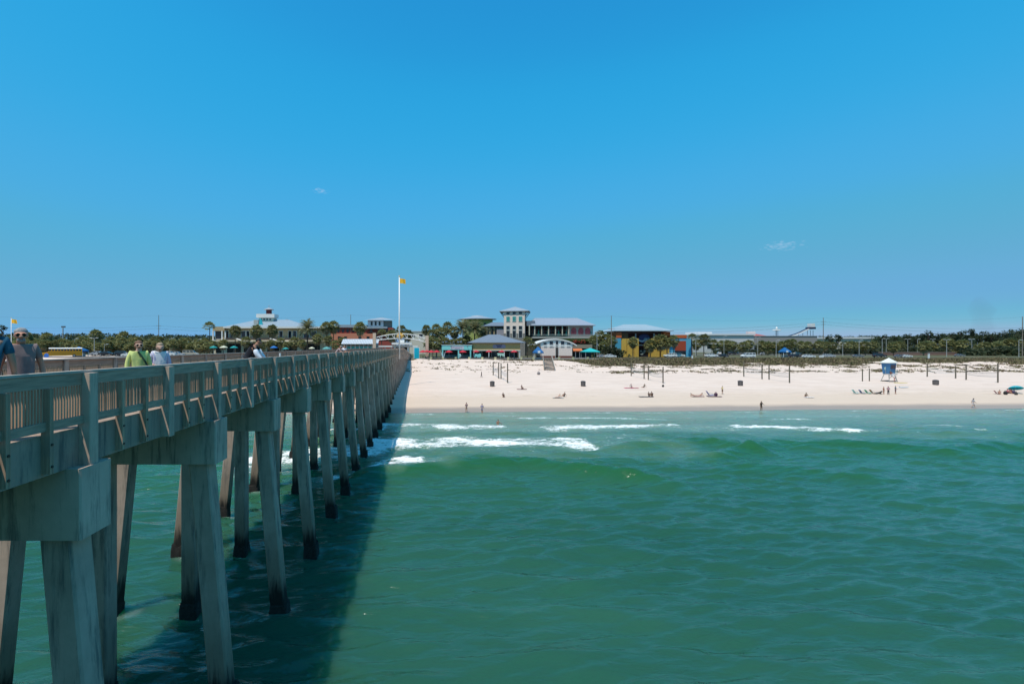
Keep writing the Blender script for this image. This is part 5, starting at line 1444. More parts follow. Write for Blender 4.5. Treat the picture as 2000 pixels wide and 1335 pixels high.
m = MB(); m.lathe([(.02, 0), (.75, .02), (.75, .08), (.02, .1)], 16); o = m.build('disc', M('sign_blue', (.02, .12, .42), .5, .05), t.root); o.location = (0, 0, t.z(694)); o.rotation_euler = (R(90), 0, 0)
t.col('post', lampm, 91, 696, None, .1, .06)
def umbrella(px, py, Y, wpx, mat, lab, group=None, zb=None, open_=1.0, name='patio_umbrella', cat='umbrella'):
    x = (px - PPX) / F * Y; g = gz(x, Y) if zb is None else zb
    t = empty(name, (x, Y, g), random.uniform(0, 1), lab, cat, group)
    r_ = wpx / F * Y / 2; zt = CAM_H - (py - HZ) / F * Y - g
    m = MB(); n = 8; vs = [(0, 0, zt)]
    for rr_, dz_ in ((.55 * r_, .42), (r_, .95)):
        for i in range(n): a = 2 * math.pi * i / n; vs.append((rr_ * math.cos(a), rr_ * math.sin(a), zt - dz_ * .5 * r_ * open_))
    vs += [(v[0], v[1], v[2] - .18) for v in vs[-n:]]
    m.add(vs, [(0, 1 + i, 1 + (i + 1) % n) for i in range(n)] + [(1 + k * n + i, 1 + (k + 1) * n + i, 1 + (k + 1) * n + (i + 1) % n, 1 + k * n + (i + 1) % n) for k in (0, 1) for i in range(n)])
    m.build('canopy', mat, t)
    m = MB(); m.tube((0, 0, 0), (0, 0, zt + .1), .05); m.build('pole', lampm, t)
    return t
redc = M('red_canvas', (.48, .02, .035), .75, .12); tealc = M('teal_canvas', (.01, .26, .25), .75, .1); creamc = M('cream_canvas', (.55, .54, .40), .75, .1); bluec = M('blue_canvas', (.015, .14, .42), .75, .1)
ul = ['leftmost red patio umbrella next to the turquoise banner board', 'red patio umbrella in front of the sand coloured arch pillar', 'red patio umbrella just left of the aqua snack bar', 'red patio umbrella before the left bay of the aqua snack bar', 'red patio umbrella before the right bay of the aqua snack bar', 'red patio umbrella where the snack bar meets the tan pavilion', 'red patio umbrella at the left bay of the tan pavilion', 'red patio umbrella under the tan pavilion sign', 'red patio umbrella at the right bay of the tan pavilion', 'small red patio umbrella wedged between the two leftmost ones']
for (px, w_), lab in zip(((826, 15), (842, 16), (853, 15), (877, 15), (904, 15), (930, 13), (955, 13), (980, 13), (1004, 14), (834, 12)), ul): umbrella(px, 683.5, 201, w_, redc, lab)
def table_set(px, Y, lab):
    x = (px - PPX) / F * Y; t = empty('patio_table', (x, Y, gz(x, Y) + .12), 0, lab, 'table', 'patio tables under the red umbrellas')
    dm = M('dark_patio_metal', (.03, .035, .04), .6, .2)
    m = MB(); m.lathe([(.55, .70), (.55, .75)], 10); m.build('table_top', dm, t)
    m = MB(); m.lathe([(.3, 0), (.05, .05), (.05, .70)], 8); m.build('base', dm, t)
    for k in range(3):
        a = k * 2.1 + .5; m = MB(); cx, cy = math.cos(a) * .95, math.sin(a) * .95
        m.box(cx - .22, cx + .22, cy - .22, cy + .22, .42, .46); m.box(cx + .22 * math.cos(a) - .2, cx + .22 * math.cos(a) + .2, cy + .22 * math.sin(a) - .03, cy + .22 * math.sin(a) + .03, .46, .9)
        for sx in (-.2, .2):
            for sy in (-.2, .2): m.box(cx + sx - .02, cx + sx + .02, cy + sy - .02, cy + sy + .02, 0, .42)
        m.build('seat', dm, t)
for px, w_ in zip((831, 847, 877, 904, 930, 955, 980, 1004), ('beside the turquoise banner board', 'left of the aqua snack bar', 'in the left bay of the snack bar', 'in the right bay of the snack bar', 'where snack bar and tan pavilion meet', 'in the left bay of the tan pavilion', 'under the tan pavilion sign', 'in the right bay of the tan pavilion')): table_set(px, 200.2, 'dark patio table and seats ' + w_)
for px, py, w_, mt, lab in ((417, 675, 15, tealc, 'open teal umbrella at the left end of the restaurant terrace'), (437, 674.5, 16, creamc, 'pale cream umbrella between the two teal terrace umbrellas'), (457, 675, 15, tealc, 'teal umbrella on the restaurant terrace left of the bent fisherman'), (535, 675, 15, bluec, 'bright blue umbrella right of the bent fisherman'), (558, 678, 12, tealc, 'pale teal umbrella left of the silver pavilion, low over the rail'), (609, 677, 12, creamc, 'cream umbrella low over the far rail below the date palm'), (638, 676.5, 18, M('sea_green_canvas', (.10, .30, .28), .75, .1), 'sea green umbrella just left of the two people leaning on the rail')):
    umbrella(px, py, 196, w_, mt, lab)
for px, lab in ((1052, 'folded teal umbrella in the first bay of the upper gallery'), (1070, 'folded teal umbrella in the second bay of the upper gallery'), (1091, 'folded teal umbrella in the fourth bay of the upper gallery'), (1106, 'folded teal umbrella in the last bay of the upper gallery')):
    Y = 262; x = (px - PPX) / F * Y; z0 = CAM_H - (657.5 - HZ) / F * Y
    t = empty('folded_umbrella', (x, Y, z0), 0, lab, 'umbrella'); m = MB(); m.lathe([(.75, .5), (.5, 1.6), (.12, 3.6), (.02, 3.9)], 9); m.build('canopy', M('teal_green_canvas', (.03, .27, .22), .75, .1), t)
    m = MB(); m.tube((0, 0, 0), (0, 0, 3.95), .05); m.build('pole', lampm, t)
# painted star ornament, cut-out fish signs on the terrace
def cutout(px0, px1, py0, py1, Y, pts, mat, lab):
    x = ((px0 + px1) / 2 - PPX) / F * Y; g = gz(x, Y) + .1; wd = (px1 - px0) / F * Y; zt = CAM_H - (py0 - HZ) / F * Y - g; zb_ = CAM_H - (py1 - HZ) / F * Y - g
    t = empty('cut_out_sign', (x, Y, g), 0, lab, 'sign')
    m = MB(); m.xprism([((u - .5) * wd, zb_ + v * (zt - zb_)) for u, v in pts], -.06, .06); m.build('board', mat, t)
    m = MB(); m.tube((0, .12, 0), (0, .12, zb_ + .7 * (zt - zb_)), .06); m.build('post', lampm, t)
starp = [(.5, .0), (.35, .0), (.38, .35), (.1, .95), (.3, .75), (.42, .45), (.5, .95), (.58, .45), (.75, .75), (.95, 1.0), (.66, .35), (.65, .0)]
cutout(859.5, 871, 684, 708, 199, starp, M('pale_coral_paint', (.50, .58, .62), .7, .1), 'pale branching coral cut-out at the left corner of the snack bar')
cutout(926, 940, 690, 698, 199.5, [(0, .1), (.75, 0), (1, .2), (.9, 1), (.5, .8), (.15, .9)], aqua, 'aqua cut-out board between the snack bar and the tan pavilion')
cutout(971, 985, 689, 697.5, 199.5, [(0, 1), (.12, .2), (.3, .6), (.45, 0), (.6, .55), (.85, .1), (1, .9)], M('mint_paint', (.38, .60, .50), .7, .1), 'mint zigzag pennant board below the tan pavilion sign')
cutout(896, 901, 690, 698, 199.5, [(0, 1), (.2, 0), (1, .3), (.8, .9)], M('ice_blue_paint', (.40, .62, .60), .7, .1), 'small ice blue board before the middle post of the snack bar')

# yellow block posts and the dark rail between them
bol = M('pale_yellow_block', (.60, .56, .34), .85, .12)
prev = None
RL = ['left of the pale coral cut-out', 'before the left bay of the snack bar', 'before the right bay of the snack bar', 'where snack bar and tan pavilion meet', 'before the left bay of the tan pavilion', 'below the tan pavilion sign', 'before the right bay of the tan pavilion', 'between the tan pavilion and the beach stairs']
bl = ['leftmost pale yellow block post beside the turquoise banner board'] + ['pale yellow block post number %s from the left along the terrace' % w_ for w_ in ('two', 'three', 'four', 'five', 'six', 'seven', 'eight', 'nine')]
bl = ['pale yellow block post just right of the turquoise banner board', 'pale yellow block post under the pale coral cut-out', 'pale yellow block post before the middle of the snack bar', 'pale yellow block post before the right end of the snack bar', 'pale yellow block post before the left edge of the tan pavilion', 'pale yellow block post left of the tan pavilion sign', 'pale yellow block post right of the tan pavilion sign', 'pale yellow block post at the right corner of the tan pavilion', 'pale yellow block post left of the beach stairs', 'pale yellow block post before the bathhouse door', 'pale yellow block post at the right corner of the bathhouse', 'last pale yellow block post at the right end of the terrace']
for px, lab in zip((842, 865, 890, 916.5, 942, 967.5, 992.6, 1018, 1041.5, 1092, 1119.5, 1148), bl):
    Y = 195.5; x = (px - PPX) / F * Y; g = gz(x, Y); zt = CAM_H - (697 - HZ) / F * Y
    t = empty('terrace_post', (x, Y, g), 0, lab, 'post', 'block posts along the terrace edge')
    m = MB(); m.cbox(-.38, .38, -.38, .38, -.4, zt - g - .12, .05); m.build('shaft', bol, t)
    m = MB(); m.cbox(-.44, .44, -.44, .44, zt - g - .12, zt - g, .05); m.build('cap', bol, t)
    if prev is not None and px < 1045:
        f = empty('terrace_railing', ((prev + x) / 2, Y, g), 0, None, 'railing', 'dark railings between the terrace posts'); f['label'] = 'dark terrace railing ' + RL.pop(0)
        hw_ = (x - prev) / 2 - .4; dm = M('dark_rail_paint', (.03, .032, .03), .6, .2)
        for q in (.35, 1.15): m = MB(); m.box(-hw_, hw_, -.04, .04, q, q + .07); m.build('rail', dm, f)
        m = MB()
        for k in range(int(hw_ * 2 / .28)): xx = -hw_ + .14 + k * .28; m.box(xx - .02, xx + .02, -.02, .02, .42, 1.15)
        m.build('baluster_row', dm, f)
    prev = x
# white sign box and marker posts on the dune road
t = Bld('sign_box', 'white square sign box on the roadside under the dark palm', 1604.5, 212, 'sign'); t.box('panel', trimw, 1601, 1608.5, 694, 701, -.4, .4); t.col('post', lampm, 1604.5, 700, None, 0, .1)
for px, q0, lab in ((1352, 694, 'short white marker post at the dune edge by the blue wing'), (1814, 690.5, 'white marker post in the grass right of the lifeguard tower')):
    t = Bld('marker_post', lab, px, 204, 'post'); t.box('shaft', white_paint, px - 1.1, px + 1.1, q0, None, -.2, .2); t.box('cap', lampm, px - 1.3, px + 1.3, q0 - .8, q0, -.25, .25)

# beach stairs
def stairs():
    t = empty('beach_stairs', (0, 0, 0), 0, 'weathered wooden stairs running down the dune from the blue kiosk', 'stairs')
    n = 26; y0, y1 = 163.0, 192.5; xw = 1.75; xc0, xc1 = (1073 - PPX) / F * y0, (1069 - PPX) / F * y1
    def zz_(y): return max(gz(xc0, y) + .35, 3.4 + (y - y0) / (y1 - y0) * 3.2)
    tr = M('dark_tread_timber', (.16, .13, .105), .9, .25, 2)
    me = None
    for k in range(n):
        u = k / (n - 1); y = y0 + (y1 - y0) * u; x = xc0 + (xc1 - xc0) * u
        if me is None: m = MB(); m.box(-xw, xw, -.30, .30, -.06, 0.0); me = m.mesh('tread', tr)
        inst('tread', me, t, (x, y, zz_(y)))
    for s in (-1, 1):
        a = Vector((xc0 + s * xw, y0, zz_(y0))); pts = []
        for k in range(7):
            u = k / 6; y = y0 + (y1 - y0) * u; x = xc0 + (xc1 - xc0) * u + s * xw; z = zz_(y); pts.append((x, y, z + 1.05))
            m = MB(); m.box(x - .07, x + .07, y - .07, y + .07, z - 1.2, z + 1.1); m.build('rail_post', cap_wood, t)
        m = MB()
        for a, b in zip(pts[:-1], pts[1:]): m.add([(a[0] - .09, a[1], a[2] - .04), (a[0] + .09, a[1], a[2] - .04), (b[0] + .09, b[1], b[2] - .04), (b[0] - .09, b[1], b[2] - .04), (a[0] - .09, a[1], a[2] + .05), (a[0] + .09, a[1], a[2] + .05), (b[0] + .09, b[1], b[2] + .05), (b[0] - .09, b[1], b[2] + .05)], [(3, 2, 1, 0), (4, 5, 6, 7), (0, 1, 5, 4), (1, 2, 6, 5), (2, 3, 7, 6), (3, 0, 4, 7)])
        m.build('handrail', cap_wood, t)
        m = MB()
        for a, b in zip(pts[:-1], pts[1:]): m.tube((a[0], a[1], a[2] - 1.25), (b[0], b[1], b[2] - 1.25), .12, .12, 4)
        m.build('stringer', tr, t)
stairs()

# ------------------------------------------------------------------ things on the beach
def onbeach(px, py):
    """where a photo pixel meets the sand"""
    lo, hi = 78.0, 215.0
    f = lambda Y: (CAM_H - gz((px - PPX) / F * Y, Y)) * F / Y + HZ - py
    Y = 80.0
    while Y < 212 and f(Y) > 0: Y += .25
    x = (px - PPX) / F * Y
    return x, Y, gz(x, Y)
grey_bin = M('grey_bin_plastic', (.11, .10, .10), .7, .15)
for px, py, lab in ((961.5, 754.5, 'dark grey litter bin on the sand below the leftmost volleyball nets'), (1139, 754, 'dark grey litter bin on the open sand right of the beach stairs'), (1446, 753, 'dark grey litter bin left of the third pair of volleyball nets'), (1827.5, 751.5, 'brownish grey litter bin right of the lifeguard tower')):
    x, Y, g = onbeach(px, py)
    t = empty('litter_bin', (x, Y, g), random.uniform(-.4, .4), lab, 'litter bin', 'litter bins on the beach')
    m = MB(); m.sm = True; m.lathe([(.50, -.05), (.52, .1), (.55, 1.0), (.56, 1.05)], 14); m.build('drum', grey_bin, t)
    m = MB(); m.lathe([(.58, 1.05), (.57, 1.14), (.25, 1.26), (.03, 1.28)], 14); m.build('lid', M('bin_lid', (.06, .058, .06), .6, .2), t)
    for k in range(6): a = k * 1.047; m = MB(); m.box(-.05, .05, -.015, .015, .12, .98); o = m.build('slat', M('bin_slat', (.14, .125, .12), .7, .15), t); o.location = (.56 * math.cos(a), .56 * math.sin(a), 0); o.rotation_euler = (0, 0, a + 1.57)
net_post = M('net_post_timber', (.12, .105, .08), .9, .2, 3); netm = M('net_tape', (.10, .12, .14), .7, .1); tapew = M('white_net_tape', (.5, .53, .56), .7, .05)
def volley(pA, pB, topA, topB, lab, tape='dark', rows=True):
    (xa, ya, ga), (xb, yb, gb) = onbeach(*pA), onbeach(*pB)
    t = empty('volleyball_net', ((xa + xb) / 2, (ya + yb) / 2, (ga + gb) / 2), 0, lab, 'volleyball net'); O = Vector(t.location)
    za = CAM_H - (topA - HZ) / F * ya; zb_ = CAM_H - (topB - HZ) / F * yb
    for x, y, g, z in ((xa, ya, ga, za), (xb, yb, gb, zb_)):
        m = MB(); m.tube(Vector((x, y, g - .3)) - O, Vector((x, y, z)) - O, .15, .14, 8); m.build('post', net_post, t)
    A = Vector((xa, ya, ga + 2.45)) - O; Bv = Vector((xb, yb, gb + 2.45)) - O
    for k, dz_ in enumerate((0, -.95)):
        m = MB()
        for q in range(8):
            u0, u1 = q / 8, (q + 1) / 8; sag = lambda u: Vector((0, 0, dz_ - .22 * 4 * u * (1 - u)))
            m.tube(A.lerp(Bv, u0) + sag(u0), A.lerp(Bv, u1) + sag(u1), .035, .035, 5)
        m.build('net_tape', netm if tape == 'dark' else tapew, t)
    m = MB(); n = 40
    for k in range(1, n):
        u = k / n; s_ = Vector((0, 0, -.22 * 4 * u * (1 - u))); m.tube(A.lerp(Bv, u) + s_, A.lerp(Bv, u) + s_ + Vector((0, 0, -.95)), .006, .006, 3, False)
    for q in range(1, 7):
        for k in range(4): u0, u1 = k / 4, (k + 1) / 4; m.tube(A.lerp(Bv, u0) + Vector((0, 0, -.135 * q - .22 * 4 * u0 * (1 - u0))), A.lerp(Bv, u1) + Vector((0, 0, -.135 * q - .22 * 4 * u1 * (1 - u1))), .006, .006, 3, False)
    m.build('net_mesh', M('net_cord', (.25, .29, .33), .8, .1), t)
volley((963.3, 732.4), (974, 738.8), 706, 708, 'left volleyball net of the pair below the tan pavilion', 'white'); volley((978.6, 739.7), (991.4, 747.5), 709, 709, 'right volleyball net of the pair below the tan pavilion', 'white')
volley((1232.8, 734), (1258, 739.5), 708, 711, 'left volleyball net of the pair below the yellow restaurant', 'white'); volley((1266.3, 741.5), (1295, 748), 713, 716, 'right volleyball net of the pair below the yellow restaurant')
volley((1452.7, 735), (1488.3, 740), 706, 711, 'left volleyball net of the pair below the white van', 'white'); volley((1502, 741), (1542, 747.5), 712, 714, 'right volleyball net of the pair, its dark tape clear against the sand')
volley((1811, 735.5), (1866.5, 738.8), 710, 714, 'volleyball net with a white band right of the lifeguard tower', 'white'); volley((1887, 741.4), (1949, 747), 711, 709, 'rightmost volleyball net near the turquoise beach umbrella')
for px, py, q0, lab, arm in ((1684.5, 744.5, 720, 'dark shower post with a crossbar left of the lifeguard tower', True), (1698, 744, 719, 'plain dark post just left of the lifeguard tower', False)):
    x, Y, g = onbeach(px, py); zt = CAM_H - (q0 - HZ) / F * Y
    t = empty('beach_post', (x, Y, g), 0, lab, 'post'); m = MB(); m.tube((0, 0, -.3), (0, 0, zt - g), .12, .11); m.build('shaft', net_post, t)
    if arm: m = MB(); m.box(-.9, .5, -.06, .06, zt - g - .5, zt - g - .36); m.build('crossbar', net_post, t)

# lifeguard tower
def guard_tower():
    x, Y, g = onbeach(1736, 745); s = Y / F
    t = empty('lifeguard_tower', (x, Y, g), R(10), 'blue lifeguard tower on splayed stilts with a white pyramid roof', 'lifeguard tower')
    zf = 15.5 * s; zr = 37 * s; zp = 46.5 * s; hb, ht = 12.0 * s, 15 * s
    bl_ = M('tower_blue', (.055, .18, .35), .6, .1)
    m = MB(); m.prism([(-hb, -hb), (hb, -hb), (hb, hb), (-hb, hb)], zf, zr - .02, [(-ht, -ht), (ht, -ht), (ht, ht), (-ht, ht)]); m.build('cabin', bl_, t)
    m = MB(); m.hip(-18.5 * s, 18.5 * s, -17 * s, 17 * s, zr + .1, zp, -.05, .05, .2); m.build('roof', M('cream_white_roof', (.74, .73, .66), .5, .04), t)
    for p in (-.62, .02, .62):
        m = MB(); w_ = .27 * hb
        m.box(p * hb - w_, p * hb + w_, -ht - .02, -hb + .4, zf + 9.6 * s, zr - .5); m.build('eave_shade_panel', M('cabin_shade', (.05, .045, .06), .6, .2), t)  # dark panels painting the eave shade on the upper cabin front
    m = MB(); m.box(ht - .55, ht + .02, -hb * .7, hb * .7, zf + 6 * s, zr - .4); m.build('side_shade_panel', M('cabin_shade', (.05, .045, .06)), t)  # dark panel painting the shade on the cabin's right side
    wd = M('pale_deck_timber', (.45, .43, .40), .8, .1)
    m = MB(); m.box(-12 * s, 19 * s, -15 * s, 12 * s, zf - .22, zf); m.build('deck', wd, t)
    for sx in (-1, 1):
        for sy in (-1, 1): m = MB(); m.tube((sx * 10 * s + (2 * s if sx > 0 else 0), sy * 9 * s, zf - .2), (sx * 21 * s + 1.5 * s, sy * 15 * s, -.3), .13, .13, 6); m.build('leg', M('leg_timber', (.24, .24, .23), .8, .1), t)
    for a, b in (((-13 * s, -11 * s, zf * .4), (9 * s, -9 * s, zf * .95)), ((14 * s, -11 * s, zf * .4), (-8 * s, -9 * s, zf * .95))): m = MB(); m.tube(a, b, .08, .08, 5); m.build('brace', M('leg_timber', (.24, .24, .23)), t)
    m = MB(); m.box(-15 * s, 17 * s, -13.4 * s, -12.6 * s, .05, .3); m.box(-15 * s, 17 * s, 12.6 * s, 13.4 * s, .05, .3); m.build('skid', M('skid_timber', (.16, .14, .12), .9, .2), t)
    m = MB()
    for q in (.5, 1.0):
        m.box(9 * s, 19 * s, -15 * s, -14.7 * s, zf + q, zf + q + .07); m.box(18.7 * s, 19 * s, -15 * s, 12 * s, zf + q, zf + q + .07); m.box(-12 * s, -11.7 * s, -15 * s, 12 * s, zf + q, zf + q + .07)
    for px in (9, 14, 18.7): m.box(px * s, px * s + .1, -15 * s, -14.7 * s, zf, zf + 1.07)
    m.build('railing', M('pale_teal_rail', (.35, .48, .48), .6, .1), t)
    m = MB(); m.xprism([(12.5 * s, zf - .1), (13.5 * s, zf - .1), (22 * s, 0), (21 * s, 0)], -13 * s, -12.7 * s); m.xprism([(12.5 * s, zf - .1), (13.5 * s, zf - .1), (22 * s, 0), (21 * s, 0)], -9 * s, -8.7 * s)
    for k in range(6): u = (k + .5) / 6; m.box(13 * s + 8.5 * s * u, 13.8 * s + 8.5 * s * u, -12.7 * s, -9 * s, zf * (1 - u) - .05, zf * (1 - u))
    m.build('ramp_ladder', wd, t)
    m = MB(); m.box(-8 * s, 5 * s, -15.6 * s, -15.1 * s, zf - 3.6 * s, zf + .15); m.build('name_board', M('white_board', (.70, .70, .74), .6, .04), t)
    f = MB(); f.box(-20 * s, -14.6 * s, -.04, .04, zf + 8 * s, zf + 13 * s); f.build('flag', M('pale_green_flag', (.45, .60, .50), .7, .1), t)
    m = MB(); m.tube((-14.5 * s, 0, zf), (-14.5 * s, 0, zf + 14 * s), .05); m.build('flagpole', lampm, t)
    m = MB(); m.box(5.2 * s, 8 * s, -13.8 * s, -13.2 * s, .3, 1.1); m.build('rescue_can_rack', M('rescue_red', (.40, .05, .04), .6, .1), t)
    t.scale = (.52, .52, 1)
    return t
GT = guard_tower()

# ------------------------------------------------------------------ people
skin_l = M('skin_fair', (.50, .30, .22), .6, .08, 6); skin_t = M('skin_tanned', (.40, .20, .13), .6, .08, 6); skin_d = M('skin_deep_tan', (.20, .105, .065), .6, .08, 6)
hair_g = M('grey_hair', (.28, .27, .265), .8, .25, 30); hair_b = M('brown_hair', (.10, .055, .03), .7, .25, 30); hair_r = M('auburn_hair', (.17, .085, .05), .7, .25, 30); hair_bl = M('blonde_hair', (.34, .24, .16), .7, .25, 30); hair_k = M('black_hair', (.018, .015, .014), .6, .2, 30)
def cloth(name, c, var=.15): return M('cloth_' + name, c, .9, var, 9, bump=.3)
glasses_m = M('sunglass_black', (.01, .008, .008), .15, .1)

def skel(h, pose, bulk=1.0, opt={}):
    """joints of a figure of height h facing -y, z up, feet (or seat) at z = 0"""
    J = {}; V = Vector
    if pose in ('stand', 'walk', 'lean'):
        hipz = .50 * h; fwd = {'stand': 0, 'walk': .02, 'lean': opt.get('lean', .5)}[pose]
        tors = V((opt.get('side', 0), -math.sin(fwd), math.cos(fwd))).normalized()
        J['pel'] = V((0, 0, hipz + .02 * h)); J['wai'] = J['pel'] + tors * .11 * h; J['che'] = J['pel'] + tors * .225 * h
        J['nek'] = J['pel'] + tors * .325 * h; hd = (tors + V((opt.get('headside', 0), -opt.get('nod', .12), .35))).normalized()
        J['hd0'] = J['nek'] + hd * .045 * h; J['hd1'] = J['nek'] + hd * .085 * h + V((0, -.006 * h, 0)); J['hd2'] = J['nek'] + hd * .125 * h
        st = opt.get('stride', .16 if pose == 'walk' else .015) * h
        for s, sg, d in (('L', 1, 1), ('R', -1, -1)):
            J['hip' + s] = J['pel'] + V((sg * .052 * h, 0, -.02 * h)); fy = -st * d
            J['ank' + s] = V((sg * opt.get('stance', .055) * h, fy + .01 * h, .045 * h)); J['kne' + s] = J['hip' + s].lerp(J['ank' + s], .5) + V((0, -.03 * h if pose == 'walk' else -.012 * h, .01 * h)); J['toe' + s] = J['ank' + s] + V((sg * .015 * h, -.095 * h, -.028 * h))
    elif pose in ('sit', 'recline'):
        back = opt.get('back', .18 if pose == 'sit' else .85)
        J['pel'] = V((0, 0, .055 * h)); tors = V((0, math.sin(back), math.cos(back)))
        J['wai'] = J['pel'] + tors * .11 * h; J['che'] = J['pel'] + tors * .23 * h; J['nek'] = J['pel'] + tors * .33 * h
        hd = (tors * .6 + V((0, -.15, .6))).normalized(); J['hd0'] = J['nek'] + hd * .045 * h; J['hd1'] = J['nek'] + hd * .085 * h; J['hd2'] = J['nek'] + hd * .125 * h
        kz = opt.get('knee', .20 if pose == 'sit' else .05)
        for s, sg in (('L', 1), ('R', -1)):
            J['hip' + s] = J['pel'] + V((sg * .052 * h, -.01 * h, 0)); J['kne' + s] = V((sg * .07 * h, -.22 * h if kz < .1 else -.17 * h, kz * h + .03 * h)); J['ank' + s] = V((sg * .06 * h, -.45 * h if kz < .1 else -.31 * h, .04 * h)); J['toe' + s] = J['ank' + s] + V((0, -.05 * h, .05 * h if kz < .1 else -.02 * h))
    up = (J['nek'] - J['che']).normalized()
    arms = opt.get('arms', ('down', 'down'))
    for s, sg, am in (('L', 1, arms[0]), ('R', -1, arms[1])):
        sh = J['nek'] + V((sg * .102 * h * (0.9 + .1 * bulk), 0, 0)) - up * .022 * h; J['sho' + s] = sh
        if am == 'down': el, wr = sh + V((sg * .035 * h * bulk, .012 * h, -.175 * h)), sh + V((sg * .045 * h * bulk, -.015 * h, -.32 * h))
        elif am == 'swing': el, wr = sh + V((sg * .03 * h, -.05 * h, -.17 * h)), sh + V((sg * .03 * h, -.15 * h, -.28 * h))
        elif am == 'back': el, wr = sh + V((sg * .035 * h, .07 * h, -.165 * h)), sh + V((sg * .05 * h, .08 * h, -.315 * h))
        elif am == 'bent': el, wr = sh + V((sg * .05 * h, .03 * h, -.16 * h)), sh + V((sg * .0 * h, -.12 * h, -.19 * h))
        elif am == 'fwd': el, wr = sh + V((sg * .03 * h, -.11 * h, -.13 * h)), sh + V((sg * .0 * h, -.24 * h, -.16 * h))
        elif am == 'out': el, wr = sh + V((sg * .10 * h, .0, -.13 * h)), sh + V((sg * .19 * h, -.05 * h, -.20 * h))
        elif am == 'face': el, wr = sh + V((sg * .07 * h, -.07 * h, -.12 * h)), sh + V((-sg * .03 * h, -.13 * h, .03 * h))
        elif am == 'prop': el, wr = sh + V((sg * .04 * h, .09 * h, -.12 * h)), V((sh.x + sg * .05 * h, sh.y + .10 * h, .03 * h))
        elif am == 'knee': el, wr = sh + V((sg * .03 * h, -.09 * h, -.13 * h)), J['kne' + s] + V((0, -.01 * h, .03 * h))
        else: el, wr = sh + V(am[0]) * h, sh + V(am[1]) * h
        J['elb' + s] = el; J['wri' + s] = wr; J['han' + s] = wr + (wr - el).normalized() * .05 * h
    return J
RAD = dict(pel=.078, wai=.070, che=.080, nek=.033, hd0=.036, hd1=.052, hd2=.040, hip=.055, kne=.034, ank=.022, toe=.020, sho=.040, elb=.026, wri=.018, han=.020)
EDG = [('pel', 'wai'), ('wai', 'che'), ('che', 'nek'), ('nek', 'hd0'), ('hd0', 'hd1'), ('hd1', 'hd2')]
for s_ in 'LR': EDG += [('pel', 'hip' + s_), ('hip' + s_, 'kne' + s_), ('kne' + s_, 'ank' + s_), ('ank' + s_, 'toe' + s_), ('che', 'sho' + s_), ('sho' + s_, 'elb' + s_), ('elb' + s_, 'wri' + s_), ('wri' + s_, 'han' + s_)]
def skinmesh(name, J, edges, h, mat, parent, grow=1.0, bulk=1.0, extra=None, sub=1, root='pel', flat=.78):
    keys = []
    for e in edges:
        for k in e:
            if k not in keys: keys.append(k)
    me = bpy.data.meshes.new(name)
    me.from_pydata([tuple(J[k]) for k in keys], [(keys.index(a), keys.index(b)) for a, b in edges], [])
    me.materials.append(mat)
    o = inst(name, me, parent)
    sk = o.modifiers.new('skin', 'SKIN')
    sk.use_smooth_shade = True
    if len(me.skin_vertices) == 0: me.skin_vertices.new()
    for i, k in enumerate(keys):
        base = k[:3]; r = (extra or {}).get(k, (extra or {}).get(base, RAD.get(base, .03))) * h * grow
        if base in ('pel', 'wai', 'che'): r *= bulk
        sv = me.skin_vertices[0].data[i]
        sv.radius = (r, r * flat) if base in ('pel', 'wai', 'che') else (r, r)
        sv.use_root = (k == (root if root in keys else keys[0]))
    sb = o.modifiers.new('sub', 'SUBSURF'); sb.levels = sub; sb.render_levels = sub
    return o
def lump(name, mat, parent, c, r, n=8, seed=1, cut=None, amp=.1):
    """small uneven ellipsoid (hair, hat crown, bag)"""
    rr = random.Random(seed); m = MB(); m.sm = True; vs = []; rings = n // 2 + 2
    for k in range(rings + 1):
        th = math.pi * k / rings
        for i in range(n):
            a = 2 * math.pi * i / n; q = 1 + rr.uniform(-amp, amp)
            vs.append((c[0] + r[0] * q * math.sin(th) * math.cos(a), c[1] + r[1] * q * math.sin(th) * math.sin(a), c[2] + r[2] * q * math.cos(th)))
    fs = []
    for k in range(rings):
        for i in range(n): fs.append((k * n + i, (k + 1) * n + i, (k + 1) * n + (i + 1) % n, k * n + (i + 1) % n))
    m.add(vs, fs); return m.build(name, mat, parent)
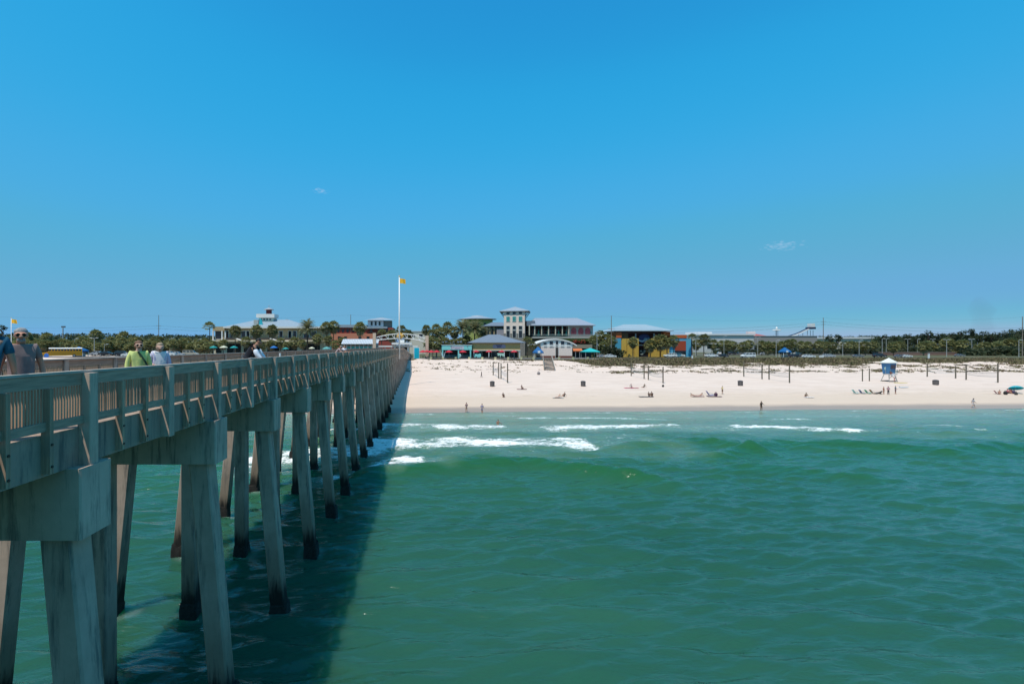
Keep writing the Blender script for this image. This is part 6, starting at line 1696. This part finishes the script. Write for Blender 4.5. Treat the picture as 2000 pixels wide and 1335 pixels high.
def person(loc, rz, h, pose, label, skin, hair, top=None, bottom=None, sleeve='short', leg='short', bulk=1.0, opt=None, near=False, hat=None, dress=False, group=None):
    opt = opt or {}
    t = empty('person', loc, rz, label, 'person', group)
    J = skel(h, pose, bulk, opt)
    E = list(EDG); ex = {}
    if near:
        hd = (J['hd2'] - J['hd0']).normalized(); fr = Vector((0, -1, 0)); fr = (fr - hd * fr.dot(hd)).normalized(); sd = hd.cross(fr)
        J['nos'] = J['hd1'] + fr * .068 * h - hd * .004 * h; E.append(('hd1', 'nos')); ex['nos'] = .010
        J['chn'] = J['hd0'] + fr * .040 * h + hd * .004 * h; E.append(('hd0', 'chn')); ex['chn'] = .022
        for s, sg in (('L', 1), ('R', -1)):
            J['ear' + s] = J['hd1'] + sd * (-sg) * .056 * h; E.append(('hd1', 'ear' + s)); ex['ear'] = .011
    b = skinmesh('body', J, E, h, skin, t, 1.0, bulk, ex, 2 if near else 1)
    if near:   # five bent fingers on each hand, rooted in the palm
        m = MB(); m.sm = True
        for s, sg in (('L', 1), ('R', -1)):
            d = (J['han' + s] - J['wri' + s]).normalized(); ac = Vector((0, 1, 0)); ac = (ac - d * ac.dot(d)).normalized(); cu = d.cross(ac) * sg
            for k, (off, ln) in enumerate(((-.016, .038), (-.006, .046), (.005, .043), (.015, .034))):
                p0 = J['han' + s] + ac * off * h + d * .004 * h; p1 = p0 + d * ln * .55 * h + cu * .004 * h; p2 = p1 + (d * .8 - cu * .6).normalized() * ln * .5 * h
                m.tube(p0, p1, .0052 * h, .0048 * h, 6); m.tube(p1, p2, .0048 * h, .0038 * h, 6)
            p0 = J['wri' + s] + d * .018 * h - ac * .012 * h; p1 = p0 + (d - ac * .9).normalized() * .026 * h; p2 = p1 + (d * .9 - cu * .4).normalized() * .020 * h
            m.tube(p0, p1, .006 * h, .0055 * h, 6); m.tube(p1, p2, .0055 * h, .0042 * h, 6)
        m.build('fingers', skin, t)
        # sunglasses / eyes and mouth
        w0 = J['hd1'] + hd * .014 * h
        if opt.get('glasses', True):
            m = MB()
            for sg in (-1, 1):
                c = w0 + fr * .050 * h + sd * sg * .021 * h; m.tube(c, c + fr * .007 * h, .0165 * h, .0165 * h, 10)
                m.tube(c + sd * sg * .012 * h, c + sd * sg * .034 * h - fr * .055 * h, .003 * h, .003 * h, 5)
            m.tube(w0 + fr * .054 * h - sd * .008 * h, w0 + fr * .054 * h + sd * .008 * h, .003 * h, .003 * h, 5); m.build('sunglasses', glasses_m, t)
        c = J['hd1'] - hd * .030 * h + fr * .046 * h; m = MB(); m.tube(c - sd * .013 * h, c + sd * .013 * h, .0045 * h, .0045 * h, 6); m.build('mouth', M('lips', (.30, .10, .09), .5, .1), t)
    c = J['hd2'] + (J['hd2'] - J['hd1']).normalized() * (-.012 * h)
    if hair is not None:
        bk = Vector((0, (.024 if near else .016) * h, 0)); long_ = opt.get('hair', 'short')
        lump('hair', hair, t, c + bk + Vector((0, 0, (.010 if near else .006) * h)), ((.054 if near else .056) * h, (.050 if near else .058) * h, .042 * h), 10 if near else 7, 3, amp=.06)
        if long_ == 'bob': lump('hair', hair, t, c + bk * 1.6 - Vector((0, 0, .035 * h)), (.060 * h, .046 * h, .055 * h), 10 if near else 7, 5, amp=.07)
        if opt.get('beard'): lump('beard', hair, t, J['hd0'] + Vector((0, -.036 * h, .002 * h)), (.034 * h, .022 * h, .026 * h), 8, 9, amp=.12)
    if hat is not None:
        m = MB(); m.sm = True; m.lathe([(.10 * h, -.002), (.10 * h, .006), (.055 * h, .010), (.052 * h, .045 * h), (.03 * h, .058 * h), (.005, .06 * h)], 12, (c.x, c.y)); o = m.build('hat', hat, t); o.location = (0, 0, c.z + .005 * h)
    if top is not None:
        J2 = dict(J); J2['pe2'] = J['pel'].lerp(J['wai'], -.15 if not dress else -1.6); TE = [('pe2', 'wai'), ('wai', 'che'), ('che', 'nk2')]; J2['nk2'] = J['che'].lerp(J['nek'], .80)
        e2 = {'pe2': .083 * bulk if not dress else .092, 'nk2': .046}
        for s in 'LR':
            u = {'short': .72, 'none': .12, 'long': 1.0}[sleeve]
            J2['sl1' + s] = J['sho' + s].lerp(J['elb' + s], u); TE += [('che', 'sho' + s), ('sho' + s, 'sl1' + s)]; e2['sl1'] = .033
            if sleeve == 'long': J2['sl2' + s] = J['elb' + s].lerp(J['wri' + s], .85); TE.append(('sl1' + s, 'sl2' + s)); e2['sl2'] = .026
            if sleeve == 'none': e2['sl1'] = .034
        skinmesh('shirt' if not dress else 'dress', J2, TE, h, top, t, 1.14, bulk, e2, 2 if near else 1, 'wai')
    if bottom is not None:
        J3 = dict(J); BE = []; e3 = {}
        for s in 'LR':
            u = 1.0 if leg == 'long' else (.75 if leg == 'short' else .2)
            J3['lg1' + s] = J['hip' + s].lerp(J['kne' + s], u if u < 1 else 1); BE += [('pel', 'hip' + s), ('hip' + s, 'lg1' + s)]; e3['lg1'] = .046 if leg != 'long' else .038
            if leg == 'long': J3['lg2' + s] = J['kne' + s].lerp(J['ank' + s], .95); BE.append(('lg1' + s, 'lg2' + s)); e3['lg2'] = .031
        J3['wa3'] = J['pel'].lerp(J['wai'], .45); BE.append(('pel', 'wa3')); e3['wa3'] = .070 * bulk
        skinmesh({'long': 'trousers', 'short': 'shorts', 'brief': 'swim_bottoms'}[leg], J3, BE, h, bottom, t, 1.12, bulk, e3, 1, 'pel')
    return t

def deckpos(px, s):
    a = (px - PPX) / F; c, sg = math.cos(TH), math.sin(TH)
    t = s * (c - a * sg) / (a * c + sg)
    v = P(s, t); return v.x, v.y, t
x, y, _ = deckpos(41, -7.02)
person((x, y, DECK), R(40), 1.81, 'stand', 'stout grey-haired man in sunglasses and a grey-brown t-shirt walking behind the pier rail', M('skin_ruddy', (.48, .225, .145), .6, .08, 6), hair_g, cloth('taupe', (.235, .165, .155)), cloth('khaki', (.42, .38, .30)), bulk=1.42, near=True, opt={'beard': True, 'nod': .16})
x, y, _ = deckpos(-27, -6.80)
person((x, y, DECK), R(215), 1.93, 'stand', 'person in a dark teal shirt at the left edge, back turned beside the grey-haired man', skin_t, hair_b, cloth('deep_teal', (.012, .085, .14)), cloth('dark_shorts', (.04, .045, .06)), bulk=1.3, near=True, opt={'side': -.05})
x, y, _ = deckpos(271, -6.98)
LW = person((x, y, DECK), R(38), 1.63, 'stand', 'woman in a lime green blouse and sunglasses walking along the pier', skin_l, hair_r, cloth('lime', (.60, .64, .22)), cloth('navy_slacks', (.03, .035, .06)), leg='long', sleeve='long', bulk=1.22, near=True, opt={'hair': 'bob', 'nod': .14})
m = MB(); m.path([(-.02, -.13, 1.36), (.10, -.16, 1.16), (.19, -.12, .98)], .022, 6); m.path([(-.02, -.10, 1.36), (-.04, .08, 1.33)], .022, 6); m.build('bag_strap', cloth('dark_green', (.02, .06, .035)), LW)
x, y, _ = deckpos(312, -7.05)
person((x, y, DECK), R(35), 1.60, 'stand', 'blonde woman in a lavender jacket over a white top looking down on the pier', skin_l, hair_bl, cloth('white_top', (.72, .70, .72), .06), cloth('pale_slacks', (.40, .38, .40)), leg='long', sleeve='none', bulk=1.08, near=True, opt={'hair': 'bob', 'nod': .55, 'glasses': False, 'arms': ('down', 'bent')})
LJ = bpy.data.objects[[o.name for o in COL.objects if o.name.startswith('person')][-1]]
J = skel(1.60, 'stand', 1.08, {'nod': .55, 'arms': ('down', 'bent')}); J['jk0L'] = J['wai'] + Vector((.085, .03, -.12)); J['jk0R'] = J['wai'] + Vector((-.085, .03, -.12)); J['jk1L'] = J['che'] + Vector((.07, .035, 0)); J['jk1R'] = J['che'] + Vector((-.07, .035, 0))
for s in 'LR': J['jk2' + s] = J['elb' + s].lerp(J['wri' + s], .5)
skinmesh('jacket', J, [('jk0L', 'jk1L'), ('jk0R', 'jk1R'), ('jk1L', 'jk1R')] + [e for s in 'LR' for e in (('jk1' + s, 'sho' + s), ('sho' + s, 'elb' + s), ('elb' + s, 'jk2' + s))], 1.6, cloth('lavender', (.50, .47, .62), .08), LJ, 1.22, 1, {'jk0': .058, 'jk1': .060, 'jk2': .03, 'elb': .032}, 2, 'jk1L')
# fisherman bent over the rail, and the two leaning farther on
x, y, _ = deckpos(484, -7.12)
person((x, y, DECK), TH + R(95), 1.95, 'lean', 'fisherman in a black jacket and white shirt bending over the pier rail', skin_t, hair_k, cloth('black_jacket', (.012, .013, .02)), cloth('black_trousers', (.015, .015, .02)), leg='long', sleeve='short', bulk=1.7, near=True, opt={'lean': .55, 'nod': .45, 'arms': ((( .03, -.06, -.16), (.02, -.16, -.27)), ((-.03, -.05, -.16), (-.02, -.15, -.28))), 'stance': .08})
FM = [o for o in COL.objects if o.name.startswith('person')][-1]
J = skel(1.95, 'lean', 1.7, {'lean': .55, 'nod': .45, 'arms': (((.03, -.06, -.16), (.02, -.16, -.27)), ((-.03, -.05, -.16), (-.02, -.15, -.28)))})
for s in 'LR': J['ws1' + s] = J['sho' + s].lerp(J['elb' + s], .35)
skinmesh('white_shirt', J, [('ws1L', 'elbL'), ('elbL', 'wriL')], 1.95, cloth('white_shirt', (.74, .76, .82), .05), FM, 1.5, 1, {'ws1': .040, 'elb': .036, 'wri': .026}, 2, 'ws1L')
skinmesh('white_shirt', J, [('ws1R', 'elbR'), ('elbR', 'wriR')], 1.95, cloth('white_shirt', (.74, .76, .82)), FM, 1.5, 1, {'ws1': .040, 'elb': .036, 'wri': .026}, 2, 'ws1R')
x, y, t_ = deckpos(452, -6.9)
rod = empty('fishing_rod', (x, y, DECK), TH, 'thin pale fishing rod bent against the rail behind the fisherman', 'fishing rod')
m = MB(); pts = [(.05 + .32 * u, .2 + 1.3 * u, .55 + 1.0 * u - .55 * u * u * u) for u in [k / 8 for k in range(9)]]; m.path([pts[k] for k in range(9)], .012, 5); m.build('blank', M('pale_rod', (.50, .46, .40), .4, .1), rod)
m = MB(); m.tube((.04, .12, .47), (.07, .26, .60), .022); m.build('grip', blackp, rod)
x, y, t_ = deckpos(547, -6.47)
cup = empty('paper_cup', (x, y, 10.75), 0, 'tiny white paper cup standing on the rail cap right of the fisherman', 'cup'); m = MB(); m.lathe([(.03, 0), (.042, .12), (.044, .125)], 10); m.build('wall', white_paint, cup); m = MB(); m.lathe([(.046, .125), (.046, .135), (.03, .14)], 10); m.build('lid', white_paint, cup)
for px, s_, lab, tp_, hr, op in ((655, -7.05, 'person in a grey-pink shirt leaning on the rail far down the pier', cloth('grey_pink', (.36, .27, .27)), hair_g, {'lean': .75, 'arms': ('fwd', 'fwd'), 'nod': .2}), (664.5, -7.05, 'person in a white shirt leaning on the rail far down the pier', cloth('white_shirt', (.74, .76, .82)), hair_b, {'lean': .7, 'arms': ('fwd', 'fwd'), 'nod': .3})):
    x, y, t_ = deckpos(px, s_); person((x, y, DECK), TH + R(80), 1.75, 'lean', lab, skin_t, hr, tp_, cloth('dark_shorts', (.04, .045, .06)), opt=op)

def bp(px, py, h, pose, rz, label, skin, hair, top=None, bottom=None, **kw):
    x, Y, g = onbeach(px, py)
    return person((x, Y, g), R(rz), h, pose, label, skin, hair, top, bottom, **kw)
mag = cloth('magenta', (.36, .06, .14)); blk = cloth('black_suit', (.02, .02, .022)); nav = cloth('navy', (.03, .04, .10))
bp(911, 805.5, 1.70, 'stand', 200, 'woman in a mauve swimsuit standing at the waterline, left of two', skin_t, hair_b, cloth('mauve', (.34, .20, .22)), cloth('mauve', (.34, .20, .22)), sleeve='none', leg='brief', opt={'arms': ('bent', 'bent'), 'stride': .03})
bp(941.5, 807.5, 1.68, 'walk', 150, 'woman in a lilac cover-up wading at the waterline, right of two', skin_t, hair_k, cloth('lilac', (.30, .27, .42)), cloth('lilac', (.30, .27, .42)), sleeve='short', leg='short', opt={'arms': ('bent', 'swing'), 'stride': .06})
Yv = CAM_H * F / (829 - HZ); person(((973 - PPX) / F * Yv, Yv, -.95), 0, 1.7, 'stand', 'bather standing chest deep in the surf before the first breaker', skin_t, hair_b, None, cloth('dark_shorts', (.04, .045, .06)), opt={'arms': ('out', 'bent')})
bp(1487, 802.5, 1.72, 'stand', 10, 'person in a black swimsuit standing at the waterline below the litter bin', skin_d, hair_b, blk, blk, sleeve='none', leg='brief', opt={'arms': ('out', 'down'), 'stance': .07})
bp(1901, 796.5, 1.68, 'walk', 70, 'person in pale clothes and a dark hat striding along the waterline on the right', skin_l, None, cloth('pale_grey', (.50, .48, .52)), cloth('pale_grey', (.50, .48, .52)), leg='short', sleeve='short', hat=M('dark_hat', (.03, .025, .03), .9, .2), opt={'stride': .18, 'arms': ('back', 'swing')})
bp(1411, 769.5, 1.66, 'stand', -70, 'person in a pale yellow top and black shorts standing beside the sunbathers', skin_l, hair_b, cloth('pale_yellow', (.62, .55, .26)), blk, opt={'arms': ('fwd', 'bent')})
bp(940.5, 737, 1.70, 'walk', 250, 'person in dark clothes walking up the sand below the tan pavilion', skin_d, hair_k, blk, cloth('charcoal', (.05, .05, .05)), leg='long', sleeve='long', opt={'stride': .10})
bp(1726, 770, 1.55, 'stand', 20, 'slim tanned person in a bikini standing left of three near the tower', skin_t, hair_b, cloth('rust', (.26, .10, .06)), cloth('rust', (.26, .10, .06)), sleeve='none', leg='brief', opt={'arms': ('down', 'bent')})
bp(1735, 770.5, 1.70, 'stand', -15, 'woman in a patterned pink top and black leggings, middle of three near the tower', skin_t, hair_b, cloth('dusty_pink', (.36, .22, .26), .5), blk, leg='long', bulk=1.15, opt={'hair': 'bob', 'arms': ('bent', 'bent')})
bp(1749, 769.5, 1.72, 'stand', 30, 'man in a teal blue shirt and navy shorts, right of three near the tower', skin_t, hair_bl, cloth('petrol_blue', (.03, .14, .20)), nav, bulk=1.1, opt={'arms': ('bent', 'bent')})
def seat(px, py, rz, lab, skin, hair, top, bot, pose='sit', h=1.7, **kw): return bp(px, py, h, pose, rz, lab, skin, hair, top, bot, **kw)
seat(1019.5, 759.5, 30, 'dark tanned sunbather sitting alone on a towel below the bathhouse', skin_d, hair_b, cloth('maroon', (.12, .03, .035)), cloth('maroon', (.12, .03, .035)), sleeve='none', leg='brief', opt={'arms': ('prop', 'knee')})
seat(983, 775.5, 10, 'small dark figure sitting alone left of the towels', skin_d, hair_k, blk, blk, opt={'arms': ('knee', 'knee')})
seat(1090, 776, -60, 'pale sunbather reclining left of the pair below the bathhouse', skin_l, hair_bl, None, cloth('white_top', (.72, .70, .72)), 'recline', leg='brief', opt={'arms': ('prop', 'prop')})
seat(1102, 774.5, -70, 'person in dark clothes sitting right of the pale sunbather', skin_t, hair_b, cloth('charcoal', (.05, .05, .05)), cloth('charcoal', (.05, .05, .05)), opt={'arms': ('prop', 'knee')})
seat(1233, 756.5, 0, 'person with grey top sitting on a long pink towel', skin_l, hair_g, cloth('stone_grey', (.35, .33, .33)), blk, opt={'arms': ('prop', 'prop'), 'knee': .05})
seat(1257.5, 756.5, -60, 'dark haired sunbather reclining right of the pink towel', skin_t, hair_k, cloth('olive', (.09, .08, .05)), blk, 'recline', sleeve='none', opt={'arms': ('prop', 'prop'), 'back': .5})
seat(1267.5, 774, 10, 'left one of two dark figures sitting close together on the sand', skin_d, hair_b, cloth('charcoal', (.05, .05, .05)), blk, opt={'arms': ('knee', 'knee')})
seat(1273, 774, -15, 'right, taller one of two dark figures sitting close together on the sand', skin_d, hair_k, blk, blk, h=1.85, opt={'arms': ('knee', 'knee')})
seat(1356, 773, 70, 'dark haired sunbather lying flat at the left of the group', skin_t, hair_k, None, blk, 'recline', leg='brief', opt={'arms': ('prop', 'prop'), 'back': 1.15})
seat(1367, 773.5, -75, 'tanned sunbather lying stretched out beside the blue chair', skin_t, hair_b, None, cloth('tan_suit', (.28, .18, .12)), 'recline', leg='brief', opt={'arms': ('prop', 'prop'), 'back': .95})
seat(1574, 775.5, -50, 'person in a brown hat sitting alone on the sand right of centre', skin_t, hair_b, cloth('olive', (.09, .08, .05)), cloth('grey_short', (.2, .2, .2)), hat=M('brown_hat', (.16, .11, .07), .9, .2), opt={'arms': ('prop', 'knee'), 'back': .5})
seat(1952, 769.5, -60, 'tanned person in a low chair at the left of the umbrella group', skin_t, hair_b, None, cloth('rose_trunks', (.36, .13, .13)), opt={'arms': ('knee', 'knee'), 'back': .3})
seat(1969, 768, 15, 'person in a bright pink top sitting in the middle of the umbrella group', skin_t, hair_b, cloth('bright_pink', (.56, .10, .19)), blk, h=1.8, opt={'arms': ('knee', 'knee')})
seat(1974.5, 768, -10, 'person in a crimson top under the edge of the turquoise umbrella', skin_d, hair_b, cloth('crimson', (.34, .05, .08)), cloth('tan_suit', (.28, .18, .12)), h=1.9, opt={'arms': ('knee', 'prop')})
bp(1722, 745, 1.7, 'sit', 0, 'lifeguard in dark clothes sitting on the tower deck edge', skin_d, hair_k, blk, cloth('guard_red', (.30, .04, .04)), opt={'arms': ('knee', 'knee')})
LG = [o for o in COL.objects if o.name.startswith('person')][-1]
s_ = GT.location.y / F; c_, sn_ = math.cos(R(10)), math.sin(R(10)); lx, ly = -10.2 * s_ * .52, -13.6 * s_ * .52
LG.location = (GT.location.x + lx * c_ - ly * sn_, GT.location.y + lx * sn_ + ly * c_, GT.location.z + 15.5 * s_)

# towels, chairs, umbrellas, boards
def towel(px, py, w_, l_, rz, mat, lab):
    x, Y, g = onbeach(px, py); t = empty('beach_towel', (x, Y, g + .03), R(rz), lab, 'towel'); rr = random.Random(int(px))
    m = MB(); n = 6; vs = []; fs = []
    for j in range(4):
        for i in range(n + 1): vs.append((-l_ / 2 + l_ * i / n, -w_ / 2 + w_ * j / 3, .03 + rr.random() * .07))
    for j in range(3):
        for i in range(n): a = j * (n + 1) + i; fs.append((a, a + 1, a + n + 2, a + n + 1))
    m.add(vs, fs); m.build('cloth', mat, t); m = MB(); m.box(-l_ / 2 - .04, -l_ / 2, -w_ / 2, w_ / 2, .0, .08); m.box(l_ / 2, l_ / 2 + .04, -w_ / 2, w_ / 2, .0, .08); m.build('fringe', mat, t)
towel(1233, 757.8, .9, 3.0, 4, cloth('hot_pink', (.62, .10, .18)), 'long hot pink towel under the person in grey'); towel(1019, 760.5, .9, 2.0, 5, cloth('dark_red_towel', (.16, .05, .05)), 'dark red towel under the lone tanned sunbather')
towel(1090, 777, .9, 2.0, -6, cloth('ivory', (.60, .56, .52)), 'ivory towel under the pale sunbather'); towel(1262, 775, .9, 2.6, 2, cloth('grey_towel', (.20, .18, .18)), 'grey towel left of the two dark figures'); towel(1362, 774.5, .9, 2.4, 4, cloth('rosy_towel', (.50, .32, .29)), 'rosy towel under the sunbathers left of the blue chair'); towel(1580, 776.5, .8, 1.5, -10, cloth('white_towel', (.72, .71, .70), .05), 'white towel right of the lone person in the brown hat'); towel(1395, 774.5, .9, 2.6, -3, cloth('plum_towel', (.12, .05, .09)), 'dark plum towel right of the blue chair')
def chair(px, py, rz, mat, lab, sc=1.0):
    x, Y, g = onbeach(px, py); t = empty('beach_chair', (x, Y, g), R(rz), lab, 'beach chair', 'low beach chairs facing the sun'); t.scale = (sc,) * 3; fm = lampm
    m = MB(); m.add([(-.32, -.35, .22), (.32, -.35, .22), (.32, .25, .16), (-.32, .25, .16), (-.32, -.35, .18), (.32, -.35, .18), (.32, .25, .12), (-.32, .25, .12)], [(0, 1, 2, 3), (7, 6, 5, 4), (0, 4, 5, 1), (1, 5, 6, 2), (2, 6, 7, 3), (3, 7, 4, 0)]); m.build('seat', mat, t)
    m = MB(); m.add([(-.32, .25, .16), (.32, .25, .16), (.32, .65, .80), (-.32, .65, .80), (-.32, .29, .14), (.32, .29, .14), (.32, .69, .78), (-.32, .69, .78)], [(0, 1, 2, 3), (7, 6, 5, 4), (0, 4, 5, 1), (1, 5, 6, 2), (2, 6, 7, 3), (3, 7, 4, 0)]); m.build('backrest', mat, t)
    for sx in (-.34, .34):
        m = MB(); m.path([(sx, -.38, .0), (sx, -.35, .22), (sx, .25, .16), (sx, .68, .82)], .018, 5); m.path([(sx, .45, .0), (sx, .25, .16)], .018, 5); m.path([(sx, -.30, .20), (sx, -.28, .42), (sx, .40, .44)], .018, 5); m.build('frame', fm, t)
chair(1673, 769, 75, cloth('pale_aqua', (.28, .58, .55)), 'pale aqua beach chair, leftmost of the row by the tower', 1.08); chair(1686, 769, 75, cloth('mid_blue', (.04, .10, .26)), 'dark blue beach chair, second in the row by the tower', 1.04); chair(1697, 769, 75, cloth('emerald', (.03, .42, .20)), 'emerald green beach chair, third in the row by the tower', 1.04); chair(1707, 769, 75, cloth('orange_brown', (.36, .17, .06), .4), 'orange and brown beach chair beside the black dog', 1.08)
chair(1389, 773.5, 75, cloth('royal_blue', (.05, .07, .34)), 'royal blue beach chair among the sunbathers', 1.3); chair(1950, 769.5, 60, cloth('brick_pink', (.38, .15, .15)), 'brick pink beach chair at the left of the umbrella group', 0.94)
# black dog lying beside the chairs
def dog():
    x, Y, g = onbeach(1716, 769.5); t = empty('dog', (x, Y, g), R(80), 'black dog lying on the sand between the chairs and the three people', 'dog')
    V = Vector; J = {'pel': V((0, .45, .22)), 'wai': V((0, .1, .24)), 'che': V((0, -.25, .30)), 'nek': V((0, -.45, .45)), 'hd1': V((0, -.58, .55)), 'muz': V((0, -.78, .50)), 'tai': V((0, .8, .10)), 'tl2': V((.12, 1.0, .05))}
    E = [('pel', 'wai'), ('wai', 'che'), ('che', 'nek'), ('nek', 'hd1'), ('hd1', 'muz'), ('pel', 'tai'), ('tai', 'tl2')]
    for s, sg in (('L', 1), ('R', -1)):
        J['elb' + s] = V((sg * .16, -.30, .08)); J['paw' + s] = V((sg * .15, -.62, .04)); J['kne' + s] = V((sg * .22, .22, .20)); J['hok' + s] = V((sg * .22, .52, .06)); J['foo' + s] = V((sg * .22, .20, .03)); J['ear' + s] = V((sg * .10, -.54, .66))
        E += [('che', 'elb' + s), ('elb' + s, 'paw' + s), ('pel', 'kne' + s), ('kne' + s, 'hok' + s), ('hok' + s, 'foo' + s), ('hd1', 'ear' + s)]
    skinmesh('body', J, E, 1.0, M('black_fur', (.015, .014, .014), .8, .3, 20, bump=.6), t, 1.0, 1.0, {'pel': .17, 'wai': .16, 'che': .19, 'nek': .11, 'hd1': .10, 'muz': .05, 'tai': .04, 'tl2': .02, 'elb': .06, 'paw': .045, 'kne': .09, 'hok': .045, 'foo': .045, 'ear': .035}, 1, 'wai', 1.0)
    m = MB(); m.path([(.09, -.44, .40), (0, -.50, .36), (-.09, -.44, .40), (-.08, -.38, .50), (.08, -.38, .50), (.09, -.44, .40)], .02, 5); m.build('collar', M('red_collar', (.35, .03, .03), .6, .1), t)
dog()
def beach_umbrella(px, py, p_top, wpx, mat, lab, tilt):
    x, Y, g = onbeach(px, py); z = CAM_H - (p_top - HZ) / F * Y - g; r_ = wpx / F * Y / 2
    t = empty('beach_umbrella', (x, Y, g), 0, lab, 'umbrella'); m = MB(); m.sm = True
    prof = [(r_, 0), (r_ * .8, .22 * r_), (r_ * .45, .40 * r_), (.03, .48 * r_)]; n = 12; vs = []; fs = []
    for q in (0, .04):
        for rr_, zz_ in prof:
            for i in range(n): a = 2 * math.pi * i / n; vs.append((rr_ * math.cos(a), rr_ * math.sin(a), zz_ - q))
    for q in (0, 1):
        for k in range(3):
            for i in range(n): b0 = q * 4 * n + k * n; f = (b0 + i, b0 + (i + 1) % n, b0 + n + (i + 1) % n, b0 + n + i); fs.append(f if q == 0 else f[::-1])
    m.add(vs, fs); o = m.build('canopy', mat, t); o.location = (0, 0, z - .45 * r_); o.rotation_euler = (R(-18), R(tilt), 0)
    m = MB(); m.tube((-.5, 0, -.2), (0, 0, z - .1), .03); m.build('pole', lampm, t)
beach_umbrella(1984, 768, 753.5, 21, M('turquoise_canopy', (.02, .38, .45), .7, .25, 1.5), 'turquoise beach umbrella shading the group at the right edge', 10)
def bag(px, py, r_, mat, lab):
    x, Y, g = onbeach(px, py); t = empty('beach_bag', (x, Y, g), 0, lab, 'bag'); lump('sack', mat, t, (0, 0, r_ * .8), (r_, r_ * .7, r_), 8, int(px), amp=.1); m = MB(); m.path([(-r_ * .5, 0, r_ * 1.5), (-r_ * .3, 0, r_ * 2.1), (r_ * .3, 0, r_ * 2.1), (r_ * .5, 0, r_ * 1.5)], .03, 5); m.build('handle', mat, t)
bag(1980, 769, .38, cloth('dark_plum', (.05, .035, .08)), 'dark plum bag under the turquoise umbrella'); bag(1984.5, 771, .33, cloth('dark_grey', (.05, .05, .05)), 'dark grey bag right below the turquoise umbrella'); bag(1964, 770.5, .42, blk, 'black bag before the person in the pink top'); bag(1398, 773.5, .4, cloth('plum', (.08, .035, .06)), 'plum coloured bag right of the royal blue chair'); bag(1295, 755.5, .28, cloth('charcoal', (.05, .05, .05)), 'small dark bag alone right of the reclining sunbather')
bag(1052, 731.5, .5, cloth('grey_sack', (.22, .20, .20)), 'grey sack on the sand below the bathhouse, left of the beach stairs foot')
def board(px, py, l_, mat, lab, rz):
    x, Y, g = onbeach(px, py); t = empty('surfboard', (x, Y, g), R(rz), lab, 'surfboard'); n = 14; m = MB(); m.sm = True
    out_ = [(l_ / 2 * math.cos(2 * math.pi * i / n), .28 * math.sin(2 * math.pi * i / n) * (1 - .25 * math.cos(2 * math.pi * i / n))) for i in range(n)]
    m.prism(out_, .10, .17, [(a * .96, b * .85) for a, b in out_]); m.build('deck', mat, t); m = MB(); m.xprism([(-l_ * .42, .17), (-l_ * .36, .17), (-l_ * .43, .38)], -.012, .012); m.build('fin', blackp, t)
board(1759, 748.5, 3.0, M('yellow_board', (.70, .58, .06), .4, .05), 'yellow rescue board lying at the foot of the lifeguard tower', -12); board(1765, 757, 2.6, M('pale_blue_board', (.40, .56, .66), .4, .05), 'pale blue board lying right of the three people', 4)

# dark smoke drifting up far beyond the woods on the right
sm = bpy.data.materials.new('smoke_haze'); sm.use_nodes = True; t = sm.node_tree; t.nodes.clear()
o_ = t.nodes.new('ShaderNodeOutputMaterial'); pv = t.nodes.new('ShaderNodeVolumePrincipled'); pv.inputs['Color'].default_value = (.35, .35, .42, 1); pv.inputs['Density'].default_value = .0042
t.links.new(pv.outputs[0], o_.inputs['Volume'])
m = MB(); m.sm = True; rr = random.Random(2)
vs = []; n = 10
prof = [(4, 24), (10, 34), (16, 46), (13, 60), (20, 78), (12, 95), (3, 104)]
m2 = MB()
for r_, z in prof:
    for i in range(n): a = 2 * math.pi * i / n; vs.append((r_ * math.cos(a) * rr.uniform(.8, 1.2) - (z - 30) * .12, r_ * math.sin(a) * rr.uniform(.8, 1.2), z))
fs = [(k * n + i, k * n + (i + 1) % n, (k + 1) * n + (i + 1) % n, (k + 1) * n + i) for k in range(len(prof) - 1) for i in range(n)] + [tuple(range(n - 1, -1, -1)), tuple((len(prof) - 1) * n + i for i in range(n))]
m.add(vs, fs)
o = m.build('smoke', sm, None, ((1922 - PPX) / F * 900, 900, 0)); tag(o, 'faint dark smoke drifting up beyond the woods', 'smoke', kind='stuff')
